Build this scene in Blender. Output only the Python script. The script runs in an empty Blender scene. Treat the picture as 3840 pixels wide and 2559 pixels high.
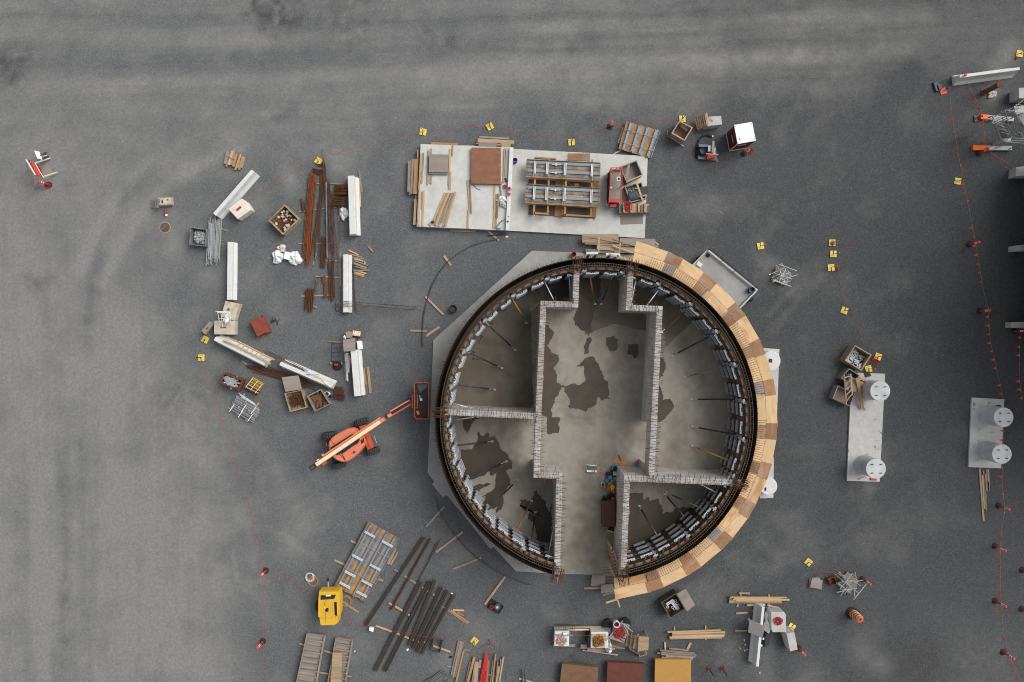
import bpy, math, random
import numpy as np
from mathutils import Vector, Matrix
R = random.Random(7)
PI = math.pi
SC = bpy.context.scene
# ---------------------------------------------------------------- camera, sky, sun, exposure
H = 46.0           # camera height in metres
FP = 2668.0        # focal length in pixels of the full-size photograph
cd = bpy.data.cameras.new('drone_camera'); cam = bpy.data.objects.new('drone_camera', cd)
SC.collection.objects.link(cam); SC.camera = cam
cam.location = (0, 0, H); cd.sensor_width = 36; cd.lens = FP / 3840 * 36; cd.clip_end = 6000
SUN_EL, SUN_AZ = math.radians(47), math.radians(61)      # azimuth: clockwise from +Y
wd = bpy.data.worlds.new('World'); SC.world = wd; wd.use_nodes = True
nt = wd.node_tree; nt.nodes.clear()
sky = nt.nodes.new('ShaderNodeTexSky'); sky.sky_type = 'NISHITA'; sky.sun_disc = False
sky.sun_elevation = SUN_EL; sky.sun_rotation = SUN_AZ; sky.dust_density = 4; sky.air_density = 1
hs = nt.nodes.new('ShaderNodeHueSaturation'); hs.inputs['Saturation'].default_value = 0.22
bg = nt.nodes.new('ShaderNodeBackground'); bg.inputs['Strength'].default_value = 0.10
wo = nt.nodes.new('ShaderNodeOutputWorld')
nt.links.new(sky.outputs[0], hs.inputs['Color']); nt.links.new(hs.outputs[0], bg.inputs[0]); nt.links.new(bg.outputs[0], wo.inputs[0])
sd = bpy.data.lights.new('sun', 'SUN'); sd.energy = 1.25; sd.angle = math.radians(42); sd.color = (1, .965, .92)
sun = bpy.data.objects.new('sun', sd); SC.collection.objects.link(sun)
dv = Vector((math.sin(SUN_AZ) * math.cos(SUN_EL), math.cos(SUN_AZ) * math.cos(SUN_EL), math.sin(SUN_EL)))
sun.rotation_euler = dv.to_track_quat('Z', 'Y').to_euler()
SC.view_settings.view_transform = 'Standard'; SC.view_settings.look = 'None'
SC.view_settings.exposure = 0.60; SC.view_settings.gamma = 1.0
SC.cycles.pixel_filter_type = 'BLACKMAN_HARRIS'; SC.cycles.filter_width = 1.05

# ---------------------------------------------------------------- where things stand: survey squares of the site
FR = dict(A=(0, 400, 2.936), B=(700, 500, 3.3614), C=(1000, 500, 4.694), D=(700, 800, 3.3614), E=(700, 1150, 3.3614),
          F=(1100, 1350, 3.485), G=(1500, 500, 3.92), H=(1900, 500, 3.485), I=(2250, 400, 3.62), J=(2500, 700, 3.3614),
          K=(3400, 150, 5.348), L=(3400, 350, 5.348), M=(3400, 600, 2.2409), N=(3050, 1250, 2.6125), O=(3450, 1450, 2.851),
          P=(3000, 2000, 2.8012), Q=(1050, 1900, 3.92), R=(1050, 2250, 4.706), S=(1350, 1900, 3.92), T=(1400, 2200, 3.9217),
          U=(2000, 2200, 4.368), V=(2350, 2150, 3.8333), W=(2650, 2150, 3.8333), X=(2950, 2000, 3.92), a=(1600, 900, 3.1357),
          b=(2100, 900, 5.2275), c=(2300, 900, 3.1364), d=(1600, 1350, 2.24), e=(1600, 1700, 1.792), f=(2150, 1650, 2.987),
          g=(2200, 1850, 1.921), h=(2500, 1300, 1.792), i=(1920, 1050, 1.0547), j=(80, 540, 4.975), k=(560, 720, 4.979),
          l=(2200, 1700, 4.481), m=(3640, 340, 3.2), n=(1960, 1450, 2.24), o=(2600, 1500, 2.56), q=(1950, 560, 3.447),
          r=(2060, 2310, 3.3625), s=(1150, 1580, 4.48), t=(1230, 1230, 3.321), u=(2270, 600, 3.444), w=(0, 1300, .7117),
          Z=(0, 0, .6128), z=(0, 0, 1.0))
cur = FR['z']
def fr(n):
    global cur
    cur = FR[n]
def Wp(px, py, z=0.0):
    s = (H - z) / FP
    return Vector(((px - 1920) * s, -(py - 1279.5) * s, z))
def p(x, y, z=0.0):
    return Wp(cur[0] + x / cur[2], cur[1] + y / cur[2], z)
def px2m(n, z=0.0):            # length in survey-square units to metres
    return n / cur[2] * (H - z) / FP

# ---------------------------------------------------------------- materials
MATS = {}
def col(c, k=1.0): return (min(1, c[0] * k), min(1, c[1] * k), min(1, c[2] * k), 1)
def mat(name, c, rough=.75, metal=0.0, var=.18, scale=6.0, c2=None, amt=.5, scale2=2.5, grain=None, rnd=0.0, bump=0.0, spec=.35, obj=True, lo=.42, hi=.62):
    """noise-mottled base colour; c2 = second colour in irregular patches; grain = stretch of the mottling along local X"""
    m = bpy.data.materials.new(name); m.use_nodes = True; t = m.node_tree; N, L = t.nodes, t.links
    b = N['Principled BSDF']; b.inputs['Roughness'].default_value = rough; b.inputs['Metallic'].default_value = metal
    b.inputs['Specular IOR Level'].default_value = spec
    tc = N.new('ShaderNodeTexCoord'); mp = N.new('ShaderNodeMapping'); L.new(tc.outputs['Object'], mp.inputs['Vector'])
    if grain: mp.inputs['Scale'].default_value = (1.0 / grain, 1, 1)
    oi = N.new('ShaderNodeObjectInfo')
    ad = N.new('ShaderNodeVectorMath'); ad.operation = 'MULTIPLY_ADD'
    L.new(oi.outputs['Random'], ad.inputs[0]); ad.inputs[1].default_value = (37, 51, 23); L.new(mp.outputs[0], ad.inputs[2])
    n1 = N.new('ShaderNodeTexNoise'); n1.inputs['Scale'].default_value = scale; n1.inputs['Detail'].default_value = 5; n1.inputs['Roughness'].default_value = .65
    L.new(ad.outputs[0], n1.inputs['Vector'])
    r1 = N.new('ShaderNodeValToRGB'); r1.color_ramp.elements[0].position = .3; r1.color_ramp.elements[1].position = .7
    r1.color_ramp.elements[0].color = col(c, 1 - var); r1.color_ramp.elements[1].color = col(c, 1 + var)
    L.new(n1.outputs['Fac'], r1.inputs['Fac']); out = r1.outputs['Color']
    if c2:
        n2 = N.new('ShaderNodeTexNoise'); n2.inputs['Scale'].default_value = scale2; n2.inputs['Detail'].default_value = 6; n2.inputs['Roughness'].default_value = .6
        L.new(ad.outputs[0], n2.inputs['Vector'])
        r2 = N.new('ShaderNodeValToRGB'); r2.color_ramp.elements[0].position = lo; r2.color_ramp.elements[1].position = hi
        r2.color_ramp.elements[0].color = (0, 0, 0, 1); r2.color_ramp.elements[1].color = (amt, amt, amt, 1)
        L.new(n2.outputs['Fac'], r2.inputs['Fac'])
        mx = N.new('ShaderNodeMix'); mx.data_type = 'RGBA'; L.new(r2.outputs['Color'], mx.inputs['Factor'])
        L.new(out, mx.inputs['A']); mx.inputs['B'].default_value = col(c2); out = mx.outputs['Result']
    if rnd:
        hv = N.new('ShaderNodeHueSaturation'); ma = N.new('ShaderNodeMath'); ma.operation = 'MULTIPLY_ADD'
        L.new(oi.outputs['Random'], ma.inputs[0]); ma.inputs[1].default_value = 2 * rnd; ma.inputs[2].default_value = 1 - rnd
        L.new(ma.outputs[0], hv.inputs['Value']); L.new(out, hv.inputs['Color']); out = hv.outputs['Color']
    L.new(out, b.inputs['Base Color'])
    if bump:
        bp = N.new('ShaderNodeBump'); bp.inputs['Strength'].default_value = bump; bp.inputs['Distance'].default_value = .03
        L.new(n1.outputs['Fac'], bp.inputs['Height']); L.new(bp.outputs[0], b.inputs['Normal'])
    MATS[name] = m
    return m
mat('bed_concrete', (.50, .50, .475), var=.10, scale=3, c2=(.36, .34, .30), amt=.55, scale2=.9, lo=.48, hi=.75)
mat('pad_concrete', (.46, .46, .445), var=.12, scale=3, c2=(.12, .12, .12), amt=.8, scale2=2.2, lo=.62, hi=.66)
mat('base_concrete', (.31, .31, .30), var=.10, scale=2, c2=(.23, .22, .20), amt=.5, scale2=.7)
mat('floor_concrete', (.265, .245, .21), var=.13, scale=2.2, c2=(.125, .10, .072), amt=.75, scale2=.5, lo=.47, hi=.72)
mat('wall_concrete', (.46, .45, .43), var=.16, scale=2.5, c2=(.25, .235, .21), amt=.55, scale2=.8)
mat('white_concrete', (.60, .605, .595), var=.07, scale=3, c2=(.45, .45, .44), amt=.5, scale2=1.6, lo=.52, hi=.8)
mat('grey_concrete', (.46, .455, .44), var=.14, scale=4, c2=(.28, .27, .25), amt=.5, scale2=2)
mat('beige_concrete', (.50, .46, .385), var=.13, scale=4, c2=(.36, .28, .18), amt=.6, scale2=2.2)
mat('cream_concrete', (.66, .62, .53), var=.08, scale=4, c2=(.50, .34, .20), amt=.7, scale2=2.6, lo=.6, hi=.75)
mat('pillar_concrete', (.52, .53, .53), var=.09, scale=3, c2=(.36, .36, .37), amt=.5, scale2=1.4)
mat('wet_concrete', (.064, .053, .041), rough=.55, var=.16, scale=1.6, spec=.25)
mat('dark_concrete', (.150, .133, .108), rough=.7, var=.14, scale=1.4, spec=.25, c2=(.085, .068, .048), amt=.6, scale2=.6)
mat('flange_brown', (.17, .105, .06), var=.3, scale=4, rnd=.2)
mat('wood_new', (.47, .325, .175), var=.16, scale=14, grain=9, rnd=.13, c2=(.30, .17, .08), amt=.5, scale2=5, lo=.55, hi=.75)
mat('wood_tan', (.385, .285, .19), var=.2, scale=14, grain=9, rnd=.15, c2=(.17, .11, .065), amt=.5, scale2=4)
mat('wood_grey', (.255, .215, .18), var=.22, scale=14, grain=8, rnd=.16, c2=(.15, .12, .095), amt=.5, scale2=4)
mat('wood_orange', (.38, .215, .105), var=.16, scale=12, grain=8, rnd=.1, c2=(.26, .11, .04), amt=.5, scale2=4)
mat('wood_dark', (.10, .075, .052), var=.25, scale=10, grain=5, rnd=.15)
mat('ply_fresh', (.585, .40, .22), var=.14, scale=5, grain=3.5, rnd=.12, c2=(.42, .21, .085), amt=.85, scale2=1.5, lo=.53, hi=.66)
mat('ply_old', (.285, .15, .075), var=.22, scale=5, grain=3, rnd=.2, c2=(.30, .235, .18), amt=.7, scale2=1.2, lo=.5, hi=.6)
mat('ply_grey', (.27, .235, .21), var=.16, scale=6, grain=5, rnd=.12, c2=(.185, .15, .125), amt=.55, scale2=3)
mat('ply_brown', (.215, .095, .055), var=.15, scale=4, grain=2, rnd=.06, c2=(.30, .20, .16), amt=.45, scale2=2.2, lo=.55, hi=.75)
mat('panel_brown', (.15, .078, .045), var=.2, scale=3, c2=(.20, .13, .085), amt=.4, scale2=1.2)
mat('panel_red', (.115, .036, .023), var=.15, scale=3, c2=(.09, .035, .025), amt=.4)
mat('ply_ochre', (.40, .22, .055), var=.07, scale=4, rnd=.04, c2=(.38, .19, .04), amt=.5, scale2=1.5)
mat('ply_amber', (.41, .195, .05), var=.14, scale=4, grain=2, rnd=.1, c2=(.28, .11, .03), amt=.55, scale2=2.5)
mat('shutter_dark', (.028, .018, .013), var=.3, scale=3)
mat('ply_form', (.10, .06, .038), var=.25, scale=4, c2=(.20, .125, .075), amt=.55, scale2=1.5, rnd=.2)
mat('galvanised', (.40, .425, .445), rough=.5, metal=.35, var=.16, scale=7, c2=(.28, .29, .30), amt=.5, scale2=3, rnd=.08)
mat('grey_beam', (.125, .135, .145), rough=.55, metal=.25, var=.2, scale=6, c2=(.33, .33, .31), amt=.5, scale2=2)
mat('steel_top', (.225, .25, .27), rough=.5, metal=.25, var=.18, scale=7, c2=(.24, .235, .22), amt=.5, scale2=2.5, rnd=.08)
mat('bright_steel', (.58, .605, .63), rough=.4, metal=.15, var=.1, scale=8, rnd=.05)
mat('scaffold_steel', (.34, .35, .35), rough=.5, metal=.3, var=.2, scale=8, rnd=.2)
mat('black_steel', (.022, .022, .025), rough=.55, var=.3)
mat('rusty_bar', (.085, .034, .016), rough=.85, var=.4, scale=5, rnd=.2)
mat('rusty_bar_red', (.165, .052, .017), rough=.85, var=.35, scale=5, rnd=.15)
mat('dark_bar', (.066, .055, .047), rough=.75, var=.3, scale=5, rnd=.25)
mat('ladder_bar', (.105, .075, .055), rough=.85, var=.4, scale=3)
mat('cage_bar', (.017, .010, .007), rough=.85, var=.4, scale=3)
mat('rusty_plate', (.135, .048, .022), rough=.85, var=.4, scale=8)
mat('lift_orange', (.68, .205, .115), rough=.5, var=.07, scale=3, spec=.3)
mat('lift_deep', (.50, .09, .035), rough=.5, var=.12, scale=4)
mat('lift_rail', (.40, .085, .035), rough=.55, var=.15)
mat('lift_cream', (.72, .62, .41), rough=.5, var=.05, scale=4)
mat('rubber', (.020, .020, .021), rough=.85, var=.3)
mat('tyre_rubber', (.060, .061, .063), rough=.9, var=.25)
mat('brown_deck', (.052, .036, .030), rough=.8, var=.2)
mat('grey_cloth', (.13, .125, .135), rough=.9, var=.2)
mat('sign_yellow', (.66, .52, .12), rough=.6, var=.08, rnd=.1)
mat('post_yellow', (.42, .28, .035), rough=.6, var=.15)
mat('plant_yellow', (.66, .385, .03), rough=.45, var=.05)
mat('prop_yellow', (.40, .24, .04), rough=.6, var=.2)
mat('prop_orange', (.24, .11, .035), rough=.7, var=.3)
mat('prop_black', (.030, .029, .033), rough=.6, var=.3)
mat('prop_blue', (.035, .037, .065), rough=.6, var=.3)
mat('red_plastic', (.56, .035, .025), rough=.5, var=.12)
mat('flag_red', (.75, .055, .035), rough=.6, var=.1)
mat('rope_red', (.36, .03, .035), rough=.8, var=.2)
mat('rope_line', (.20, .16, .12), rough=.8)
mat('sign_red', (.60, .075, .045), rough=.6, var=.08)
mat('beam_orange', (.85, .14, .012), rough=.6, var=.08)
mat('container_red', (.235, .055, .033), rough=.7, var=.15, c2=(.13, .04, .022), amt=.5)
mat('scissor_red', (.50, .06, .045), rough=.5, var=.12)
mat('maroon', (.085, .010, .012), rough=.45, var=.2)
mat('brown_paint', (.085, .032, .024), rough=.6, var=.15)
mat('white_plastic', (.80, .80, .79), rough=.45, var=.04)
mat('white_sheet', (.74, .74, .74), rough=.7, var=.08, scale=8, bump=.4)
mat('cream_plastic', (.70, .62, .48), rough=.5, var=.05)
mat('blue_plastic', (.035, .04, .22), rough=.5, var=.1)
mat('sky_plastic', (.06, .22, .46), rough=.5, var=.08)
mat('green_board', (.045, .17, .095), rough=.6, var=.1)
mat('lime_cloth', (.50, .60, .08), rough=.8, var=.15)
mat('dark_plastic', (.028, .030, .036), rough=.5, var=.2)
mat('navy_steel', (.028, .034, .062), rough=.5, var=.2)
mat('grey_plastic', (.07, .085, .105), rough=.45, var=.12)
mat('grey_board', (.17, .16, .155), rough=.85, var=.1)
mat('tan_hose', (.30, .185, .09), rough=.7, var=.12)
mat('white_hose', (.55, .52, .46), rough=.6, var=.08)
mat('wire_black', (.018, .018, .018), rough=.7)
mat('bucket_black', (.016, .016, .018), rough=.4)
mat('skid_blue', (.13, .17, .22), rough=.6, var=.3, c2=(.18, .12, .07), amt=.5, scale2=3)
mat('paper_white', (.82, .82, .82), rough=.7)
mat('ink_black', (.012, .012, .012), rough=.6)
mat('paint_orange', (.72, .25, .075), rough=.8, var=.15)
mat('cast_iron', (.16, .15, .145), rough=.7, var=.2)
mat('pit_dark', (.02, .02, .02), rough=.9)
mat('stair_alu', (.26, .26, .255), rough=.55, metal=.2, var=.2, scale=9)
mat('shelf_rust', (.15, .075, .045), rough=.85, var=.3)
mat('stone_pale', (.50, .48, .44), rough=.9, var=.15)
mat('orange_dust', (.42, .19, .085), rough=.95, var=.2)
MW = dict(wood_new='yellow', wood_tan='tan', wood_grey='grey weathered', wood_orange='orange brown', wood_dark='dark', ply_grey='grey', ply_brown='red brown')

# ---------------------------------------------------------------- mesh building
class MB:
    def __init__(s): s.v = []; s.f = []
    def add(s, vs, fs):
        n = len(s.v); s.v += [Vector(v) for v in vs]; s.f += [tuple(i + n for i in f) for f in fs]; return s
    def prism(s, poly, z0, z1, top=None):
        n = len(poly); top = top or poly
        vs = [(q[0], q[1], z0) for q in poly] + [(q[0], q[1], z1) for q in top]
        a = sum(poly[i][0] * poly[(i + 1) % n][1] - poly[(i + 1) % n][0] * poly[i][1] for i in range(n))
        fs = [tuple(range(n - 1, -1, -1)), tuple(range(n, 2 * n))] + [(i, (i + 1) % n, n + (i + 1) % n, n + i) for i in range(n)]
        if a < 0: fs = [tuple(reversed(f)) for f in fs]
        return s.add(vs, fs)
    def box(s, c, d, rz=0.0):
        ca, sa = math.cos(rz), math.sin(rz); x, y = d[0] / 2, d[1] / 2
        return s.prism([(c[0] + ca * u - sa * v, c[1] + sa * u + ca * v) for u, v in ((-x, -y), (x, -y), (x, y), (-x, y))], c[2] - d[2] / 2, c[2] + d[2] / 2)
    def bar(s, a, b, w, h, up=(0, 0, 1)):
        a, b = Vector(a), Vector(b); d = b - a
        if d.length < 1e-6: return s
        d.normalize(); u = Vector(up)
        if abs(d.dot(u)) > .95: u = Vector((0, 1, 0))
        sd_ = d.cross(u).normalized() * (w / 2); uu = sd_.cross(d).normalized() * (h / 2)
        vs = [q + i * sd_ + j * uu for q in (a, b) for i, j in ((-1, -1), (1, -1), (1, 1), (-1, 1))]
        return s.add(vs, [(3, 2, 1, 0), (4, 5, 6, 7), (0, 1, 5, 4), (1, 2, 6, 5), (2, 3, 7, 6), (3, 0, 4, 7)])
    def tube(s, pts, r, n=6, closed=False):
        pts = [Vector(q) for q in pts]; m = len(pts); rings = []
        for i, q in enumerate(pts):
            a = pts[i - 1] if (i or closed) else q; b = pts[(i + 1) % m] if (i < m - 1 or closed) else q
            d = (b - a).normalized(); u = Vector((0, 0, 1)) if abs(d.z) < .9 else Vector((1, 0, 0))
            x = d.cross(u).normalized(); y = x.cross(d).normalized()
            rings.append([q + r * (math.cos(2 * PI * k / n) * x + math.sin(2 * PI * k / n) * y) for k in range(n)])
        vs = [v for rg in rings for v in rg]; fs = []
        for i in range(m if closed else m - 1):
            o, e = i * n, ((i + 1) % m) * n
            fs += [(o + (k + 1) % n, o + k, e + k, e + (k + 1) % n) for k in range(n)]
        if not closed: fs += [tuple(range(n)), tuple(range((m - 1) * n + n - 1, (m - 1) * n - 1, -1))]
        return s.add(vs, fs)
    def cyl(s, c, r, z0, z1, n=20, r2=None, axis=None):
        r2 = r if r2 is None else r2
        if axis is None:
            a = [(c[0] + r * math.cos(2 * PI * k / n), c[1] + r * math.sin(2 * PI * k / n)) for k in range(n)]
            b = [(c[0] + r2 * math.cos(2 * PI * k / n), c[1] + r2 * math.sin(2 * PI * k / n)) for k in range(n)]
            return s.prism(a, z0, z1, b)
        a, b = Vector(c), Vector(c) + Vector(axis); d = (b - a).normalized()
        u = Vector((0, 0, 1)) if abs(d.z) < .9 else Vector((1, 0, 0)); x = d.cross(u).normalized(); y = x.cross(d)
        vs = [q + rr * (math.cos(2 * PI * k / n) * x + math.sin(2 * PI * k / n) * y) for q, rr in ((a, r), (b, r2)) for k in range(n)]
        return s.add(vs, [tuple(range(n)), tuple(range(2 * n - 1, n - 1, -1))] + [((k + 1) % n, k, n + k, n + (k + 1) % n) for k in range(n)])
    def ring(s, c, ro, ri, z0, z1, n=24, a0=0.0, a1=2 * PI):
        full = abs(a1 - a0 - 2 * PI) < 1e-6; m = n if full else n + 1
        for k in range(m):
            t = a0 + (a1 - a0) * k / n; x, y = math.cos(t), math.sin(t)
            s.v += [Vector((c[0] + r * x, c[1] + r * y, z)) for r, z in ((ri, z0), (ro, z0), (ro, z1), (ri, z1))]
        b0 = len(s.v) - 4 * m
        for k in range(n):
            o, e = b0 + 4 * k, b0 + 4 * ((k + 1) % m)
            s.f += [(o + i, o + (i + 1) % 4, e + (i + 1) % 4, e + i) for i in range(4)]
        if not full: s.f += [tuple(b0 + i for i in (3, 2, 1, 0)), tuple(b0 + 4 * n + i for i in range(4))]
        return s
    def rev(s, c, prof, n=20):
        b0 = len(s.v)
        for r, z in prof: s.v += [Vector((c[0] + r * math.cos(2 * PI * k / n), c[1] + r * math.sin(2 * PI * k / n), c[2] + z)) for k in range(n)]
        for i in range(len(prof) - 1):
            o, e = b0 + i * n, b0 + (i + 1) * n
            s.f += [(o + k, o + (k + 1) % n, e + (k + 1) % n, e + k) for k in range(n)]
        s.f += [tuple(range(b0 + n - 1, b0 - 1, -1)), tuple(range(b0 + (len(prof) - 1) * n, b0 + len(prof) * n))]
        return s
    def build(s, name, m, parent=None, kind=None, smooth=False, bevel=0.0, rz=0.0):
        me = bpy.data.meshes.new(name)
        if parent is not None:
            o0 = ORG[parent.name]; inv = None
        else:
            xs = [v.x for v in s.v]; ys = [v.y for v in s.v]
            o0 = Vector(((min(xs) + max(xs)) / 2, (min(ys) + max(ys)) / 2, min(v.z for v in s.v)))
        vs = [v - o0 for v in s.v]
        if rz and parent is None:
            mt = Matrix.Rotation(-rz, 3, 'Z'); vs = [mt @ v for v in vs]
        me.from_pydata([tuple(v) for v in vs], [], s.f)
        me.materials.append(MATS[m] if isinstance(m, str) else m); me.validate(); me.update()
        if smooth:
            for q in me.polygons: q.use_smooth = True
        o = bpy.data.objects.new(name, me); SC.collection.objects.link(o)
        if parent is not None: o.parent = parent
        else: o.location = o0; o.rotation_euler = (0, 0, rz)
        ORG[o.name] = o0
        if bevel:
            bm_ = o.modifiers.new('bevel', 'BEVEL'); bm_.width = bevel; bm_.segments = 2; bm_.limit_method = 'ANGLE'
        if kind: o['kind'] = kind
        return o
ORG = {}
def tag(o, label, cat, group=None, kind=None):
    o['label'] = ' '.join(label.split()[:16])
    if cat: o['category'] = cat
    if group: o['group'] = group
    if kind: o['kind'] = kind
    return o
def thing(name, label, cat, loc, group=None):
    o = bpy.data.objects.new(name, None); SC.collection.objects.link(o); o.empty_display_size = .2
    o.location = loc; ORG[o.name] = Vector(loc)
    return tag(o, label, cat, group)
def dup(root, loc, rz=0.0, label=None):
    r = root.copy(); SC.collection.objects.link(r); r.location = loc; r.rotation_euler = (0, 0, rz); ORG[r.name] = Vector(loc)
    if label: r['label'] = label
    for ch in list(root.children):
        c = ch.copy(); SC.collection.objects.link(c); c.parent = r
        for g in list(ch.children):
            d = g.copy(); SC.collection.objects.link(d); d.parent = c
    return r
NUM = ['', 'one', 'two', 'three', 'four', 'five', 'six', 'seven', 'eight', 'nine', 'ten', 'eleven', 'twelve', 'thirteen', 'fourteen', 'fifteen', 'sixteen', 'seventeen', 'eighteen', 'nineteen', 'twenty']
ORD = ['', 'first', 'second', 'third', 'fourth', 'fifth', 'sixth', 'seventh', 'eighth', 'ninth', 'tenth', 'eleventh', 'twelfth', 'thirteenth', 'fourteenth', 'fifteenth', 'sixteenth', 'seventeenth', 'eighteenth', 'nineteenth', 'twentieth']
def ords(n, axis='x'):
    lo_, hi_ = ('leftmost', 'rightmost') if axis == 'x' else ('topmost', 'lowest')
    fr_ = 'from left' if axis == 'x' else 'from top'
    if n == 1: return ['lone']
    out = []
    for i in range(n):
        out.append(lo_ if i == 0 else hi_ if i == n - 1 else ORD[i + 1] + ' ' + fr_)
    return out
def plank(a, b, w, h, m, name='plank', bend=0):
    """a, b: middle of the top face at both ends (world points)"""
    a, b = Vector(a), Vector(b); d = b - a; l = d.length
    me = bpy.data.meshes.new(name); x, y = l / 2, w / 2
    k = [R.uniform(-.012, .012) for _ in range(4)]
    vs = [(-x + k[0], -y, -h), (x + k[1], -y, -h), (x + k[2], y, -h), (-x + k[3], y, -h), (-x + k[0], -y, 0), (x + k[1], -y, 0), (x + k[2], y, 0), (-x + k[3], y, 0)]
    me.from_pydata(vs, [], [(3, 2, 1, 0), (4, 5, 6, 7), (0, 1, 5, 4), (1, 2, 6, 5), (2, 3, 7, 6), (3, 0, 4, 7)])
    me.materials.append(MATS[m]); o = bpy.data.objects.new(name, me); SC.collection.objects.link(o)
    o.location = (a + b) / 2; o.rotation_euler = (0, -math.asin(max(-1, min(1, d.z / l))), math.atan2(d.y, d.x))
    ORG[o.name] = o.location.copy()
    return o
def planks(fmt, items, z=.06, h=.05, m='wood_new', axis='x', group=None, name='plank', cat='plank'):
    """items: (x0, y0, x1, y1, width[, material[, z]]) in the current survey square; {o} = place in the row, {m} = its colour"""
    items = sorted(items, key=lambda t: (t[0] + t[2]) if axis == 'x' else (t[1] + t[3]))
    od = ords(len(items), axis); outs = []
    for t, o_ in zip(items, od):
        mm = t[5] if len(t) > 5 and t[5] else m; zz = t[6] if len(t) > 6 else z
        o = plank(p(t[0], t[1], zz), p(t[2], t[3], zz), px2m(t[4], zz), h, mm, name)
        tag(o, fmt.format(o=o_, m=MW.get(mm, 'brown')), cat, group or (fmt.format(o='', m='wood').replace('  ', ' ').strip() if len(items) > 1 else None))
        outs.append(o)
    return outs
def quad_poly(pts, z): return [tuple(p(x, y, z)[:2]) for x, y in pts]
def slab_thing(name, pts, z0, z1, m, label, cat, group=None, bevel=0.0):
    q = quad_poly(pts, z1); e = (p(*pts[1]) - p(*pts[0])); rz = math.atan2(e.y, e.x)
    return tag(MB().prism(q, z0, z1).build(name, m, bevel=bevel, rz=rz), label, cat, group)
# ---------------------------------------------------------------- the ground
def vnoise(x, y, seed):
    xi, yi = np.floor(x).astype(np.int64), np.floor(y).astype(np.int64); fx, fy = x - xi, y - yi
    fx = fx * fx * (3 - 2 * fx); fy = fy * fy * (3 - 2 * fy)
    def hsh(a, b):
        n = (a * 374761393 + b * 668265263 + seed * 974711) & 0x7fffffff
        n = ((n ^ (n >> 13)) * 1274126177) & 0x7fffffff
        return ((n ^ (n >> 16)) & 0xffff) / 65535.0
    return (hsh(xi, yi) * (1 - fx) + hsh(xi + 1, yi) * fx) * (1 - fy) + (hsh(xi, yi + 1) * (1 - fx) + hsh(xi + 1, yi + 1) * fx) * fy
def fbm(x, y, seed, oct_=4):
    s, a, t = 0, 1.0, 0
    for k in range(oct_):
        s = s + a * vnoise(x * 2 ** k, y * 2 ** k, seed + k); t += a; a *= .55
    return s / t
def sstep(a, b, x):
    t = np.clip((x - a) / (b - a), 0, 1); return t * t * (3 - 2 * t)
def dist_poly(X, Y, pts):
    d = np.full(X.shape, 1e9)
    for (x0, y0), (x1, y1) in zip(pts, pts[1:]):
        dx, dy = x1 - x0, y1 - y0; t = np.clip(((X - x0) * dx + (Y - y0) * dy) / (dx * dx + dy * dy), 0, 1)
        d = np.minimum(d, np.hypot(X - x0 - t * dx, Y - y0 - t * dy))
    return d
gx = np.concatenate([[-120000, -30000, -8000, -2500, -700], np.arange(-200, 4041, 7.5), [4500, 6000, 12000, 34000, 124000]])
gy = np.concatenate([[-120000, -30000, -8000, -2500, -700], np.arange(-200, 2761, 7.5), [3200, 5000, 11000, 33000, 123000]])
GX, GY = np.meshgrid(gx, gy)
wob = (fbm(GX / 260, GY / 260, 3) - .5) * 2
yb = np.interp(GX, [-500, 500, 900, 1300, 1700, 2100, 2700, 3100, 3500, 3900], [900, 760, 590, 500, 445, 395, 370, 340, 270, 180])
xb = np.interp(GY, [0, 500, 700, 900, 1300, 1700, 2100, 2600], [1200, 900, 640, 560, 640, 790, 800, 860])
top = sstep(90, -70, GY - yb + wob * 110)
left = sstep(230, -190, GX - xb + wob * 170)
rho = ((np.abs(GX - 2200) / 1.15) ** 3.2 + np.abs(GY - 1750) ** 3.2) ** (1 / 3.2)
th = np.arctan2(GY - 1750, GX - 2200)
yy = GY + .035 * GX + wob * 14; wv = sstep(350, 1050, GY - .12 * GX + 120)
def tracks(sc, ln, seed, o_):
    hz = fbm(yy / sc, GX / ln, seed, o_); vt = fbm(GX / sc + wob * .7, GY / ln, seed + 40, o_); cv = fbm(rho / sc, th * 5, seed + 80, o_)
    mid = 4 * wv * (1 - wv); out_ = hz * (1 - wv) + vt * wv
    return out_ * (1 - .75 * mid) + cv * .75 * mid
streak = tracks(20, 420, 11, 4); streak2 = tracks(70, 700, 17, 3)
road = np.maximum(top, left)
gen = fbm(GX / 130, GY / 130, 29, 5); fine = fbm(GX / 28, GY / 28, 31, 3)
big = fbm(GX / 420, GY / 420, 61, 4); mott = fbm(GX / 55, GY / 55, 67, 4)
road = np.clip(road * (.72 + .9 * (gen - .45) + .5 * (big - .45)), 0, 1)
dust = road * (.62 + .55 * (streak - .5) + .45 * (streak2 - .5) + .5 * (mott - .5)) + (1 - road) * (np.clip((gen - .52) * 1.3, 0, .4) + .05 * sstep(2200, 900, GX) + .16 * (mott - .5))
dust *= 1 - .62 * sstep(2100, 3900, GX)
dust += .34 * left * sstep(350, 1100, GY) * (1 - sstep(2200, 2600, GY) * .35) * (.6 + .8 * (gen - .1))
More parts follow.
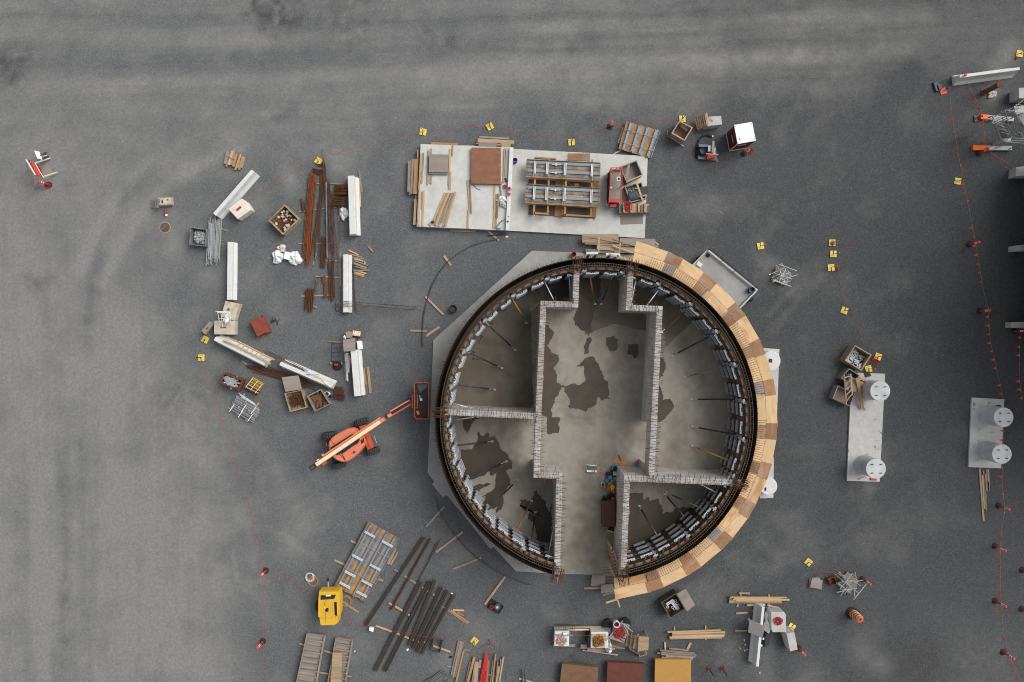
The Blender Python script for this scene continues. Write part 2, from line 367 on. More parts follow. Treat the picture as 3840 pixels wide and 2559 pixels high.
for x, y, r, k in ((1270, 610, 55, .5), (1080, 650, 40, .55), (1095, 690, 35, .5), (880, 520, 60, .3), (690, 640, 45, .3), (2890, 1010, 40, .35), (820, 1350, 40, .35), (910, 1370, 30, .3),
                   (1130, 1960, 60, .35), (1100, 2060, 70, .3), (1080, 2020, 50, .25), (880, 2160, 120, .25), (3790, 190, 45, .6), (3740, 265, 45, .5), (3720, 355, 26, .7), (3240, 2440, 60, .35), (3310, 2500, 40, .4),
                   (3040, 2540, 60, .3), (3670, 2480, 150, .22), (2320, 380, 60, .3), (2620, 410, 60, .2), (960, 1060, 60, .3), (770, 1030, 60, .3), (700, 850, 90, .25), (640, 930, 70, .25), (3260, 1830, 25, .35),
                   (3490, 1940, 60, .2), (880, 1650, 100, .22), (760, 1560, 130, .2), (1330, 2260, 50, .15), (1780, 2420, 100, .12)):
    dust += k * np.exp(-((GX - x) ** 2 + (GY - y) ** 2) / (r * r)) * (.5 + fine)
for pts, w_, k in (([(300, 1000), (430, 760), (560, 620), (760, 520), (1000, 440)], 30, .5), ([(380, 1060), (560, 760), (700, 640), (900, 560)], 24, .4), ([(480, 700), (380, 900), (330, 1200)], 26, -.35),
                   ([(450, 760), (600, 600), (820, 500), (1100, 420)], 24, -.4), ([(240, 1700), (250, 2400)], 34, -.3), ([(300, 1650), (310, 2300)], 16, -.2), ([(80, 1700), (90, 2500)], 30, -.12),
                   ([(150, 1900), (170, 2559)], 26, .3), ([(560, 1900), (580, 2480)], 40, .25), ([(3350, 600), (3320, 420), (3420, 260)], 40, -.2), ([(870, 2050), (890, 2180)], 10, .3), ([(1000, 1980), (1130, 2060), (1180, 2090)], 16, .25),
                   ([(2900, 1240), (3000, 1120), (3080, 1040)], 18, .16), ([(2880, 1180), (2980, 1080)], 14, .16), ([(0, 225), (900, 235), (1800, 170), (2800, 100)], 46, -.2), ([(0, 330), (900, 300), (1900, 250), (3000, 200)], 30, .3), ([(0, 120), (1200, 150), (2600, 90), (3500, 60)], 36, .22), ([(0, 60), (1500, 80), (3000, 30)], 22, -.2), ([(1600, 300), (2600, 260), (3400, 180)], 40, .25), ([(100, 900), (140, 1500), (150, 2400)], 50, .25), ([(420, 1200), (430, 1800), (470, 2500)], 60, .25), ([(680, 1600), (900, 1900), (1000, 2300)], 50, .2), ([(820, 1500), (1000, 1700), (1100, 1900)], 30, .2)):
    d = dist_poly(GX, GY, pts); dust += k * np.exp(-(d / w_) ** 2) * (.4 + 1.2 * fine)
dark = np.zeros_like(dust)
for x, y, r, k in ((1050, 25, 110, .75), (1060, 75, 55, .8), (960, 15, 60, .5), (1330, 15, 130, .45), (60, 260, 90, .6), (0, 270, 60, .6), (1700, 150, 70, .45), (1590, 130, 40, .6), (1300, 130, 90, .3), (290, 130, 70, .3),
                   (3440, 2470, 95, .9), (3470, 2440, 60, .5), (3420, 2540, 90, .5), (3075, 110, 30, .4), (2570, 105, 25, .5), (130, 1060, 60, .45), (260, 690, 40, .3), (2640, 580, 50, .7), (2700, 600, 45, .6), (2640, 430, 70, .35), (2560, 420, 60, .3),
                   (2690, 2370, 70, .4), (2660, 2490, 80, .35), (2800, 2420, 80, .4), (3010, 2340, 70, .3), (2140, 2470, 35, .8), (2170, 2490, 30, .7), (2450, 640, 25, .3), (3000, 750, 110, .25), (3050, 1080, 50, .3), (2950, 1230, 60, .25),
                   (660, 1530, 170, .3), (740, 1480, 120, .25), (1080, 1030, 60, .3), (940, 1100, 80, .25), (3080, 650, 60, .3), (3645, 900, 14, .9), (3660, 1180, 12, .6), (3790, 1195, 12, .7), (1440, 900, 60, .2), (2130, 2307, 7, .9), (1360, 2230, 22, .3), (1020, 760, 25, .3)):
    dark += k * np.exp(-((GX - x) ** 2 + (GY - y) ** 2) / (r * r)) * np.clip(2.4 * (fine - .22), 0, 1.4)
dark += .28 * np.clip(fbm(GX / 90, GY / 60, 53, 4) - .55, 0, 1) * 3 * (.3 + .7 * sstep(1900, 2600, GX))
wpos = np.stack([(GX - 1920) * H / FP, -(GY - 1279.5) * H / FP, np.zeros_like(GX)], -1)
ny, nx = GX.shape
me = bpy.data.meshes.new('ground')
me.vertices.add(nx * ny); me.vertices.foreach_set('co', wpos.reshape(-1).astype(np.float32))
ii = (np.arange(ny - 1)[:, None] * nx + np.arange(nx - 1)[None, :]).reshape(-1)
quads = np.stack([ii + nx, ii + nx + 1, ii + 1, ii], -1).astype(np.int32)
me.loops.add(quads.size); me.loops.foreach_set('vertex_index', quads.reshape(-1))
me.polygons.add(len(quads)); me.polygons.foreach_set('loop_start', np.arange(0, quads.size, 4, dtype=np.int32))
me.update(calc_edges=True)
right_dark = np.clip(sstep(1500, 3300, GX + .1 * GY + wob * 250) * .8 + .35 * (big - .5), 0, 1)  # gravel colour gets darker toward the right side
for nm, ar in (('right_dark', right_dark), ('dust', np.clip(dust, 0, 1)), ('oil', np.clip(dark, 0, 1))):
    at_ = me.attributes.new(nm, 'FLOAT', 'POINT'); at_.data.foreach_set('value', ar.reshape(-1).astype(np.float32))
gm = bpy.data.materials.new('gravel'); gm.use_nodes = True; t = gm.node_tree; N, L = t.nodes, t.links; b = N['Principled BSDF']
b.inputs['Roughness'].default_value = .92; b.inputs['Specular IOR Level'].default_value = .2
tc = N.new('ShaderNodeTexCoord'); geo = tc.outputs['Object']
def noise(sc, det=3, rough=.6):
    n = N.new('ShaderNodeTexNoise'); n.inputs['Scale'].default_value = sc; n.inputs['Detail'].default_value = det; n.inputs['Roughness'].default_value = rough
    L.new(geo, n.inputs['Vector']); return n.outputs['Fac']
def ramp(src, stops):
    r = N.new('ShaderNodeValToRGB'); e = r.color_ramp.elements
    while len(e) < len(stops): e.new(.5)
    for q, (ps, c) in zip(e, stops): q.position = ps; q.color = (c[0], c[1], c[2], 1)
    L.new(src, r.inputs['Fac']); return r.outputs['Color']
def mixc(f, a, b_, typ='MIX'):
    m_ = N.new('ShaderNodeMix'); m_.data_type = 'RGBA'; m_.blend_type = typ
    for s_, v in ((m_.inputs['Factor'], f), (m_.inputs['A'], a), (m_.inputs['B'], b_)):
        if isinstance(v, (int, float)): s_.default_value = v
        elif isinstance(v, tuple): s_.default_value = v
        else: L.new(v, s_)
    return m_.outputs['Result']
vor = N.new('ShaderNodeTexVoronoi'); vor.inputs['Scale'].default_value = 22; L.new(geo, vor.inputs['Vector'])
peb = ramp(vor.outputs['Color'], [(0, (.036, .039, .043)), (.5, (.088, .094, .099)), (.84, (.155, .160, .164)), (.94, (.25, .255, .255))])
grav = mixc(.55, peb, ramp(noise(9, 6, .75), [(.3, (.070, .074, .077)), (.7, (.158, .162, .164))]))
dst = ramp(noise(5, 6, .7), [(.3, (.180, .178, .169)), (.7, (.275, .272, .259))])
dst = mixc(.15, dst, peb)
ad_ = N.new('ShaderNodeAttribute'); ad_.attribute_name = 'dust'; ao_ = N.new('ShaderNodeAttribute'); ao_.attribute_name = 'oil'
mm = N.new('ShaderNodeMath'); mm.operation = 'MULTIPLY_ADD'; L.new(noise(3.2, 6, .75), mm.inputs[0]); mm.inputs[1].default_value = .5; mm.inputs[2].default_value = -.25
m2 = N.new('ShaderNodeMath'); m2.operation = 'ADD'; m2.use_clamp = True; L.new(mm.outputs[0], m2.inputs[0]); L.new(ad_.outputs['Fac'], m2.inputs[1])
af_ = N.new('ShaderNodeAttribute'); af_.attribute_name = 'right_dark'
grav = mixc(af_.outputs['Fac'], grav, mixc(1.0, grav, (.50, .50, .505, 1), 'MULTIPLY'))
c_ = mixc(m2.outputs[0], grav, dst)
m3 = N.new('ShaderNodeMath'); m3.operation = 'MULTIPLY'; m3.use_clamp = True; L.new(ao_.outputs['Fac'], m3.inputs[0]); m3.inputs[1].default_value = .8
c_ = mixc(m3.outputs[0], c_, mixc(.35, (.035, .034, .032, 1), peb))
L.new(c_, b.inputs['Base Color'])
bp = N.new('ShaderNodeBump'); bp.inputs['Strength'].default_value = .5; bp.inputs['Distance'].default_value = .02
L.new(vor.outputs['Distance'], bp.inputs['Height']); L.new(bp.outputs[0], b.inputs['Normal'])
me.materials.append(gm); go = bpy.data.objects.new('ground', me); SC.collection.objects.link(go)
tag(go, 'dusty grey gravel yard with pale wheel tracks and dark oil stains', None, kind='structure')
ORG['ground'] = Vector((0, 0, 0))

# ---------------------------------------------------------------- round tank under construction
CT = Wp(2238, 1574, 3.6); TC = (CT.x, CT.y)
RO = 605 * (H - 3.6) / FP                   # outer rebar curtain
A0, A1 = math.radians(-80.5), math.radians(256)
ZT = 3.6; RI = RO - .42                     # inner rebar curtain
def pol(r, a, z): return Vector((TC[0] + r * math.cos(a), TC[1] + r * math.sin(a), z))
# base slab
fr('z')
base = [(1994, 941), (2196, 949), (2420, 958), (2640, 1040), (2800, 1200), (2868, 1420), (2876, 1640), (2830, 1830), (2720, 2000), (2560, 2120), (2400, 2162), (2270, 2157), (2088, 2152), (1935, 2143), (1851, 2051), (1840, 2060), (1778, 1982),
        (1675, 1856), (1661, 1866), (1620, 1817), (1628, 1806), (1603, 1773), (1610, 1640), (1622, 1350), (1625, 1276)]
sl = tag(MB().prism(quad_poly(base, .12), -.05, .12).build('base_slab', 'base_concrete'), 'pale angular concrete base slab carrying the round tank', 'slab')
fl = MB(); n = 96
fl.prism([tuple(pol(RI - .12, 2 * PI * k / n, 0)[:2]) for k in range(n)], .10, .124)
fl.prism(quad_poly([(2082, 2050), (2350, 2050), (2338, 2153), (2088, 2150)], .12), .10, .1225); fo = fl.build('tank_floor', 'floor_concrete', sl)
# damp patches and darker chamber sheets, lying on the floor
def blob(pts, dz, seed, amp=.06):
    r_ = random.Random(seed); P = [p(x, y, .13) for x, y in pts]; out = []
    for a, b_ in zip(P, P[1:] + P[:1]):
        k = max(2, int((b_ - a).length / .10)); bx, by = r_.uniform(-.1, .1), r_.uniform(-.1, .1)
        for i in range(k):
            q = a.lerp(b_, i / k); bx = .8 * bx + r_.uniform(-amp, amp); by = .8 * by + r_.uniform(-amp, amp); out.append((q.x + bx, q.y + by))
    return out
def tri_sheet(name, poly, z, m, parent):
    import bmesh
    bm = bmesh.new(); o0 = ORG[parent.name]
    vs = [bm.verts.new((x - o0.x, y - o0.y, z - o0.z)) for x, y in poly]
    f_ = bm.faces.new(vs); bmesh.ops.triangulate(bm, faces=[f_])
    for q in bm.faces:
        if q.normal.z < 0: q.normal_flip()
    me_ = bpy.data.meshes.new(name); bm.to_mesh(me_); bm.free(); me_.materials.append(MATS[m])
    o = bpy.data.objects.new(name, me_); SC.collection.objects.link(o); o.parent = parent; ORG[o.name] = o0
    return o
fr('i')
WET = [[(258, 118), (300, 112), (335, 118), (322, 140), (316, 205), (305, 215), (318, 240), (305, 285), (285, 293), (290, 250), (302, 232), (298, 205), (275, 200), (250, 182), (246, 150)],
       [(300, 306), (325, 308), (352, 360), (362, 395), (380, 402), (387, 470), (352, 478), (345, 460), (335, 490), (300, 510), (296, 520), (262, 512), (225, 505), (235, 490), (205, 445), (200, 420), (245, 405), (272, 415), (295, 395), (283, 345), (262, 345)],
       [(128, 170), (150, 175), (160, 200), (162, 225), (150, 240), (140, 262), (160, 290), (183, 300), (185, 330), (168, 355), (178, 380), (180, 405), (200, 420), (188, 450), (170, 480), (158, 510), (160, 545), (190, 550), (180, 610), (150, 614), (135, 612), (137, 540), (118, 530), (124, 300)],
       [(378, 235), (398, 222), (424, 235), (422, 262), (410, 285), (392, 288), (377, 262)],
       [(460, 256), (498, 250), (503, 300), (490, 312), (470, 290), (458, 286)],
       [(585, 305), (602, 312), (605, 360), (592, 385), (580, 400), (600, 470), (632, 470), (640, 500), (610, 545), (590, 560), (572, 566), (572, 400)]]
WP = [blob(q, .13, 5 + k) for k, q in enumerate(WET)]
fr('e')
WP += [blob(q, .13, 40 + k) for k, q in enumerate([
    [(232, -20), (490, -20), (540, 20), (578, 60), (575, 105), (530, 115), (548, 150), (560, 200), (520, 280), (510, 350), (490, 390), (465, 400), (480, 350), (440, 370), (400, 380), (390, 330), (400, 290), (365, 295), (410, 265), (455, 240), (470, 130), (440, 145), (420, 120), (400, 140), (290, 190), (250, 180), (225, 60)],
    [(310, 235), (350, 205), (420, 202), (425, 225), (360, 250), (340, 280), (325, 265)],
    [(625, 345), (630, 305), (660, 310), (685, 320), (720, 270), (740, 245), (775, 285), (780, 320), (805, 350), (820, 400), (840, 340), (838, 600), (740, 585), (730, 520), (715, 460), (690, 455), (672, 440), (690, 400), (650, 390)]])]
fr('d'); WP.append(blob([(425, 600), (450, 612), (460, 640), (490, 630), (515, 615), (530, 645), (565, 640), (612, 690), (610, 750), (690, 810), (720, 900), (290, 900), (280, 780), (300, 765), (340, 785), (370, 745), (420, 690)], .13, 61))
WP.append(blob([(265, 480), (440, 480), (425, 505), (380, 530), (345, 600), (300, 550), (290, 510)], .13, 62))
fr('g'); WP.append(blob([(300, -5), (395, 5), (405, 40), (430, 25), (455, 50), (515, 35), (530, 80), (556, 120), (545, 145), (600, 140), (690, 100), (770, 90), (800, 120), (700, 230), (560, 320), (420, 390), (300, 425)], .13, 63))
fr('b'); WP.append(blob([(400, 720), (800, 720), (820, 800), (790, 1000), (800, 1060), (770, 1160), (780, 1230), (740, 1380), (660, 1350), (650, 1390), (380, 1400), (300, 1340)], .13, 64))
fr('z')
CH = [[(1990, 1155), (2000, 1530), (1680, 1525), (1690, 1400), (1770, 1230), (1900, 1110), (2030, 1040), (2140, 1010), (2150, 1125), (2020, 1130)], [(2175, 1010), (2340, 1010), (2340, 1150), (2440, 1160), (2430, 1240), (2300, 1215), (2190, 1260), (2170, 1150)], [(2480, 1170), (2380, 1140), (2385, 1020), (2560, 1080), (2640, 1160), (2500, 1300)]]
for k, q in enumerate(CH): tri_sheet('dark_floor_patch', blob(q, .13, 80 + k, .03), .1255 + .0007 * k, 'dark_concrete', sl)  # darker floor sheets filling the upper chambers and channel head
for k, q in enumerate(WP): tri_sheet('dark_floor_patch', q, .128 + .0015 * k, 'wet_concrete', sl)
# cast partition walls
HW = 3.4
def wall_run(parent, pts, w, doors={}, seed=1):
    P = [p(x, y, HW) for x, y in pts]; r_ = random.Random(seed)
    for a, b_ in zip(P, P[1:]):
        d = (b_ - a).normalized(); nrm = Vector((-d.y, d.x, 0))
        e = d * (w / 2 - .003)
        q = [a - e - nrm * w / 2, b_ + e - nrm * w / 2, b_ + e + nrm * w / 2, a - e + nrm * w / 2]
        iw = P.index(a); mw = MB(); zt = HW + R.uniform(-.006, .006)
        if iw in doors:
            t0, t1 = doors[iw]; lo2 = lambda t_: [q[0].lerp(q[1], t_), q[3].lerp(q[2], t_)]
            for u0, u1, z0 in ((0, t0, .12), (t0, t1, 2.0), (t1, 1, .12)):
                a_, b2 = lo2(u0), lo2(u1); mw.prism([tuple(v[:2]) for v in (a_[0], b2[0], b2[1], a_[1])], z0, zt)
        else: mw.prism([tuple(v[:2]) for v in q], .12, zt)
        mw.build('wall_panel', 'wall_concrete', parent)
        mb = MB(); L_ = (b_ - a).length; k = int(L_ / .17)
        for i in range(k):
            c = a + d * (L_ * (i + .5) / k)
            for sg in (-1, 1):
                t_ = d * r_.uniform(-.05, .05); up = r_.uniform(.05, .3)
                s0 = c + nrm * sg * (w / 2 - .07) + Vector((0, 0, -.04)); s1 = s0 + Vector((0, 0, .04 + up)) + t_
                ln = r_.uniform(.18, .34)
                mb.bar(s0, s1, .02, .02); mb.bar(s1 - nrm * sg * .1, s1 + nrm * sg * ln + t_ * 1.5, .02, .02)
                if r_.random() < .5:
                    s2 = c + nrm * sg * w / 2 + Vector((0, 0, -.3)); mb.bar(s2, s2 + nrm * sg * r_.uniform(.2, .34) + t_, .016, .016)
        mb.build('rebar_dowels', 'rusty_bar', parent, kind='stuff')
fr('z')
c0 = p(2030, 1500, 0); lw = thing('partition_wall', 'stepped pale concrete partition wall left of the central channel, with bent rebar along its top', 'wall', (c0.x, c0.y, .12), 'partition walls inside the tank')
wall_run(lw, [(2163, 1004), (2158, 1143), (2038, 1140), (2019, 1560), (2012, 1782), (2098, 1786), (2089, 2146)], .34, {3: (.08, .85)})
wall_run(lw, [(1664, 1546), (2019, 1562)], .34)
c0 = p(2440, 1500, 0); rw = thing('partition_wall', 'stepped pale concrete partition wall right of the central channel, with bent rebar along its top', 'wall', (c0.x, c0.y, .12), 'partition walls inside the tank')
wall_run(rw, [(2366, 1008), (2358, 1154), (2474, 1159), (2442, 1798), (2352, 1795), (2338, 2146)], .34, {2: (.68, .92)}, seed=2)
wall_run(rw, [(2442, 1798), (2766, 1812)], .34, seed=3)
# rebar cage of the ring wall
rc = thing('ring_wall_cage', 'tall round cage of dark rusty rebar forming the ring wall', 'rebar cage', (TC[0], TC[1], .12))
def curtain(r, m, nv, nh, r0):
    mb = MB(); r_ = random.Random(int(r * 100))
    for k in range(nv):
        a = A0 + (A1 - A0) * k / (nv - 1)
        mb.bar(pol(r, a, .12), pol(r, a, ZT - .12 + r_.uniform(0, .2)), r0, r0)
    for k in range(nh):
        z = .3 + (ZT - .45) * k / (nh - 1)
        mb.ring(TC, r + .024, r + .004, z - .012, z + .012, 150, A0, A1)
    return mb
curtain(RO, 'cage_bar', 400, 22, .026).build('outer_curtain', 'cage_bar', rc)
curtain(RI, 'cage_bar', 400, 18, .024).build('inner_curtain', 'cage_bar', rc)
mb = MB(); r_ = random.Random(5); span = A1 - A0; nr = 380
for k in range(nr):
    a = A0 + span * k / (nr - 1)
    mb.bar(pol(RI - .05, a, ZT + .02), pol(RI + .15, a + r_.uniform(-.004, .004), ZT + .02), .016, .016)
    for z in (ZT - .9, ZT - 1.9): mb.bar(pol(RI, a, z), pol(RO, a, z), .014, .014)
for rr in (RI - .03, RI + .13): mb.ring(TC, rr + .011, rr - .011, ZT + .03, ZT + .05, 160, A0, A1)
mb.build('tie_ladder', 'ladder_bar', rc)
mb = MB()                               # dowels that stick out of the ring
for k in range(430):
    a = A0 + span * k / 429; right = -1.42 < a < 1.25
    if right:
        if math.sin(a * 9 + 1) > .86: continue
        mb.bar(pol(RO - .1, a, 3.32), pol(RO + r_.uniform(.52, .64), a + r_.uniform(-.0015, .0015), 3.36), .018, .018)
    else:
        for z in (3.5, 2.4, 1.2):
            if r_.random() < .8: mb.bar(pol(RO, a, z), pol(RO + r_.uniform(.14, .34), a + r_.uniform(-.006, .006), z + r_.uniform(-.03, .05)), .016, .016)
mb.build('dowel_bars', 'rusty_bar', rc, kind='stuff')
                                        # starter bars at the heads of the partition walls
for x, y in ((2166, 990), (2370, 1000), (1650, 1545), (2778, 1815), (2089, 2160), (2338, 2165)):
    mb = MB(); c = Wp(x, y, 3.5); ax = Vector((c.x - TC[0], c.y - TC[1], 0)).normalized(); tg = Vector((-ax.y, ax.x, 0))
    for i in range(16):
        q = c + tg * r_.uniform(-.35, .35) + ax * r_.uniform(-.3, .3); q.z = 3.3
        mb.bar(q, q + Vector((r_.uniform(-.12, .12), r_.uniform(-.12, .12), r_.uniform(.35, .7))), .02, .02)
        q2 = c + tg * r_.uniform(-.35, .35); q2.z = 3.5 + r_.uniform(0, .2); mb.bar(q2 - ax * .5, q2 + ax * .45, .02, .02)
    mb.build('starter_bars', 'rusty_bar', rc)
# dark outer shutter
os_ = thing('outer_formwork', 'dark curved outer formwork standing behind the ring wall cage', 'formwork', (TC[0], TC[1], .12))
MB().ring(TC, RO + .055, RO + .03, .12, 3.38, 140, A0, A1).build('form_face', 'shutter_dark', os_)
MB().ring(TC, RO + .075, RO + .058, 3.28, 3.34, 140, A0, A1).build('top_rail', 'cage_bar', os_)
# inner form panels with walers
NP = 23; dA = (A1 - A0) / NP
def face_panel(parent, a, b_, r):
    mb = MB(); k = 8
    for i in range(k):
        u, v = a + (b_ - a) * i / k, a + (b_ - a) * (i + 1) / k
        mb.prism([tuple(pol(rr, q, 0)[:2]) for rr, q in ((r, u), (r, v), (r - .022, v), (r - .022, u))], .13, 3.45)
    return mb.build('form_face', 'ply_form', parent)
RF = RI - .06
def form_panel_proto():
    a, b_ = A0 + .004, A0 + dA - .004; mid = (a + b_) / 2
    root = thing('curved_formwork', '', 'form panel', pol(RF, mid, .12), 'inner form panels around the tank')
    face_panel(root, a, b_, RF)
    mk = MB()
    for st in (.25, .75):
        c = a + (b_ - a) * st
        for dz in (-.028, .028):
            q = c + dz
            mk.bar(pol(RF - .12, q, .2), pol(RF - .12, q, 3.42), .07, .10, up=(math.cos(q), math.sin(q), 0))
            pts = [pol(RF - .03, q - .014, 3.44), pol(RF - .03, q + .014, 3.44), pol(RF - .2, q, 3.44)]
            mk.prism([tuple(v[:2]) for v in pts], 3.3, 3.47); mk.bar(pol(RF - .12, q, 3.3), pol(RF - .38, c, 3.05), .06, .06)
    mk.build('black_studs', 'black_steel', root)
    MB().ring(TC, RF - .03, RF - .17, 3.36, 3.39, 8, a + .01, b_ - .01).build('top_flange', 'flange_brown', root)
    for st in (.25, .75):
        c = a + (b_ - a) * st; tg = Vector((-math.sin(c), math.cos(c), 0))
        for zi, z in enumerate((3.05, 2.25, 1.45, .62)):
            w = MB()
            for rr in (.31, .38):
                q = pol(RF - rr, c, z); w.bar(q - tg * .37, q + tg * .37, .05, .12)
            wo_ = w.build('waler', 'bright_steel' if zi == 0 else 'galvanised', root)
            j = MB()
            for sgn in (-1, 1):
                q = pol(RF - .345, c, z) + tg * (.25 * sgn); j.box(q, (.09, .09, .17), c)
            j.build('clamp', 'galvanised', root)
    for z in (3.2, 2.6, 1.8, 1.0):
        k = MB(); q = pol(RF - .2, b_ - .006, z); k.box(q, (.2, .12, .12), b_); k.box(q + Vector((0, 0, .085)), (.1, .3, .06), b_); k.build('joint_lock', 'galvanised', root)
    for z in (2.66, 1.86): MB().ring(TC, RF - .17, RF - .19, z, z + .02, 8, a, b_).build('tie_rod', 'scaffold_steel', root)
    return root
proto = form_panel_proto(); PR0 = Vector(proto.location)
for k in range(NP):
    rot = dA * k; o = proto if k == 0 else dup(proto, (0, 0, 0))
    rel = Matrix.Rotation(rot, 3, 'Z') @ (PR0 - Vector((TC[0], TC[1], 0)))
    o.location = rel + Vector((TC[0], TC[1], 0)); o.rotation_euler = (0, 0, rot); ORG[o.name] = Vector(o.location)
    o['label'] = 'curved inner form panel with silver walers, {}from the doorway, counted anticlockwise'.format((ORD[k + 1] if k < 20 else 'twenty ' + ORD[k - 19]) + ' ')
# push-pull props
def prop(a, b_, za, zb, m, word, where, r=.05):
    A = p(a[0], a[1], za); B = p(b_[0], b_[1], zb)
    root = thing('push_pull_prop', f'{word} steel prop {where}', 'prop', (B.x, B.y, zb), 'props bracing the inner formwork')
    q = A.lerp(B, .12); s_ = A.lerp(B, .86)
    MB().tube([q, s_], r, 8).build('tube', m, root, smooth=True)
    MB().tube([A, q], r * .5, 6).tube([s_, B], r * .5, 6).build('spindle', 'scaffold_steel', root)
    MB().box((B.x, B.y, zb + .03), (.16, .12, .06)).cyl((B.x, B.y), .035, zb, zb + .14, 8).build('foot', 'galvanised', root)
    mc = A.lerp(B, .5); MB().tube([mc.lerp(A, .02), mc.lerp(B, .02)], r * 1.25, 8).build('collar', m, root)
fr('a')
prop((1005, 690), (1170, 975), 2.3, .13, 'prop_yellow', 'yellow', 'in the upper left chamber, foot on bare floor')
prop((695, 970), (1040, 1295), 2.3, .13, 'prop_black', 'black', 'in the upper left chamber, next to the yellow one')
prop((460, 1310), (885, 1510), 2.3, .13, 'prop_black', 'black', 'in the upper left chamber, second of the dark ones from the yellow one')
prop((1380, 480), (1505, 730), 2.9, 3.4, 'bright_steel', 'silver', 'reaching from the ring to the stepped wall, upper left', .03)
prop((1672, 400), (1693, 700), 2.9, 2.2, 'bright_steel', 'silver', 'beside the short wall stub at upper left', .03)
prop((1910, 370), (1980, 755), 2.5, .13, 'prop_orange', 'rusty orange', 'in the channel head, left of the black one')
prop((2185, 430), (2050, 755), 2.5, .13, 'prop_black', 'black', 'in the channel head, right of the orange one')
fr('c')
prop((268, 445), (212, 755), 2.9, 2.9, 'bright_steel', 'silver', 'beside the short wall stub at upper right', .03)
prop((565, 545), (385, 785), 2.7, 3.4, 'bright_steel', 'silver', 'reaching from the ring to the stepped wall, upper right', .03)
prop((875, 820), (565, 1085), 2.3, 3.0, 'prop_black', 'thin dark', 'leaning on the right partition wall', .03)
prop((1190, 1105), (695, 1365), 2.3, .13, 'prop_black', 'black', 'at the top of the right chamber')
fr('h')
prop((430, 128), (120, 205), 2.3, .13, 'grey_beam', 'grey', 'in the right chamber')
prop((505, 355), (165, 355), 2.3, .13, 'prop_black', 'black', 'lying level in view across the right chamber')
prop((505, 600), (170, 538), 2.3, .13, 'prop_black', 'black', 'in the right chamber, just above the yellow one')
prop((430, 770), (170, 668), 2.3, .13, 'prop_yellow', 'yellow', 'in the right chamber above the cross wall')
fr('d')
prop((215, 205), (570, 250), 2.3, .13, 'prop_blue', 'blue black', 'in the upper left chamber, nearest the cross wall')
prop((200, 360), (370, 405), 2.6, 2.6, 'bright_steel', 'silver', 'running onto the upper face of the left cross wall', .03)
prop((190, 510), (430, 478), 2.6, 2.9, 'bright_steel', 'silver', 'running onto the lower face of the left cross wall', .03)
prop((210, 725), (550, 685), 2.3, .13, 'prop_black', 'black', 'in the lower left chamber, topmost of its row')
fr('e')
prop((245, 195), (535, 55), 2.3, .13, 'prop_black', 'black', 'in the lower left chamber, second from the cross wall')
prop((385, 410), (610, 180), 2.3, .13, 'prop_black', 'black', 'in the lower left chamber, longest in view')
prop((585, 560), (705, 320), 2.3, .13, 'prop_orange', 'rusty brown', 'in the lower left chamber beside the wet corner')
prop((700, 625), (730, 395), 2.3, .13, 'prop_black', 'dark grey', 'standing in the dark wet corner of the lower left chamber')
prop((815, 700), (855, 490), 2.6, 2.4, 'bright_steel', 'thin silver', 'on the lower left doorway wall', .03)
fr('g')
prop((505, 300), (378, 92), 2.3, .13, 'prop_black', 'black', 'in the lower right chamber nearest the doorway wall')
prop((700, 165), (560, 5), 2.0, .13, 'prop_black', 'black', 'in the lower right chamber, left one of a pair from one foot')
prop((870, 130), (575, -5), 2.3, .13, 'grey_beam', 'grey', 'in the lower right chamber, right one of a pair from one foot')
fr('o'); prop((215, 890), (80, 815), 2.6, 3.0, 'bright_steel', 'silver', 'on the lower face of the right cross wall', .03)
fr('a')
for k, (a, b_) in enumerate((((770, 980), (700, 1022)), ((915, 832), (910, 765)), ((650, 1135), (612, 1210)), ((555, 1320), (480, 1365)), ((550, 1392), (630, 1410)), ((1290, 590), (1335, 645)), ((1430, 525), (1412, 600)), ((1610, 475), (1628, 560)))):
    A, B = p(*a, .16), p(*b_, .16); tg_ = (B - A).normalized(); w = MB().bar(A, B, .03, .03).bar(A - Vector((-tg_.y, tg_.x, 0)) * .1, A + Vector((-tg_.y, tg_.x, 0)) * .1, .05, .04)
    tag(w.build('wing_tie', 'rusty_bar'), 'small rusty wing tie on the upper left chamber floor, {} of eight'.format(ORD[k + 1]), 'tie', 'wing ties on the upper left chamber floor')
# plywood walkway round the right half
ZP = 3.0; fr('z')
wk = thing('scaffold_walkway', 'curved plywood walkway of yellow and brown sheets hung outside the right half of the ring', 'walkway', (TC[0] + 10, TC[1], 0))
cz = Wp(2233.5, 1570, ZP)
def angz(x, y):
    q = Wp(x, y, ZP); return math.atan2(q.y - TC[1], q.x - TC[0])
cuts = [angz(x, y) for x, y in ((2534, 960), (2665, 1042), (2775, 1160), (2845, 1305), (2891, 1453), (2897, 1618), (2863, 1763), (2809, 1912), (2710, 2024), (2590, 2121), (2450, 2183))]
RA, RM, RB = RO + .13, RO + .73, RO + 1.40
def strip(r0, r1, a, b_, z, m, name, dz0=0, dz1=0):
    mb = MB(); q = [pol(r0, a, 0), pol(r1, a, 0), pol(r1, b_, 0), pol(r0, b_, 0)]
    ca = (a + b_) / 2
    mb.prism([tuple(v[:2]) for v in q], z - .018, z); o = mb.build(name, m, wk)
    # turn the sheet's own X axis along its length so the grain follows the walkway
    mt = Matrix.Rotation(-(ca + PI / 2), 4, 'Z'); c_ = sum((Vector(v.co) for v in o.data.vertices), Vector()) / len(o.data.vertices)
    o.data.transform(mt @ Matrix.Translation(-c_)); o.location = c_; o.rotation_euler = (0, 0, ca + PI / 2)
    return o
start, end = angz(2380, 945), angz(2307, 2222)
edges = [start] + cuts + [end]; hw_ = .033
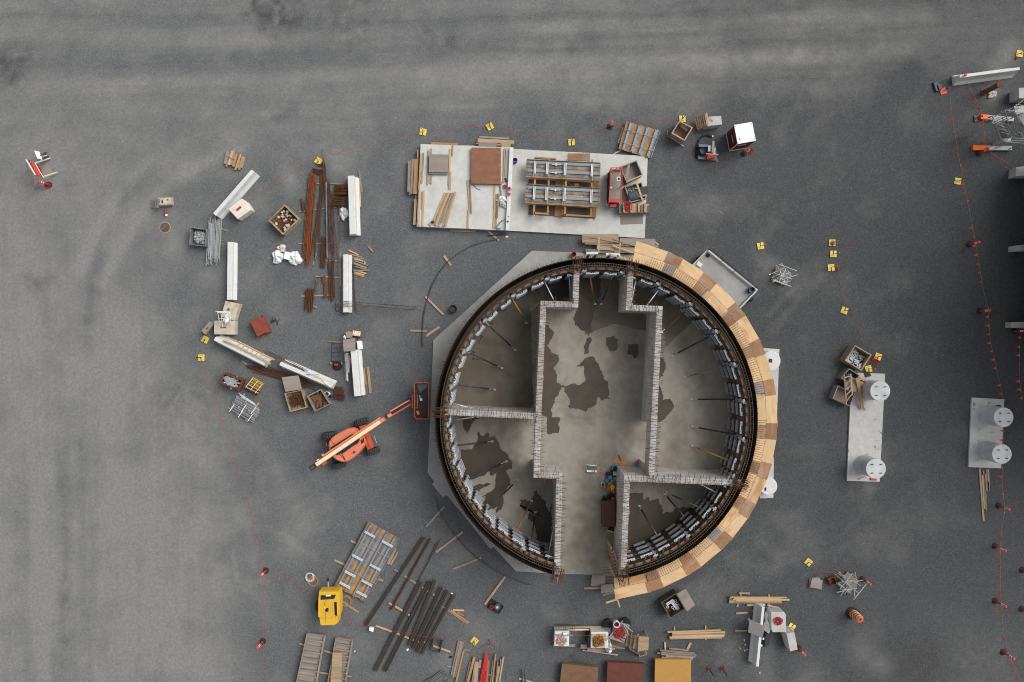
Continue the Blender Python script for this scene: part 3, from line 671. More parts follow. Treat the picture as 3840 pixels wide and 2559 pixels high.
for k in range(len(edges) - 1):
    a = edges[k] - (hw_ if k else 0); b_ = edges[k + 1] + (hw_ if k < len(edges) - 2 else 0)
    worn = k in (3, 4)
    strip(RM + .012, RB, a + .004, b_ - .004, ZP, 'ply_fresh', 'plywood_sheet'); strip(RA, RM - .012, a, b_, ZP + .003, 'ply_fresh', 'plywood_sheet')
for k, c in enumerate(cuts):
    j = .012 * math.sin(k * 2.1)
    strip(RM - .02 * (k % 2), RB - .02, c + hw_ + .012, c - hw_ - .012, ZP + .028, 'ply_old', 'worn_sheet')
    strip(RA, RM - .03, c + hw_ * 1.05 + j, c - hw_ * 1.1 + j, ZP + .031, 'ply_old' if k % 4 else 'ply_grey', 'worn_sheet')
mb = MB()
for k in range(26):
    a = start + (end - start) * (k + .5) / 26
    mb.bar(pol(RA - .05, a, ZP - .09), pol(RB - .05, a, ZP - .09), .05, .12); mb.bar(pol(RB - .2, a, ZP - .15), pol(RA, a, ZP - 1.2), .05, .05); mb.bar(pol(RA, a, ZP - .1), pol(RA, a, .12), .06, .06)
mb.build('support_bracket', 'grey_beam', wk)
# ================================================================ things lying about the yard
def crate(name, pts, z, m, label, cat='crate', wall=.05, fz=.06, z0=0.0, group=None, lid=None):
    """open box: pts = four outer top corners in order (survey square), z = height of the rim"""
    P = [p(x, y, z) for x, y in pts]; c = sum(P, Vector()) / 4
    root = thing(name, label, cat, (c.x, c.y, z0), group)
    for a, b_ in zip(P, P[1:] + P[:1]):
        d = (b_ - a).normalized(); n_ = Vector((-d.y, d.x, 0))
        if n_.dot(c - a) < 0: n_ = -n_
        q = [a, b_ - d * wall, b_ - d * wall + n_ * wall, a + n_ * wall]
        e = 1 if n_.cross(d).z else 1
        MB().prism([tuple(v[:2]) for v in q], z0, z).build('side_panel', m, root)
    q = [c + (v - c) * .97 for v in P]
    MB().prism([tuple(v[:2]) for v in q], z0 + .01, z0 + fz).build('floor_panel', m, root)
    return root, c, P
def inside(P, u, v):
    return P[0].lerp(P[1], u).lerp(P[3].lerp(P[2], u), v)
def heap(name, P, z, n, m, ln, th_, label, cat, seed=1, lay=.12, spread=.12, group=None, flat=False):
    """loose pieces heaped inside the quad P: one pile"""
    r_ = random.Random(seed); mb = MB()
    for _ in range(n):
        c = inside(P, r_.uniform(spread, 1 - spread), r_.uniform(spread, 1 - spread)); c.z = z + r_.uniform(0, lay)
        a = r_.uniform(0, PI); l = ln * r_.uniform(.5, 1.2) / 2; d = Vector((math.cos(a), math.sin(a), 0 if flat else r_.uniform(-.2, .2))) * l
        mb.bar(c - d, c + d, th_ * r_.uniform(.7, 1.4), th_ * r_.uniform(.6, 1.1))
    return tag(mb.build(name, m), label, cat, group)
def cloth(name, c, rx, ry, hz, m, label, cat, seed=1, rz=0.0, n=26):
    """crumpled sheet or bag: a closed lumpy sack"""
    r_ = random.Random(seed); mb = MB(); ph = [r_.uniform(0, 6.28) for _ in range(8)]
    prof = []
    for i, (rr, zz) in enumerate(((.8, .0), (1, .18), (.95, .5), (.7, .85), (.3, 1.0))):
        prof.append([(c[0] + math.cos(rz) * rx * rr * f * math.cos(t_) - math.sin(rz) * ry * rr * f * math.sin(t_), c[1] + math.sin(rz) * rx * rr * f * math.cos(t_) + math.cos(rz) * ry * rr * f * math.sin(t_),
                      c[2] + hz * zz * (1 + .35 * math.sin(4 * t_ + ph[i])))
                     for k in range(n) for t_ in [2 * PI * k / n] for f in [1 + .13 * math.sin(3 * t_ + ph[0]) + .09 * math.sin(5 * t_ + ph[1]) + .06 * math.sin(9 * t_ + ph[2] + i) + r_.uniform(-.03, .03)]])
    for ring in prof: mb.v += [Vector(v) for v in ring]
    for i in range(4): mb.f += [(i * n + k, i * n + (k + 1) % n, (i + 1) * n + (k + 1) % n, (i + 1) * n + k) for k in range(n)]
    mb.f += [tuple(range(n - 1, -1, -1)), tuple(range(4 * n, 5 * n))]
    return tag(mb.build(name, m), label, cat)
def rope(pts, z, r, m, label, name='rope', cat='rope', group=None, sag=.02, step=.4):
    P = [p(q[0], q[1], q[2] if len(q) > 2 else z) for q in pts]; out = []
    for a, b_ in zip(P, P[1:]):
        k = max(1, int((b_ - a).length / step))
        for i in range(k):
            t_ = i / k; v = a.lerp(b_, t_); v = v + Vector((R.uniform(-sag, sag), R.uniform(-sag, sag), 0)); v.z = max(.015, v.z - .25 * sag * math.sin(PI * t_) * (b_ - a).length); out.append(v)
    out.append(P[-1])
    return tag(MB().tube(out, r, 5).build(name, m), label, cat, group)
def coil(c, rad, r, m, label, turns=5, seed=1, name='rope_coil', cat='rope', spread=1.0, squash=1.0, group=None, hgt=.06):
    r_ = random.Random(seed); pts = []
    for i in range(turns * 18):
        t_ = i / 18 * 2 * PI; k = rad * (1 - spread * r_.random() * .4 - spread * .5 * (.5 + .5 * math.sin(t_ * .37 + seed)))
        pts.append((c[0] + k * math.cos(t_) + rad * .12 * math.sin(t_ * .21), c[1] + squash * k * math.sin(t_) + rad * .12 * math.cos(t_ * .29), c[2] + r + hgt * i / (turns * 18)))
    return tag(MB().tube(pts, r, 5).build(name, m), label, cat, group)
def barrier(a, b_, label, hgt=.81, hb=.30, ht=.09, m='white_concrete', foot=.08):
    """concrete road barrier; a, b: ends of the top"""
    A = p(a[0], a[1], hgt); B = p(b_[0], b_[1], hgt); d = (B - A).normalized(); n_ = Vector((-d.y, d.x, 0))
    prof = [(-hb, 0), (-hb, foot), (-hb * .56, foot + .24), (-ht, hgt - .02), (-ht + .02, hgt), (ht - .02, hgt), (ht, hgt - .02), (hb * .56, foot + .24), (hb, foot), (hb, 0)]
    L_ = (B - A).length; st = [0, .012, L_ * .5, L_ - .012, L_]; k = len(prof); mb = MB()
    for i, s_ in enumerate(st):
        q = 1 - (.03 if i in (0, 4) else 0)
        mb.v += [Vector((A.x, A.y, 0)) + d * s_ + n_ * u * q + Vector((0, 0, v if v < hgt - .03 else v - (.012 if i in (0, 4) else 0))) for u, v in prof]
    for i in range(4): mb.f += [(i * k + j, i * k + (j + 1) % k, (i + 1) * k + (j + 1) % k, (i + 1) * k + j) for j in range(k)]
    mb.f += [tuple(range(k - 1, -1, -1)), tuple(range(4 * k, 5 * k))]
    mb.f = [tuple(reversed(f)) for f in mb.f]
    o = mb.build('concrete_barrier', m, rz=math.atan2(d.y, d.x), bevel=.012)
    return tag(o, label, 'barrier', 'white concrete road barriers')
def block(pts, z, m, label, name='concrete_block', cat='concrete block', group='loose concrete blocks', bevel=.03, z0=0.0):
    return slab_thing(name, pts, z0, z, m, label, cat, group, bevel)
def bundle(name, a, b_, w, n, r, m, label, cat, za=.1, zb=None, jit=.06, kid='bar', group=None, ends=.15, layers=2, seed=1, curve=0):
    zb = za if zb is None else zb; r_ = random.Random(seed); A = p(a[0], a[1], za); B = p(b_[0], b_[1], zb); d = (B - A).normalized(); n_ = Vector((-d.y, d.x, 0)); W_ = px2m(w, za)
    root = thing(name, label, cat, (A.x, A.y, 0), group)
    for i in range(n):
        u = (i / max(1, n - 1) - .5) * W_; lay = (i % layers) * r * 1.7
        q = [A + n_ * (u + r_.uniform(-jit, jit)) + d * r_.uniform(-ends, ends), B + n_ * (u + r_.uniform(-jit, jit)) + d * r_.uniform(-ends, ends)]
        for v in q: v.z = za + lay + r_.uniform(0, r)
        mid = q[0].lerp(q[1], .5) + n_ * r_.uniform(-jit, jit)
        MB().tube([q[0], mid, q[1]], r, 6).build(kid, m, root)
    return root, A, B
# ---- little yellow sign bases with a post (19 of them)
def sign_base():
    root = thing('post_base', '', 'post base', (0, 0, 0), 'yellow square post bases around the site')
    s_ = .21; mb = MB()
    mb.prism([(-s_, -s_), (-.022, -s_), (-.022, .03), (.022, .03), (.022, -s_), (s_, -s_), (s_, s_), (-s_, s_)], .005, .06)
    mb.build('base_plate', 'sign_yellow', root, bevel=.012)
    k = MB()
    for i in (-1, 0, 1):
        x = .075 * i; k.bar((x - .022, .15, .063), (x, .115, .063), .012, .004).bar((x + .022, .15, .063), (x, .115, .063), .012, .004).bar((x, .115, .063), (x, .085, .063), .012, .004)
    k.build('stamped_marks', 'ink_black', root)
    MB().box((0, -.09, .062), (.05, .17, .008)).build('slot', 'ink_black', root)
    return root
PB = sign_base(); first = [True]
def yb_(x, y, rot, label, post=True, hp=.95, m='post_yellow'):
    c = Wp(x, y, .05); c.z = 0
    if first[0]: o = PB; o.location = c; o.rotation_euler = (0, 0, math.radians(rot)); o['label'] = label; first[0] = False; ORG[o.name] = Vector((c.x, c.y, 0))
    else: o = dup(PB, c, math.radians(rot), label)
    if post:
        a = math.radians(rot); mb = MB(); mb.tube([(0, .02, .05), (0, .02, hp)], .022, 6).cyl((0, .02), .035, hp - .1, hp, 8)
        me_ = bpy.data.meshes.new('post'); me_.from_pydata([tuple(v) for v in mb.v], [], mb.f); me_.materials.append(MATS[m])
        q = bpy.data.objects.new('post', me_); SC.collection.objects.link(q); q.parent = o
for a_ in ((1194, 605, -35, 'yellow post base at the head of the tall rusty rebar bundles'),
           (1586, 495, -10, 'yellow post base above the left corner of the pale casting slab', False), (1837, 475, 30, 'yellow post base above the plank stack on the casting slab edge'),
           (2143, 534, 5, 'yellow post base between the casting slab and the road, above two stacked form panels'), (2559, 446, 180, 'yellow post base behind the open crate near the pallet block'),
           (2852, 923, 190, 'lone yellow post base on bare gravel above the steel frame stack', False), (3121, 911, 0, 'yellow post base with red rope, topmost of three on the right gravel', False),
           (3125, 953, 180, 'yellow post base without rope, middle of three on the right gravel', False), (3117, 1004, 5, 'yellow post base under a red rope knot, lowest of three', False),
           (3167, 1165, 160, 'yellow post base alone on the gravel, down the red rope from the three'), (3824, 202, 80, 'pale yellow post base in the top right corner', False),
           (3592, 680, -100, 'yellow post base at the bunting line on the dark gravel'), (769, 1274, -30, 'yellow post base beside the barrier with the wooden ladder'),
           (754, 1342, 0, 'yellow post base below left of the laddered barrier'), (3293, 1338, -20, 'yellow post base with red rope by the crate of metal offcuts'),
           (3257, 1384, 15, 'yellow post base half hidden under a dark plate by the crate of offcuts', False), (3032, 2109, -40, 'yellow post base with a tall leaning post above the folded boards', True, 1.35),
           (2969, 2352, 150, 'yellow post base tucked behind the two grey concrete blocks'), (1779, 2405, -40, 'yellow post base near the red rope below the long bar bundles')):
    yb_(*a_)
# ---- red delineator posts on dark rubber bases
def delin():
    root = thing('delineator', '', 'delineator', (0, 0, 0), 'red delineator posts on rubber bases')
    MB().rev((0, 0, 0), [(.21, .004), (.215, .03), (.19, .06), (.09, .075), (.07, .11)], 8).build('rubber_base', 'rubber', root)
    MB().rev((0, 0, 0), [(.062, .10), (.055, .5), (.05, .92)], 10).build('post', 'red_plastic', root)
    mb = MB(); mb.cyl((0, 0), .062, .62, .69, 10); mb.cyl((0, 0), .062, .78, .84, 10); mb.build('reflective_band', 'white_plastic', root)
    MB().rev((0, 0, 0), [(.05, .90), (.085, .95), (.085, 1.0), (.05, 1.03)], 10).build('grip', 'flag_red', root)
    return root
DL = delin(); dfirst = [True]
def dl(x, y, label):
    c = Wp(x, y, 0)
    if dfirst[0]: DL.location = c; DL['label'] = label; dfirst[0] = False; return DL
    return dup(DL, c, R.uniform(0, 6), label)
for q in ((2287, 476, 'red delineator post left of the single ribbed form panel'), (2789, 578, 'red delineator post beside the dark red cabinet with white top'), (998, 2140, 'red delineator post where two red ropes meet on the left gravel'),
          (986, 2405, 'red delineator post on the left gravel, lowest of two on one rope'), (3634, 917, 'red delineator post on the bunting line, topmost on the right gravel'), (3673, 1167, 'red delineator post on the bunting line above the two pillars pad'),
          (3803, 1243, 'red delineator post beside a pale block at the right edge'), (3744, 1897, 'red delineator post on the bunting line by the loose planks'), (3731, 2049, 'red delineator post on the bunting line below the loose planks'),
          (3732, 2254, 'red delineator post on the bunting line, third from the bottom right'), (3762, 2446, 'red delineator post beside a rusty red plate at bottom right'), (3585, 303, 'red delineator post leaning over the barrier at top right'),
          (3670, 575, 'red delineator post below the lower orange painted beam'), (3235, 2172, 'red delineator post right of the aluminium frame stack'), (2995, 2432, 'red delineator post at the foot of the leaning grey block'),
          (3832, 2284, 'red delineator post cut by the right edge, lower one'), (3834, 2139, 'red delineator post cut by the right edge, upper one'), (185, 694, 'red delineator post inside a coil of red rope by the danger sign')):
    dl(*q)
# ---- bunting lines with red flags
def bunting(pts, fl_px, label, zc=.95):
    fr('z'); P = [Wp(x, y, zc) for x, y in pts]
    root = thing('bunting_line', label, 'bunting', (P[0].x, P[0].y, 0), 'bunting lines at the right of the yard'); MB().tube(P, .009, 5).build('cord', 'rope_line', root)
    segs = []; acc = 0.0
    for a, b_ in zip(P, P[1:]): segs.append((acc, a, b_)); acc += (b_ - a).length
    d = .25; k = 0
    while d < acc:
        for s0, a, b_ in segs:
            l = (b_ - a).length
            if s0 <= d <= s0 + l:
                q = a.lerp(b_, (d - s0) / l); u = (b_ - a).normalized(); sw = R.uniform(-.2, .2); n_ = Vector((-u.y, u.x, 0)) * R.choice((-1, -1, 1))
                tip = q + n_ * R.uniform(.07, .2) + Vector((0, 0, -.17)); w_ = .085
                v = [q - u * w_, q + u * w_, tip]; t_ = n_.cross(u).normalized() * .004
                MB().add([x - t_ for x in v] + [x + t_ for x in v], [(0, 1, 2), (5, 4, 3), (0, 3, 4, 1), (1, 4, 5, 2), (2, 5, 3, 0)]).build('flag', 'flag_red', root); break
        d += fl_px * (H - zc) / FP * R.uniform(.93, 1.07); k += 1
bunting([(3561, 330), (3569, 430), (3598, 602), (3612, 669), (3659, 912), (3688, 1090), (3706, 1157), (3714, 1283), (3755, 1459), (3766, 1525), (3763, 1640), (3757, 1760), (3760, 1850), (3769, 1905), (3756, 1990), (3751, 2056), (3751, 2180), (3754, 2265), (3764, 2370), (3785, 2463), (3817, 2535), (3832, 2575)], 34, 'long line of small red flags running down the right side of the yard')
bunting([(3627, 311), (3650, 352), (3681, 420), (3687, 440), (3690, 500), (3696, 546), (3720, 575), (3783, 615), (3815, 640)], 31, 'short line of red flags from the top right barrier past the orange beams')
bunting([(3830, 1252), (3824, 1292), (3822, 1420), (3836, 1500)], 33, 'short red flag line at the right edge below a pale block')
# ---- red marking ropes
fr('z')
for pts, lab in (([(897, 778, .6), (1180, 597, .9), (1400, 538, .95), (1586, 492, .9), (1837, 473, .9), (2000, 505, .8), (2143, 530, .9), (2287, 471, .9), (2559, 444, .9), (2640, 432, .9)], 'long thin red rope along the top of the work area from the square block to the pallet'),
                 ([(754, 1345, .5), (800, 1480, .3), (858, 1660, .6), (930, 1880, .4), (985, 2135, .8)], 'thin red rope down the left gravel from the square base to the delineator'),
                 ([(985, 2137, .9), (1100, 2175, .5), (1195, 2240, .3)], 'red rope from the delineator to the yellow plant'), ([(985, 2140, .7), (990, 2270, .3), (987, 2400, .8), (990, 2559, .5)], 'thin red rope between the two left delineators'),
                 ([(1278, 2300, .2), (1375, 2355, .3), (1500, 2370, .4), (1640, 2398, .45), (1765, 2408, .9)], 'red rope crossing the long bar bundles'),
                 ([(3053, 2135, 1.0), (3180, 2160, .6)], 'short red rope from the leaning yellow post to the steel frames'), ([(3117, 1010, .1), (3150, 1060, .05), (3180, 1140, .4), (3205, 1190, .1), (3245, 1300, .1)], 'thin red rope running down from the three yellow bases'),
                 ([(3125, 915, .1), (3175, 917, .05), (3210, 912, .05), (3205, 930, .05), (3170, 930, .05)], 'loose red rope end right of the topmost yellow base'), ([(3296, 1400, .1), (3306, 1515, .1), (3306, 1640, .1), (3299, 1730, .1)], 'thin red cord along the pad with two pillars')):
    rope(pts, .3, .008, 'rope_red', lab)
coil(p(3137, 1012, .01), .14, .012, 'rope_red', 'knot of red rope on the lowest of three yellow bases', 5, 3)
coil(p(3122, 914, .05), .16, .012, 'rope_red', 'small tangle of red rope on the topmost of three yellow bases', 4, 4)
# ---- danger sign, limit sign and the things on the far left
fr('j')
def text_mesh(body, size, m, parent, loc, xdir, ydir, name='lettering', depth=.003, align='CENTER'):
    cu = bpy.data.curves.new('txt', 'FONT'); cu.body = body; cu.size = size; cu.extrude = depth; cu.align_x = align; cu.align_y = 'CENTER'
    ob = bpy.data.objects.new('txt', cu); SC.collection.objects.link(ob); bpy.context.view_layer.update()
    me_ = bpy.data.meshes.new_from_object(ob.evaluated_get(bpy.context.evaluated_depsgraph_get())); bpy.data.objects.remove(ob)
    x = Vector(xdir).normalized(); y = Vector(ydir).normalized(); z = x.cross(y)
    me_.transform(Matrix(((x.x, y.x, z.x, 0), (x.y, y.y, z.y, 0), (x.z, y.z, z.z, 0), (0, 0, 0, 1))))
    me_.name = name; me_.materials.clear(); me_.materials.append(MATS[m]); o = bpy.data.objects.new(name, me_); SC.collection.objects.link(o)
    if parent is not None: o.parent = parent; o.location = Vector(loc) - ORG[parent.name]
    else: o.location = loc
    return o
def sheet(mb, q, t_):
    n_ = (q[1] - q[0]).cross(q[3] - q[0]).normalized() * t_
    return mb.add([v - n_ for v in q] + [v for v in q], [(3, 2, 1, 0), (4, 5, 6, 7), (0, 1, 5, 4), (1, 2, 6, 5), (2, 3, 7, 6), (3, 0, 4, 7)])
TL, TR, BR, BL = p(95, 300, 1.55), p(255, 570, 1.55), p(400, 622, 1.0), p(253, 362, 1.0)
c = p(330, 470, 0); root = thing('barricade_sign', 'orange red danger sign on a white timber easel over grey boards', 'sign', (c.x, c.y, 0))
sheet(MB(), [TL, TR, BR, BL][::-1], .02).build('sign_board', 'sign_red', root)
up = ((TL + TR) - (BL + BR)).normalized(); rt = ((TL + BL) - (TR + BR)).normalized(); nn = rt.cross(up)
cc = (TL + TR + BL + BR) / 4
if nn.z < 0: nn = -nn
text_mesh('DANGER', .30, 'ink_black', root, cc + up * .13 + nn * .022, rt, up)
mb = MB()
for i in range(14):
    if i % 5 != 4: q = cc - up * .16 + rt * (.08 * (i - 6.5)) + nn * .023; mb.bar(q - up * .04, q + up * .03, .03, .004, up=tuple(nn))
mb.build('small_print', 'ink_black', root)
mb = MB(); mb.bar(TL, TR, .05, .07).bar(BL, BR, .05, .06); mb.build('frame_rail', 'white_plastic', root)
for a, b_ in ((BL, p(540, 268, .05)), (BR, p(672, 532, .05)), (TL, p(118, 508, .04)), (TR, p(262, 780, .04))): MB().bar(a, b_, .06, .08).build('leg', 'white_hose', root)
slab_thing('plywood_sheet', [(322, 385), (475, 322), (600, 560), (405, 605)], .005, .03, 'ply_grey', 'weathered grey board lying inside the legs of the danger sign easel', 'board')
slab_thing('plywood_sheet', [(135, 500), (250, 560), (385, 650), (270, 765)], .005, .03, 'ply_grey', 'grey board lying behind the danger sign, toward the rope coil', 'board')
coil(p(335, 500, .03), .22, .012, 'rope_red', 'loose red rope loops on the grey board under the danger sign', 4, 9)
coil(p(500, 775, .01), .24, .014, 'rope_red', 'tight coil of red rope around the delineator by the danger sign', 8, 2)
rope([(380, 780, .02), (250, 830, .02), (260, 860, .02), (340, 825, .02), (420, 860, .02), (480, 840, .02)], .02, .01, 'rope_red', 'thin loose red cord trailing from the coil at the danger sign')
q = [p(238, 128, 1.05), p(335, 150, .62), p(392, 296, .62), p(298, 272, 1.05)]
c = p(400, 230, 0); root = thing('speed_sign', 'small white speed sign reading 15 with black legs', 'sign', (c.x, c.y, 0))
sheet(MB(), q, .015).build('sign_plate', 'white_plastic', root)
up = ((q[0] + q[3]) - (q[1] + q[2])).normalized(); rt = ((q[0] + q[1]) - (q[2] + q[3])).normalized(); nn = rt.cross(up); cc = sum(q, Vector()) / 4
text_mesh('15', .34, 'ink_black', root, cc - up * .06 + nn * .006 * (1 if nn.z > 0 else -1), rt, up); text_mesh('SPEED  LIMIT', .075, 'ink_black', root, cc + up * .17 + nn * .006, rt, up)
for a, b_ in ((p(370, 205, .7), p(450, 165, .03)), (p(390, 280, .6), p(495, 240, .03))): MB().bar(a, b_, .16, .05).build('leg', 'dark_plastic', root)
MB().bar(p(375, 238, .55), p(470, 222, .2), .05, .04).build('stay', 'bright_steel', root)
fr('k')
root = thing('footing_block', 'beige concrete block with a dark slot and a rusty lifting eye, above the orange drain grate', 'concrete block', tuple(p(320, 190, 0)))
MB().prism(quad_poly([(125, 108), (440, 96), (452, 258), (160, 278)], 0.05), 0, .42, quad_poly([(165, 128), (398, 112), (404, 232), (180, 245)], .45)).build('body', 'beige_concrete', root, bevel=.015)
MB().prism(quad_poly([(228, 152), (248, 150), (256, 210), (226, 212)], .43), .40, .424).build('slot', 'pit_dark', root); MB().cyl(p(340, 150, .42), .04, .42, .45, 10).build('lifting_eye', 'rusty_plate', root)
root = thing('sawhorse', 'dark grey folding trestle leaning against the beige block', 'trestle', tuple(p(120, 210, 0)))
MB().bar(p(175, 130, .62), p(155, 300, .62), .12, .1).bar(p(135, 120, .5), p(120, 300, .5), .16, .03).build('top_rail', 'grey_board', root)
for a, b_ in (((70, 150), (45, 300)), ((90, 190), (75, 300))): MB().bar(p(*a, .1), p(*b_, .06), .1, .04).build('leg', 'grey_board', root)
rope([(0, 165), (60, 168), (118, 182)], .35, .016, 'rope_red', 'short red cord tied to the grey trestle')
root = thing('cone_post', 'faded red and white marker post lying just above the drain grate', 'marker post', tuple(p(300, 390, 0)))
MB().cyl(p(295, 335, .07), .07, 0, 0, 10, axis=tuple(p(295, 425, .07) - p(295, 335, .07))).build('tube', 'rope_red', root); MB().cyl(p(325, 438, .0), .07, 0.0, .1, 10).build('cap', 'white_plastic', root)
c = p(295, 665, 0); root = thing('drain_grate', 'round iron drain grate ringed with orange paint', 'drain grate', (c.x, c.y, 0))
MB().cyl(c, .37, .002, .010, 36).build('paint_ring', 'paint_orange', root); MB().cyl(c, .315, .008, .014, 32).build('pit', 'pit_dark', root)
mb = MB(); dd = Vector((math.cos(.75), math.sin(.75), 0)); mb.bar(c - dd * .31 + Vector((0, 0, .02)), c + dd * .31 + Vector((0, 0, .02)), .04, .03)
for s_, ang in ((1, 1.35), (-1, -.1)):
    u = Vector((math.cos(ang), math.sin(ang), 0)); v = Vector((-u.y, u.x, 0))
    for i in range(-6, 7):
        q = c + v * (.048 * i); half = math.sqrt(max(0, .30 ** 2 - (.048 * i) ** 2)); pts = []
        for k in range(-20, 21):
            w_ = q + u * (half * k / 20); o_ = (w_ - c)
            if (-dd.y * o_.x + dd.x * o_.y) * s_ > .02: pts.append(w_)
        if len(pts) > 2: mb.bar(pts[0] + Vector((0, 0, .02)), pts[-1] + Vector((0, 0, .02)), .022, .025)
mb.ring(c, .335, .30, .012, .03, 32); mb.build('grate_bars', 'cast_iron', root)
# ---- left group: barriers, scrap bins, pipes, rebar
fr('B')
barrier((348, 1025), (828, 475), 'clean white barrier lying diagonally below the small timber stack', .7, .33, .12)
block([(520, 955), (690, 822), (745, 860), (812, 965), (640, 1085)], .72, 'cream_concrete', 'cream concrete block with rust streaks and a red strap', bevel=.04)
tag(plank(p(628, 972, .75), p(684, 926, .75), .13, .03, 'rope_red', 'strap'), 'flat red strap lying on the cream block', 'strap')
barrier((2068, 535), (2093, 1275), 'white barrier right of the piled rebar hoops, its end broken off', .75, .36, .2)
fr('D')
barrier((545, 362), (537, 1092), 'white barrier standing below the silver pipe bundle', .55, .30, .16); barrier((2003, 520), (2003, 1250), 'white barrier with long thin rods laid across its lower end', .55, .30, .16)
fr('E')
barrier((350, 405), (985, 725), 'pale barrier with a wooden ladder resting on it', .81, .31, .12); barrier((1175, 720), (1835, 1005), 'pale barrier with a yellow sling and a tubular frame on it', .81, .31, .12)
fr('t'); barrier((318, 275), (365, 852), 'pale barrier with a small board on its upper end', .75, .36, .2)
fr('W'); barrier((815, 490), (728, 1345), 'grey barrier with a stiff board laid across, bottom right of the yard', .81, .32, .09)
fr('K'); barrier((1065, 735), (2270, 575), 'white barrier in the top right corner of the yard', .81, .32, .09)
fr('B')
planks('{m} board in the bound timber stack by the diagonal barrier, {o}', [(600, 190, 560, 400, 34, 'wood_grey', .22), (520, 225, 480, 385, 36, 'wood_grey', .22), (575, 220, 530, 400, 30, 'wood_new', .24), (625, 265, 585, 420, 34, 'wood_orange', .2), (680, 262, 610, 460, 20, 'wood_new', .24),
       (665, 300, 640, 440, 26, 'wood_tan', .18), (705, 290, 660, 465, 22, 'wood_tan', .16), (725, 300, 690, 440, 18, 'wood_tan', .14), (540, 260, 500, 420, 26, 'wood_tan', .14)], h=.1, group='boards of the small bound timber stack', name='board')
tag(MB().tube([p(505, 290, .27), p(560, 320, .27), p(610, 340, .26)], .012, 5).build('binding_strap', 'black_steel'), 'thin dark strap across the small timber stack', 'strap')
planks('{m} plank on gravel right of the broken white barrier, {o}', [(2172, 460, 2208, 738, 20, 'wood_grey'), (2170, 570, 2186, 928, 24, 'wood_new', .05)])
planks('{m} bearer under the rusty rebar bundles, {o}', [(1530, 635, 1975, 637, 16), (1415, 988, 1760, 945, 14), (1830, 940, 1935, 930, 16), (1400, 1392, 1845, 1392, 16), (1935, 930, 1918, 1108, 24), (1938, 675, 1938, 800, 18)], z=.05, m='wood_grey', axis='y', group='bearers under the rebar', name='timber_bearer', cat='bearer')
fr('D')
planks('{m} bearer under the short rebar bundles, {o}', [(1745, 598, 1918, 600, 18), (1622, 795, 1925, 812, 16), (1442, 1045, 1872, 1033, 18), (1935, 465, 1935, 920, 20), (1633, 508, 1592, 652, 18), (1595, 1170, 1648, 1192, 20)], z=.05, m='wood_grey', axis='y', group='bearers under the rebar', name='timber_bearer', cat='bearer')
planks('{m} board in the fanned pile right of the white barrier, {o}', [(2040, 465, 2165, 528, 16), (2065, 518, 2210, 555, 16, 'wood_orange'), (2055, 552, 2230, 578, 18, 'wood_grey'), (2110, 575, 2226, 604, 18), (2118, 600, 2285, 660, 18, 'wood_grey'), (2242, 600, 2248, 645, 16, 'wood_new', .08),
       (2110, 630, 2265, 690, 26, 'wood_tan', .14), (2120, 672, 2260, 708, 18, 'wood_grey', .12), (2100, 722, 2295, 720, 18, 'wood_grey', .18), (2150, 728, 2265, 760, 18, 'wood_new', .12), (2100, 735, 2240, 780, 20), (2098, 752, 2235, 802, 18, 'wood_orange'), (2292, 420, 2350, 490, 18, 'wood_orange')], axis='y', m='wood_new', group='boards of the fanned pile', name='board', cat='board')
fr('B')
root, A_, B_ = bundle('rebar_bundle', (1590, 545), (1512, 1560), 95, 26, .02, 'rusty_bar_red', 'thick bright rust bundle of long rebar, left of the bent one', 'rebar', .09, jit=.03, kid='rebar', group='rebar bundles on the left', ends=.3, layers=3)
bundle('rebar_bundle', (1585, 1470), (1520, 1640), 40, 12, .02, 'rusty_bar_red', 'tapering lower end of the bright rust rebar bundle', 'rebar', .12, jit=.03, kid='rebar', group='rebar bundles on the left', ends=.3, layers=3, seed=2)
root = thing('rebar_bundle', 'rusty bundle of rebar bent like hooks at its upper end', 'rebar', tuple(p(1700, 700, 0)), 'rebar bundles on the left')
for i in range(13):
    o_ = (i - 6) * 5; zz = .09 + .02 * (i % 3); x1 = 1735 - 4.2 * i
    MB().tube([p(1590 + R.uniform(-10, 12), 462 + o_ * .7, zz), p(x1 - 25, 462 + i * 4.6, zz), p(x1, 485 + i * 4, zz), p(1700 - i * 1.5 + R.uniform(-8, 8), 880, zz), p(1600 - i * 1.5 + R.uniform(-10, 10), 1420 + R.uniform(-40, 40), zz)], .018, 5).build('rebar', 'rusty_bar', root)
root = thing('rebar_bundle', 'pair of dark hooked bars beside the yellow base', 'rebar', tuple(p(1750, 500, 0)), 'rebar bundles on the left')
for i in range(5): MB().tube([p(1630 + i * 8, 390 + i * 6, .1), p(1742, 386 + i * 7, .1), p(1750 + i, 410 + i * 6, .1), p(1758 + i * 3, 760, .1)], .016, 5).build('rebar', 'rusty_bar', root)
bundle('rebar_bundle', (1722, 270), (1765, 800), 24, 4, .016, 'rusty_bar', 'few thin long rusty bars running up past the yellow base', 'rebar', .14, kid='rebar', group='rebar bundles on the left', ends=.5)
bundle('steel_channel', (1757, 620), (1772, 1570), 10, 2, .04, 'grey_beam', 'long grey steel channel lying among the rebar', 'steel channel', .14, jit=.004, kid='flange', ends=0)
bundle('rebar_bundle', (1790, 640), (1850, 1560), 90, 13, .014, 'rusty_bar', 'loose fan of thin dark bars right of the grey channel', 'rebar', .10, jit=.25, kid='rebar', group='rebar bundles on the left', ends=.6, seed=4)
bundle('rebar_bundle', (1690, 780), (1640, 1500), 60, 7, .014, 'rusty_bar', 'sparse thin rusty bars left of the grey channel', 'rebar', .08, jit=.12, kid='rebar', group='rebar bundles on the left', ends=.7, seed=5)
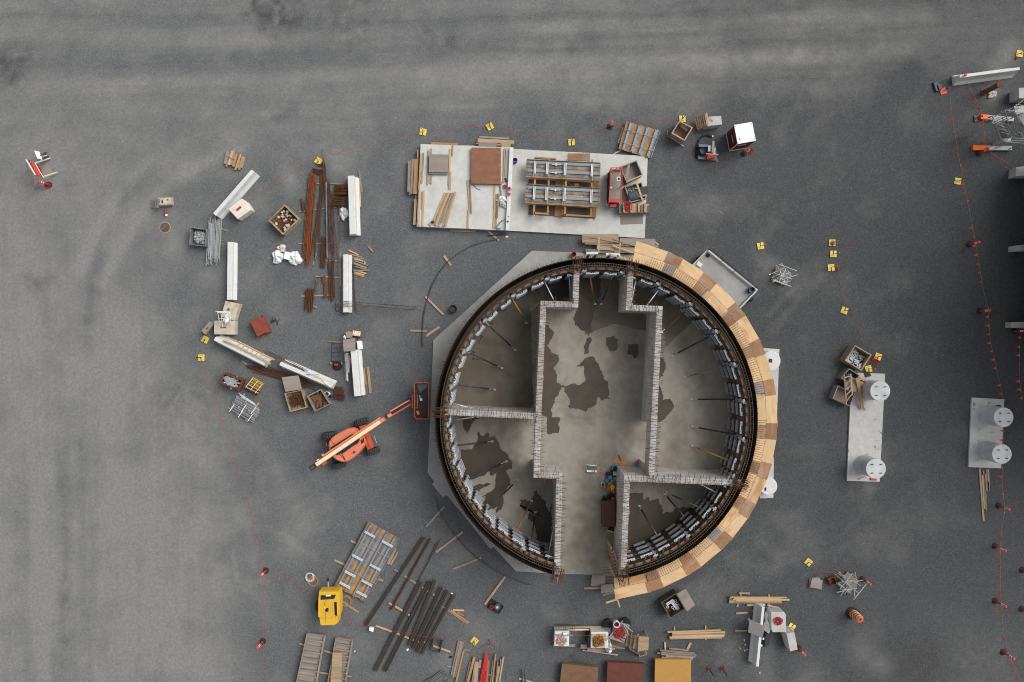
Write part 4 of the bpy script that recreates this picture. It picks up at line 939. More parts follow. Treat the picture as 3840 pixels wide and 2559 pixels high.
bundle('rebar_bundle', (1450, 840), (1470, 1000), 30, 7, .014, 'rusty_bar', 'short clump of thin bars above a grey bearer, left of the thick bundle', 'rebar', .07, jit=.12, kid='rebar', group='rebar bundles on the left', ends=.2, seed=6)
fr('D')
bundle('rebar_bundle', (1735, 300), (1712, 685), 56, 14, .018, 'rusty_bar', 'square ended short rebar bundle left of the grey channel', 'rebar', .09, jit=.03, kid='rebar', group='rebar bundles on the left', ends=.08, seed=7)
bundle('rebar_bundle', (1822, 600), (1835, 1080), 70, 14, .016, 'rusty_bar', 'mid length rebar bundle right of the grey channel', 'rebar', .09, jit=.05, kid='rebar', group='rebar bundles on the left', ends=.25, seed=8)
bundle('rebar_bundle', (1552, 975), (1538, 1225), 100, 22, .02, 'rusty_bar', 'short wide rebar bundle lowest in the rebar field', 'rebar', .09, jit=.03, kid='rebar', group='rebar bundles on the left', ends=.15, seed=9, layers=3)
bundle('rebar_bundle', (1640, 830), (1590, 1060), 26, 4, .014, 'rusty_bar', 'few curved thin bars above the short wide bundle', 'rebar', .14, jit=.15, kid='rebar', group='rebar bundles on the left', ends=.3, seed=10)
root = thing('rebar_bundle', 'clump of crank shaped rusty bars beside the grey channel', 'rebar', tuple(p(1735, 900, 0)), 'rebar bundles on the left')
for i in range(14): MB().tube([p(1690 + i * 2.5, 800 + i * 3, .1), p(1715 + i * 2.5, 800 + R.uniform(-8, 8), .13), p(1705 + i * 3, 850, .1), p(1730 + i * 3, 900, .12), p(1735 + i * 2.5, 1060, .1), p(1705 + i * 2, 1062 + R.uniform(-8, 8), .1)], .018, 5).build('rebar', 'rusty_bar_red' if i % 2 else 'rusty_bar', root)
bundle('rebar_bundle', (2095, 640), (2125, 1235), 22, 4, .014, 'dark_bar', 'thin dark bars lying just right of the lower white barrier', 'rebar', .06, jit=.05, kid='rebar', ends=.15, seed=11, group='rebar bundles on the left')
fr('z')
bundle('rebar_bundle', (1275, 1138), (1575, 1160), 20, 6, .014, 'dark_bar', 'long thin rods laid across the lower barrier toward the tank', 'rebar', .62, .08, jit=.05, kid='rebar', ends=.3, seed=12, group='rebar bundles on the left')
fr('C')
root = thing('hoop_stack', 'dark stacked rebar hoops leaning on the broken white barrier', 'rebar hoops', tuple(p(1300, 1100, 0)))
for i in range(16):
    y = 915 + i * 24 if i > 8 else 905 + i * 20; x0 = 1205 - (30 if i > 7 else 0) - (30 if i > 12 else 0); hgt = .35 + .05 * (i % 3)
    for g_ in range(3): MB().tube([p(x0 + R.uniform(-12, 8), y + 6 * g_, hgt * .5), p(1330, y + 5 * g_ + R.uniform(-5, 5), hgt), p(1415 - (40 if i > 8 else 0), y + 4 * g_ - 4, hgt), p(1420 - (40 if i > 8 else 0), y + 25 + 4 * g_, .2), p(1300, y + 30 + 3 * g_, .08), p(x0, y + 12, .08)], .016, 5, closed=True).build('hoop', 'rusty_bar_red' if (i + g_) % 4 == 0 else 'rusty_bar', root)
cloth('plastic_bag', p(1368, 1415, 0), .28, .42, .3, 'white_sheet', 'crumpled white bag against the broken barrier', 'bag', 3)
fr('D')
cloth('plastic_bag', p(1155, 555, 0), .36, .44, .35, 'white_sheet', 'big white bag, left of the small white tub', 'bag', 4); cloth('plastic_bag', p(1375, 575, 0), .42, .46, .35, 'white_sheet', 'big white bag, right of the small white tub', 'bag', 5, .4)
cloth('plastic_bag', p(1200, 445, 0), .28, .26, .2, 'white_hose', 'dirty cream bag behind the two white ones', 'bag', 6); block([(1238, 480), (1312, 498), (1288, 592), (1215, 572)], .4, 'white_plastic', 'square white tub between two white bags', 'plastic_tub', 'tub', None, .03)
bundle('loose_bar', (1018, 566), (1080, 566), 2, 1, .02, 'bright_steel', 'short bright rod left of the white bags', 'rod', .02, kid='rod', ends=0, jit=0)
cloth('plastic_bag', p(1918, 1165, 0), .2, .36, .2, 'grey_cloth', 'grey sack at the lower end of the rod covered barrier', 'bag', 8)
fr('B')
root, c, P = crate('scrap_bin', [(1232, 900), (1420, 1085), (1210, 1280), (1028, 1098)], .7, 'wood_tan', 'rusty edged open bin of scrap and white rubbish right of the cream block', 'bin', .06)
heap('scrap_pile', P, .25, 90, 'rusty_plate', .25, .06, 'rust coloured scrap in the bin beside the rebar', 'scrap', 3); heap('scrap_pile', P, .34, 26, 'stone_pale', .16, .09, 'white rubbish scattered in the bin beside the rebar', 'scrap', 4)
fr('D')
root, c, P = crate('scrap_bin', [(45, 170), (255, 200), (240, 420), (30, 400)], .6, 'grey_beam', 'grey steel bin of metal clamps next to the silver pipes', 'bin', .07)
heap('scrap_pile', P, .25, 110, 'scaffold_steel', .2, .05, 'grey clamps heaped in the steel bin', 'scrap', 5, spread=.2)
bundle('pipe_bundle', (370, 95), (335, 600), 165, 26, .026, 'scaffold_steel', 'bundle of silver scaffold tubes beside the grey bin', 'pipes', .12, jit=.05, kid='pipe', ends=.35, seed=3)
bundle('pipe_bundle', (300, 100), (290, 540), 30, 5, .026, 'galvanised', 'few brighter tubes at the left of the silver scaffold tubes', 'pipes', .2, jit=.03, kid='pipe', ends=.3, seed=13)
planks('{m} bearer under the silver scaffold tubes, {o}', [(438, 200, 518, 222, 20), (235, 460, 290, 465, 12), (430, 350, 460, 348, 12)], z=.06, m='wood_grey', axis='y', name='timber_bearer', cat='bearer')
block([(485, 1105), (665, 1145), (600, 1355), (430, 1310)], .55, 'beige_concrete', 'pale square block behind the white stool frame'); block([(345, 1355), (603, 1355), (598, 1532), (342, 1528)], .6, 'beige_concrete', 'pale square block with a rusty lifting pocket'); 
block([(180, 1480), (285, 1362), (345, 1390), (230, 1535)], .45, 'ply_grey', 'small tan block with a dark slot, left of the square ones'); slab_thing('lifting_pocket', [(240, 1462), (268, 1436), (274, 1444), (248, 1470)], .44, .456, 'pit_dark', 'dark slot in the small tan block', 'slot')
slab_thing('lifting_pocket', [(425, 1430), (494, 1430), (494, 1452), (425, 1452)], .59, .606, 'shelf_rust', 'rusty lifting pocket on the lower square block', 'lifting pocket'); slab_thing('lifting_pocket', [(515, 1196), (545, 1202), (538, 1232), (508, 1226)], .54, .556, 'shelf_rust', 'rusty lifting pocket on the upper square block', 'lifting pocket')
root = thing('stool_frame', 'white tubular stand across the two square blocks', 'stand', tuple(p(470, 1340, .6)))
T4 = [p(392, 1250, 1.35), p(545, 1245, 1.35)]; mb = MB()
for a, b_ in ((p(392, 1250, 1.35), p(420, 1425, .62)), (p(432, 1255, 1.35), p(452, 1438, .62)), (p(545, 1245, 1.35), p(560, 1420, .62)), (p(525, 1250, 1.35), p(545, 1330, .8))): MB().tube([a, b_], .022, 6).build('leg', 'white_plastic', root)
MB().tube([p(365, 1238, 1.36), p(540, 1245, 1.36)], .022, 6).tube([p(392, 1252, 1.34), p(550, 1252, 1.34)], .022, 6).tube([p(410, 1328, 1.0), p(500, 1330, 1.0)], .02, 6).build('rail', 'white_plastic', root)
cloth('plastic_bag', p(512, 1330, .8), .16, .34, .25, 'white_sheet', 'white bag caught on the white tubular stand', 'bag', 9, -.3)
root = thing('gang_box', 'rust red steel site box with a sloped lid', 'tool box', tuple(p(920, 1430, 0)))
MB().prism(quad_poly([(795, 1362), (925, 1305), (1040, 1500), (890, 1560)], .5), .04, .55, quad_poly([(795, 1362), (925, 1305), (1015, 1490), (890, 1560)], .55)).build('body', 'container_red', root, bevel=.015)
MB().prism(quad_poly([(925, 1305), (960, 1310), (1045, 1495), (1000, 1515)], .5), .04, .48).build('side_tray', 'container_red', root); MB().bar(p(945, 1285, .1), p(1058, 1480, .1), .03, .03).build('handle', 'black_steel', root)
tag(heap('wire_scrap', [p(1070, 1330, 0), p(1160, 1330, 0), p(1160, 1385, 0), p(1070, 1385, 0)], .01, 9, 'wire_black', .45, .02, '', ''), 'tangle of black wire on gravel right of the red box', 'wire')
# ladder, sling, frames around the lower left barriers
fr('E')
def ladder(a0, a1, b0, b1, z0, z1, n, m, label, w=.07):
    A, B, C_, D_ = p(*a0, z0), p(*a1, z1), p(*b0, z0), p(*b1, z1); root = thing('ladder', label, 'ladder', (A.x, A.y, min(z0, z1) - .1))
    MB().bar(A, B, w, .05).build('rail', m, root); MB().bar(C_, D_, w, .05).build('rail', m, root)
    for i in range(n):
        t_ = (i + .5) / n; MB().bar(A.lerp(B, t_) + Vector((0, 0, .03)), C_.lerp(D_, t_) + Vector((0, 0, .03)), w * .9, .03).build('rung', m, root)
    return root
ladder((655, 440), (1105, 672), (605, 488), (1060, 722), .92, .9, 8, 'wood_new', 'yellow site built wooden ladder resting on the pale barrier')
planks('{m} board reaching past the head of the wooden ladder, {o}', [(505, 385, 640, 445, 22), (455, 430, 600, 490, 16)], z=.93, h=.04, m='wood_tan', axis='y', name='board', cat='board')
planks('{m} batten on gravel below the laddered barrier, {o}', [(590, 615, 700, 690, 14), (690, 690, 760, 730, 14, 'wood_tan')], m='wood_dark')
bundle('rebar_bundle', (815, 745), (1570, 985), 110, 14, .018, 'rusty_bar', 'dark rusty bars lying behind the low wooden box', 'rebar', .05, jit=.12, kid='rebar', ends=.5, seed=14, group='rebar bundles on the left'); bundle('rebar_bundle', (830, 790), (1545, 1050), 20, 3, .02, 'rusty_bar', 'three stray rusty bars in front of the pale barrier', 'rebar', .05, jit=.1, kid='rebar', ends=.4, seed=15, group='rebar bundles on the left')
bundle('pipe_bundle', (985, 560), (1500, 800), 30, 4, .02, 'dark_bar', 'dark straight tubes leaning along the top of the pale barrier', 'pipes', .7, jit=.05, kid='pipe', ends=.2, seed=16)
root = thing('tubular_frame', 'bent silver tube frame on the barrier with the sling', 'frame', tuple(p(1560, 820, .81))); MB().tube([p(1470, 790, .9), p(1520, 785, 1.1), p(1640, 830, 1.15), p(1672, 862, 1.0), p(1560, 858, .88), p(1515, 860, .85), p(1530, 830, .9), p(1475, 795, .9)], .025, 6).build('hoop', 'bright_steel', root); MB().tube([p(1515, 858, .86), p(1680, 862, .95)], .02, 6).build('stay', 'black_steel', root)
rope([(1615, 885), (1690, 905), (1715, 930), (1740, 965), (1780, 995)], .84, .035, 'sign_yellow', 'yellow lifting sling lying on the pale barrier', 'sling', 'sling')
fr('E')
root, c, P = crate('steel_crate', [(465, 835), (712, 925), (655, 1060), (420, 965)], .6, 'rusty_plate', 'rusty open crate of grey plates and fittings', 'crate', .07)
heap('scrap_pile', P, .35, 40, 'galvanised', .5, .09, 'grey steel plates heaped in the rusty crate', 'scrap', 7, spread=.2); heap('scrap_pile', P, .3, 40, 'rusty_bar', .25, .05, 'rusty clips at the right end of the rusty crate', 'scrap', 8, spread=.1)
root, A_, B_ = bundle('prop_stack', (780, 960), (890, 1120), 1, 1, .02, 'prop_black', 'strapped stack of orange and black props in a white frame', 'props', .1, kid='prop')
r_ = random.Random(3)
for i in range(9):
    o_ = i * 12.5; MB().tube([p(745 + o_ * 1.0 - 14, 1030 - o_ * 1.35, .3 + .1 * (i % 2)), p(895 + o_ * .75, 1110 - o_ * 1.3, .3 + .1 * (i % 2))], .05, 8).build('prop', 'prop_yellow' if i not in (0, 2) else 'prop_blue', root)
for i in range(10): MB().tube([p(735 + 11 * i, 1020 - 13 * i, .12), p(905 + 6 * i, 1105 - 12 * i, .12)], .03, 6).build('spindle', 'shelf_rust', root)
for o_ in (0, 60, 120): MB().tube([p(745 + o_, 1015 + o_ * .62, .05), p(745 + o_, 1015 + o_ * .62, .55), p(832 + o_, 905 + o_ * .62, .55), p(832 + o_, 905 + o_ * .62, .05)], .025, 6).build('strap', 'bright_steel', root)
root, A_, B_ = bundle('frame_stack', (620, 1120), (920, 1290), 1, 1, .02, 'scaffold_steel', 'neat stack of silver scaffold tubes held by white straps', 'pipes', .15, kid='pipe')
for i in range(20):
    u = i / 19; a = (640 - 105 * u + R.uniform(-14, 14), 1125 + 150 * u); b_ = (935 - 95 * u + R.uniform(-14, 14), 1300 + 165 * u); zz = .12 + .12 * (i % 3)
    MB().tube([p(*a, zz), p(*b_, zz)], .026, 6).build('pipe', 'scaffold_steel' if i % 3 else 'galvanised', root)
for i in range(3): MB().tube([p(660 + 12 * i, 1095 + 22 * i, .5), p(860 + 10 * i, 1225 + 15 * i, .45)], .022, 6).build('pipe', 'bright_steel', root)
for i in range(12): c = p(R.uniform(600, 870), R.uniform(1200, 1370), .5); q = MB().ring((c.x, c.y), .07, .05, .44, .48, 8) if i % 2 else MB().box((c.x, c.y, .46), (.12, .05, .05), R.uniform(0, 3)); q.build('clip', 'galvanised', root)
for x, y in ((600, 1235), (750, 1240), (710, 1310), (830, 1360), (870, 1270)): MB().tube([p(x, y, .55), p(x - 60, y + 85, .55), p(x - 60, y + 85, .1)], .025, 6).build('strap', 'white_plastic', root)
planks('{m} bearer end poking out of the silver tube stack, {o}', [(735, 1095, 700, 1140, 22), (910, 1210, 870, 1270, 26), (740, 1445, 760, 1410, 22)], z=.1, m='wood_tan', name='timber_bearer', cat='bearer')
slab_thing('plywood_sheet', [(1197, 893), (1408, 868), (1452, 1045), (1245, 1075)], .6, .64, 'ply_grey', 'weathered brown grey box lid above the box of tie wire', 'lid')
slab_thing('trestle', [(1215, 905), (1400, 885), (1435, 1030), (1255, 1055)], 0, .59, 'wood_dark', 'dark timber stand under the box lid', 'stand')
root, c, P = crate('wooden_box', [(1232, 1095), (1450, 1050), (1515, 1275), (1300, 1330)], .55, 'wood_tan', 'open plywood box holding a heap of rusty tie wire', 'box', .05)
heap('wire_scrap', P, .12, 130, 'rusty_bar', .42, .022, 'rusty tie wire heaped in the open plywood box', 'wire', 9, spread=.2, lay=.4)
root, c, P = crate('wooden_box', [(1515, 1130), (1690, 1040), (1812, 1232), (1612, 1328)], .6, 'wood_grey', 'open timber box of brown offcuts beside the buckets', 'box', .06)
heap('offcut_pile', P, .18, 26, 'shelf_rust', .35, .12, 'brown timber offcuts in the box beside the buckets', 'offcuts', 10); heap('wire_scrap', P, .1, 40, 'wood_dark', .4, .04, 'dark bark and trash in the box beside the buckets', 'trash', 11)
tag(heap('wire_scrap', [p(1840, 985, 0), p(1960, 1000, 0), p(2010, 1200, 0), p(1860, 1180, 0)], .02, 150, 'rusty_bar', .4, .022, '', ''), 'loose heap of rusty tie wire on gravel beside the buckets', 'wire')
def bucket(c, r, h, m, label, fill=None, name='bucket'):
    root = thing(name, label, 'bucket', (c[0], c[1], c[2])); mb = MB(); mb.ring((c[0], c[1]), r, r - .012, c[2], c[2] + h, 20); mb.ring((c[0], c[1]), r + .014, r - .012, c[2] + h - .03, c[2] + h + .003, 20); mb.build('shell', m, root)
    MB().cyl(c, r - .013, c[2] + .002, c[2] + h * .5, 18).build('contents', fill or 'wood_dark', root)
    MB().tube([Vector(c) + Vector((r * math.cos(t_) * 1.05, r * math.sin(t_) * .35 - r * .8, h + .01)) for t_ in [PI * k / 8 for k in range(9)]], .008, 5).build('handle', 'galvanised', root)
    return root
c = p(1765, 1105, .36); bucket((c.x, c.y, 0), .15, .36, 'white_plastic', 'white bucket of rusty fixings beside the timber box', 'rusty_plate'); c = p(1800, 1145, .36); bucket((c.x, c.y, 0), .15, .36, 'blue_plastic', 'dark blue bucket next to the white one', 'maroon')
# shelf frame, board and lumber around the short barrier
fr('t')
root = thing('navy_rack', 'navy blue steel ladder rack on wheels with a red lamp', 'rack', tuple(p(110, 300, 0)))
for a, b_ in (((48, 190), (38, 425)), ((182, 190), (178, 430))): MB().bar(p(*a, .9), p(*b_, .9), .05, .05).build('side_rail', 'navy_steel', root)
for y in (192, 250, 308, 362, 412): MB().bar(p(46, y, .88), p(182, y + 2, .88), .05, .04).build('rung', 'navy_steel', root)
for x, y in ((48, 195), (182, 195), (38, 425), (178, 430)): MB().bar(p(x, y, .86), p(x, y, .86) * 1 - Vector((0, 0, .8)), .05, .05).build('leg', 'navy_steel', root)
for x, y in ((38, 440), (175, 440)): c = p(x, y, .08); MB().cyl((c.x - .03, c.y, .08), .08, 0, 0, 10, axis=(.06, 0, 0)).build('wheel', 'white_hose', root)
root = thing('work_lamp', 'red lamp on a black round foot below the navy rack', 'lamp', tuple(p(118, 475, 0))); MB().rev(tuple(p(118, 475, 0)), [(.3, 0), (.31, .06), (.2, .12)], 18).build('foot', 'rubber', root); MB().bar(p(80, 455, .35), p(125, 462, .35), .12, .16).build('lamp_head', 'red_plastic', root)
planks('{m} plank behind the navy rack', [(0, 172, 165, 178, 14)], m='wood_tan')
slab_thing('plywood_sheet', [(185, 150), (338, 125), (342, 285), (195, 295)], .78, .82, 'ply_grey', 'square grey brown board on the upper end of the pale barrier', 'board')
block([(215, 60), (255, 42), (295, 60), (290, 125), (225, 130)], .5, 'ply_grey', 'grey timber block behind the square board', 'timber_block', 'timber block', None, .02)
root = thing('cooler', 'cream drinks cooler lid up, with a red body', 'cooler', tuple(p(352, 75, 0))); MB().prism(quad_poly([(303, 45), (405, 55), (398, 112), (305, 100)], .4), .0, .36).build('body', 'red_plastic', root, bevel=.02); MB().prism(quad_poly([(308, 32), (405, 48), (398, 108), (300, 95)], .42), .365, .42).build('lid', 'cream_plastic', root, bevel=.03)
mb = MB(); [mb.cyl(p(x, y, .4), .035, .42, .426, 10) for x, y in ((330, 50), (384, 64), (320, 82), (376, 96))]; mb.build('cup_holder', 'tan_hose', root)
root = thing('cooler', 'all white cooler box right of the square board', 'cooler', tuple(p(390, 215, 0))); MB().prism(quad_poly([(360, 170), (412, 165), (426, 262), (372, 272)], .35), .0, .33).build('body', 'white_plastic', root, bevel=.02); MB().prism(quad_poly([(354, 166), (414, 158), (430, 262), (370, 274)], .4), .335, .39).build('lid', 'white_plastic', root, bevel=.02)
planks('{m} plank right of the short barrier, {o}', [(388, 300, 465, 835, 20, 'wood_tan', .05), (400, 290, 428, 495, 16, 'wood_grey', .1), (378, 435, 420, 740, 26, 'wood_grey', .12), (440, 500, 468, 715, 30, 'wood_orange', .06), (432, 740, 440, 852, 18, 'wood_tan', .11), (495, 488, 530, 815, 30, 'wood_tan', .05)])
planks('{m} plank left of the short barrier, {o}', [(205, 300, 208, 555, 14, 'wood_grey', .06), (213, 295, 220, 650, 18, 'wood_grey', .08)])
bundle('gutter_length', (222, 320), (245, 660), 16, 2, .035, 'white_plastic', 'white plastic gutter lengths left of the short barrier', 'gutter', .1, jit=.01, kid='length', ends=.05); bundle('pipe_bundle', (252, 330), (272, 540), 14, 3, .03, 'galvanised', 'grey conduit pieces leaning on the short barrier', 'pipes', .6, .2, jit=.02, kid='pipe', ends=.1, seed=17)
bundle('spirit_level', (283, 378), (292, 455), 3, 1, .03, 'red_plastic', 'red handled tool lying along the short barrier', 'tool', .68, kid='handle', jit=0, ends=0)
bundle('gutter_length', (202, 100), (214, 135), 14, 2, .04, 'white_plastic', 'two short white pipe ends behind the square board', 'pipes', .5, jit=.01, kid='pipe', ends=.03, seed=18)
# ================================================================ boom lift
fr('F')
root = thing('boom_lift', 'orange and cream boom lift with four chevron tyres and a long orange basket', 'boom lift', tuple(p(730, 1120, 0)))
for (x, y), ang in (((875, 815), 17), ((453, 990), 6), ((1025, 1203), 15), ((572, 1387), 10)):
    c = p(x, y, .8); a = math.radians(ang); c.z = .43; ax = Vector((-math.sin(a), math.cos(a), 0)); w_ = .36
    mb = MB(); n = 26; b0 = 0
    for s_, r in ((-.5, .30), (-.5, .40), (-.36, .43), (.36, .43), (.5, .40), (.5, .30)):
        mb.v += [c + ax * (s_ * w_) + Vector((math.cos(a), math.sin(a), 0)) * (r * math.cos(2 * PI * k / n)) + Vector((0, 0, r * math.sin(2 * PI * k / n))) for k in range(n)]
    for i in range(5): mb.f += [(i * n + k, i * n + (k + 1) % n, (i + 1) * n + (k + 1) % n, (i + 1) * n + k) for k in range(n)]
    mb.f += [tuple(range(n - 1, -1, -1)), tuple(range(5 * n, 6 * n))]
    wh = mb.build('tyre', 'rubber', root)
    lug = MB(); u = Vector((math.cos(a), math.sin(a), 0))
    for k in range(18):
        t0 = 2 * PI * k / 18
        for sg in (-1, 1):
            P0 = c + ax * (.0 * sg) + u * (.44 * math.cos(t0)) + Vector((0, 0, .44 * math.sin(t0))); P1 = c + ax * (.17 * sg) + u * (.43 * math.cos(t0 - .28)) + Vector((0, 0, .43 * math.sin(t0 - .28)))
            lug.bar(P0, P1, .05, .05, up=tuple(u * math.cos(t0) + Vector((0, 0, math.sin(t0)))))
    lug.build('tread', 'tyre_rubber', root)
    MB().cyl(c - ax * .17, .2, 0, 0, 16, axis=tuple(ax * .34)).build('rim', 'lift_cream', root)
MB().prism(quad_poly([(855, 870), (935, 845), (1045, 1150), (970, 1180)], .75), .35, .75).build('front_axle', 'lift_deep', root, bevel=.02)
MB().prism(quad_poly([(430, 1060), (500, 1040), (590, 1330), (520, 1350)], .7), .35, .65).build('rear_axle', 'black_steel', root)
MB().prism(quad_poly([(480, 1080), (900, 930), (960, 1120), (540, 1270)], .6), .4, .7).build('chassis', 'lift_deep', root)
MB().prism(quad_poly([(935, 965), (985, 950), (1048, 1120), (1000, 1140)], .8), .75, .82).build('axle_cover', 'lift_deep', root)
out = [(456, 1125), (463, 1070), (490, 1030), (540, 990), (610, 948), (700, 905), (770, 898), (815, 915), (845, 950), (890, 1010), (922, 1060), (926, 1110), (900, 1165), (850, 1225), (790, 1280), (730, 1320), (680, 1340), (620, 1335), (560, 1312), (520, 1280), (485, 1225), (465, 1175)]
cx = sum(x for x, y in out) / len(out); cy = sum(y for x, y in out) / len(out)
mb = MB(); lv = [(1.0, .72), (1.03, 1.0), (1.0, 1.35), (.96, 1.45), (.9, 1.5)]
for k, z in lv: mb.v += [Wp(cur[0] + (cx + (x - cx) * k) / cur[2], cur[1] + (cy + (y - cy) * k) / cur[2], 1.4) * 1 + Vector((0, 0, z - 1.4)) for x, y in out]
n = len(out)
for i in range(4): mb.f += [(i * n + (k + 1) % n, i * n + k, (i + 1) * n + k, (i + 1) * n + (k + 1) % n) for k in range(n)]
mb.f += [tuple(range(n)), tuple(range(5 * n - 1, 4 * n - 1, -1))]
body = mb.build('turntable_cover', 'lift_orange', root, smooth=False)
MB().prism(quad_poly([(480, 1150), (770, 970), (790, 985), (870, 1040), (845, 1090), (600, 1235), (570, 1250)], 1.52), 1.3, 1.515).build('service_bay', 'black_steel', root)
MB().prism(quad_poly([(605, 1210), (790, 1085), (820, 1100), (640, 1230)], 1.53), 1.5, 1.545).build('bay_cover', 'dark_plastic', root); MB().prism(quad_poly([(600, 1075), (735, 990), (750, 1003), (615, 1090)], 1.53), 1.5, 1.545).build('bay_cover', 'dark_plastic', root)
mb = MB()
for i in range(3): mb.prism(quad_poly([(878 + 15 * i, 1050 - 12 * i), (888 + 15 * i, 1045 - 12 * i), (903 + 12 * i, 1100 - 14 * i), (892 + 12 * i, 1105 - 14 * i)], 1.5), 1.49, 1.512)
for i in range(3): mb.prism(quad_poly([(628 + 16 * i, 1240 + 22 * i), (640 + 16 * i, 1236 + 22 * i), (652 + 16 * i, 1256 + 22 * i), (642 + 16 * i, 1260 + 22 * i)], 1.5), 1.49, 1.512)
mb.bar(p(482, 1040, 1.508), p(545, 1120, 1.508), .02, .012).bar(p(595, 1225, 1.508), p(690, 1330, 1.508), .02, .012); mb.build('vent_slots', 'ink_black', root)
MB().cyl(p(800, 1203, 1.5), .07, 1.5, 1.62, 12).build('exhaust_cap', 'grey_plastic', root)
for a, b_ in (((425, 1075), (437, 1115)), ((420, 1130), (455, 1120)), ((1060, 1000), (1090, 1090))): MB().bar(p(*a, .6), p(*b_, .6), .02, .02).build('grab_rail', 'bright_steel', root)
A, B = p(288, 1377, 2.15), p(1130, 808, 2.25); d = (B - A).normalized(); nv = Vector((-d.y, d.x, 0))
MB().bar(A - Vector((0, 0, .16)), B - Vector((0, 0, .16)), .30, .26).build('boom_side', 'lift_deep', root); MB().bar(A, B, .235, .07).build('boom_top', 'lift_cream', root, bevel=.015)
A2, B2 = p(385, 1258, 2.1), p(1135, 757, 2.2); MB().bar(A2, B2, .095, .12).build('lift_cylinder', 'lift_orange', root)
mb = MB()
for i in range(18): q = p(390 + 18 * i, 1242 - 12 * i, 2.0); mb.box(q, (.05, .1, .05), .6)
mb.build('hose_clips', 'black_steel', root); MB().tube([p(395, 1238, 2.0), p(560, 1130, 2.0), p(700, 1040, 2.0)], .03, 6).build('hose', 'rubber', root)
MB().bar(p(225, 1425, 2.1), p(300, 1370, 2.1), .30, .3).build('boom_end_cap', 'black_steel', root); MB().bar(p(228, 1424, 2.27), p(268, 1396, 2.27), .16, .03).build('end_plate', 'grey_plastic', root)
for a, b_ in (((310, 1318), (340, 1300)), ((375, 1250), (400, 1235))): MB().bar(p(*a, 2.0), p(*b_, 2.0), .1, .12).build('roller', 'lift_cream', root)
MB().bar(p(385, 1375, 1.85), p(435, 1335, 1.85), .12, .1).build('lug', 'lift_deep', root)
MB().bar(p(1095, 832, 2.05), p(1285, 708, 1.95), .21, .25).build('fly_boom', 'lift_orange', root); MB().bar(p(1205, 755, 2.2), p(1228, 738, 2.2), .24, .06).build('wear_band', 'rubber', root)
for o_, m_ in ((0, 'rubber'), (-26, 'lift_orange'), (30, 'lift_deep')): MB().bar(p(1275 + o_ * .3, 700 + o_, 1.8), p(1525 + o_ * .3, 552 + o_, 1.6), .14 if m_ == 'rubber' else .07, .16).build('jib_arm', m_, root)
MB().tube([p(1480, 540, 1.5), p(1485, 512, 1.6), p(1520, 505, 1.7), p(1550, 530, 1.6), p(1552, 560, 1.5)], .03, 6).tube([p(1190, 735, 2.0), p(1240, 700, 2.0), p(1310, 690, 1.9), p(1200, 720, 2.05)], .02, 5).build('hose', 'rubber', root)
MB().box(p(1510, 560, 1.4), (.3, .3, .5), .5).build('jib_head', 'lift_deep', root)
bk = [(1585, 312), (1760, 312), (1760, 765), (1585, 765)]
MB().prism(quad_poly(bk, 1.1), 1.02, 1.08).build('basket_floor', 'brown_deck', root)
rail = lambda z, off=0: [p(x, y, z) for x, y in [(1600 - off, 297 - off), (1745 + off, 297 - off), (1766 + off, 318), (1766 + off, 752), (1742 + off, 773 + off), (1604 - off, 773 + off), (1584 - off, 752), (1584 - off, 318)]]
for z in (2.1, 1.65, 1.15): MB().tube(rail(z), .024, 6, closed=True).build('basket_rail', 'lift_rail', root)
for x, y in ((1584, 318), (1766, 318), (1766, 752), (1584, 752), (1766, 535), (1675, 297), (1675, 773)): MB().tube([p(x, y, 2.1) * 1 - Vector((0, 0, 1.0)), p(x, y, 2.1)], .02, 6).build('basket_post', 'lift_rail', root)
cb = [p(x, y, 2.0) for x, y in ((1565, 460), (1620, 460), (1622, 628), (1555, 628), (1552, 470))]; MB().tube(cb, .024, 6, closed=True).build('console_guard', 'lift_rail', root)
MB().prism(quad_poly([(1568, 470), (1610, 468), (1612, 612), (1566, 612)], 1.95), 1.5, 1.95).build('control_console', 'dark_plastic', root, bevel=.02)
MB().prism(quad_poly([(1615, 325), (1752, 318), (1745, 360), (1660, 430), (1645, 400)], 1.1), 1.085, 1.12).build('canvas_flap', 'grey_cloth', root)
for q, m_ in ((((1655, 520), (1685, 515)), 'white_plastic'), (((1620, 670), (1640, 715)), 'lift_orange'), (((1645, 480), (1662, 478)), 'galvanised')): MB().bar(p(*q[0], 1.15), p(*q[1], 1.15), .16, .1).build('tray', m_, root)

# ================================================================ casting slab, top centre
fr('G')
slab_thing('casting_slab', [(303, 160), (1640, 208), (1585, 1432), (245, 1370)], 0, .42, 'bed_concrete', 'pale raised casting slab scattered with planks, left half of the pair', 'slab')
fr('H'); slab_thing('casting_slab', [(88, 206), (1845, 300), (1805, 1372), (35, 1275)], 0, .16, 'bed_concrete', 'lower pale slab carrying the form panels and red scissor lift, right half of the pair', 'slab')
fr('G'); A, B = p(1640, 208, .62), p(1580, 1430, .62); tag(MB().bar(A - Vector((0, 0, .1)), B - Vector((0, 0, .1)), .24, .2).build('edge_beam', 'white_concrete', bevel=.012), 'long white beam along the joint between the two casting slabs', 'beam')
fr('G')
Z = .48
planks('{m} plank along the left edge of the raised slab, {o}', [(348, 285, 318, 738, 18, 'wood_tan'), (308, 300, 278, 825, 20, 'wood_new'), (308, 575, 300, 700, 16, 'wood_new', .52), (290, 830, 272, 1355, 24, 'wood_new'), (328, 860, 320, 1115, 16, 'wood_tan'), (355, 842, 330, 1365, 24, 'wood_new')], z=Z, axis='y', group='planks on the raised casting slab')
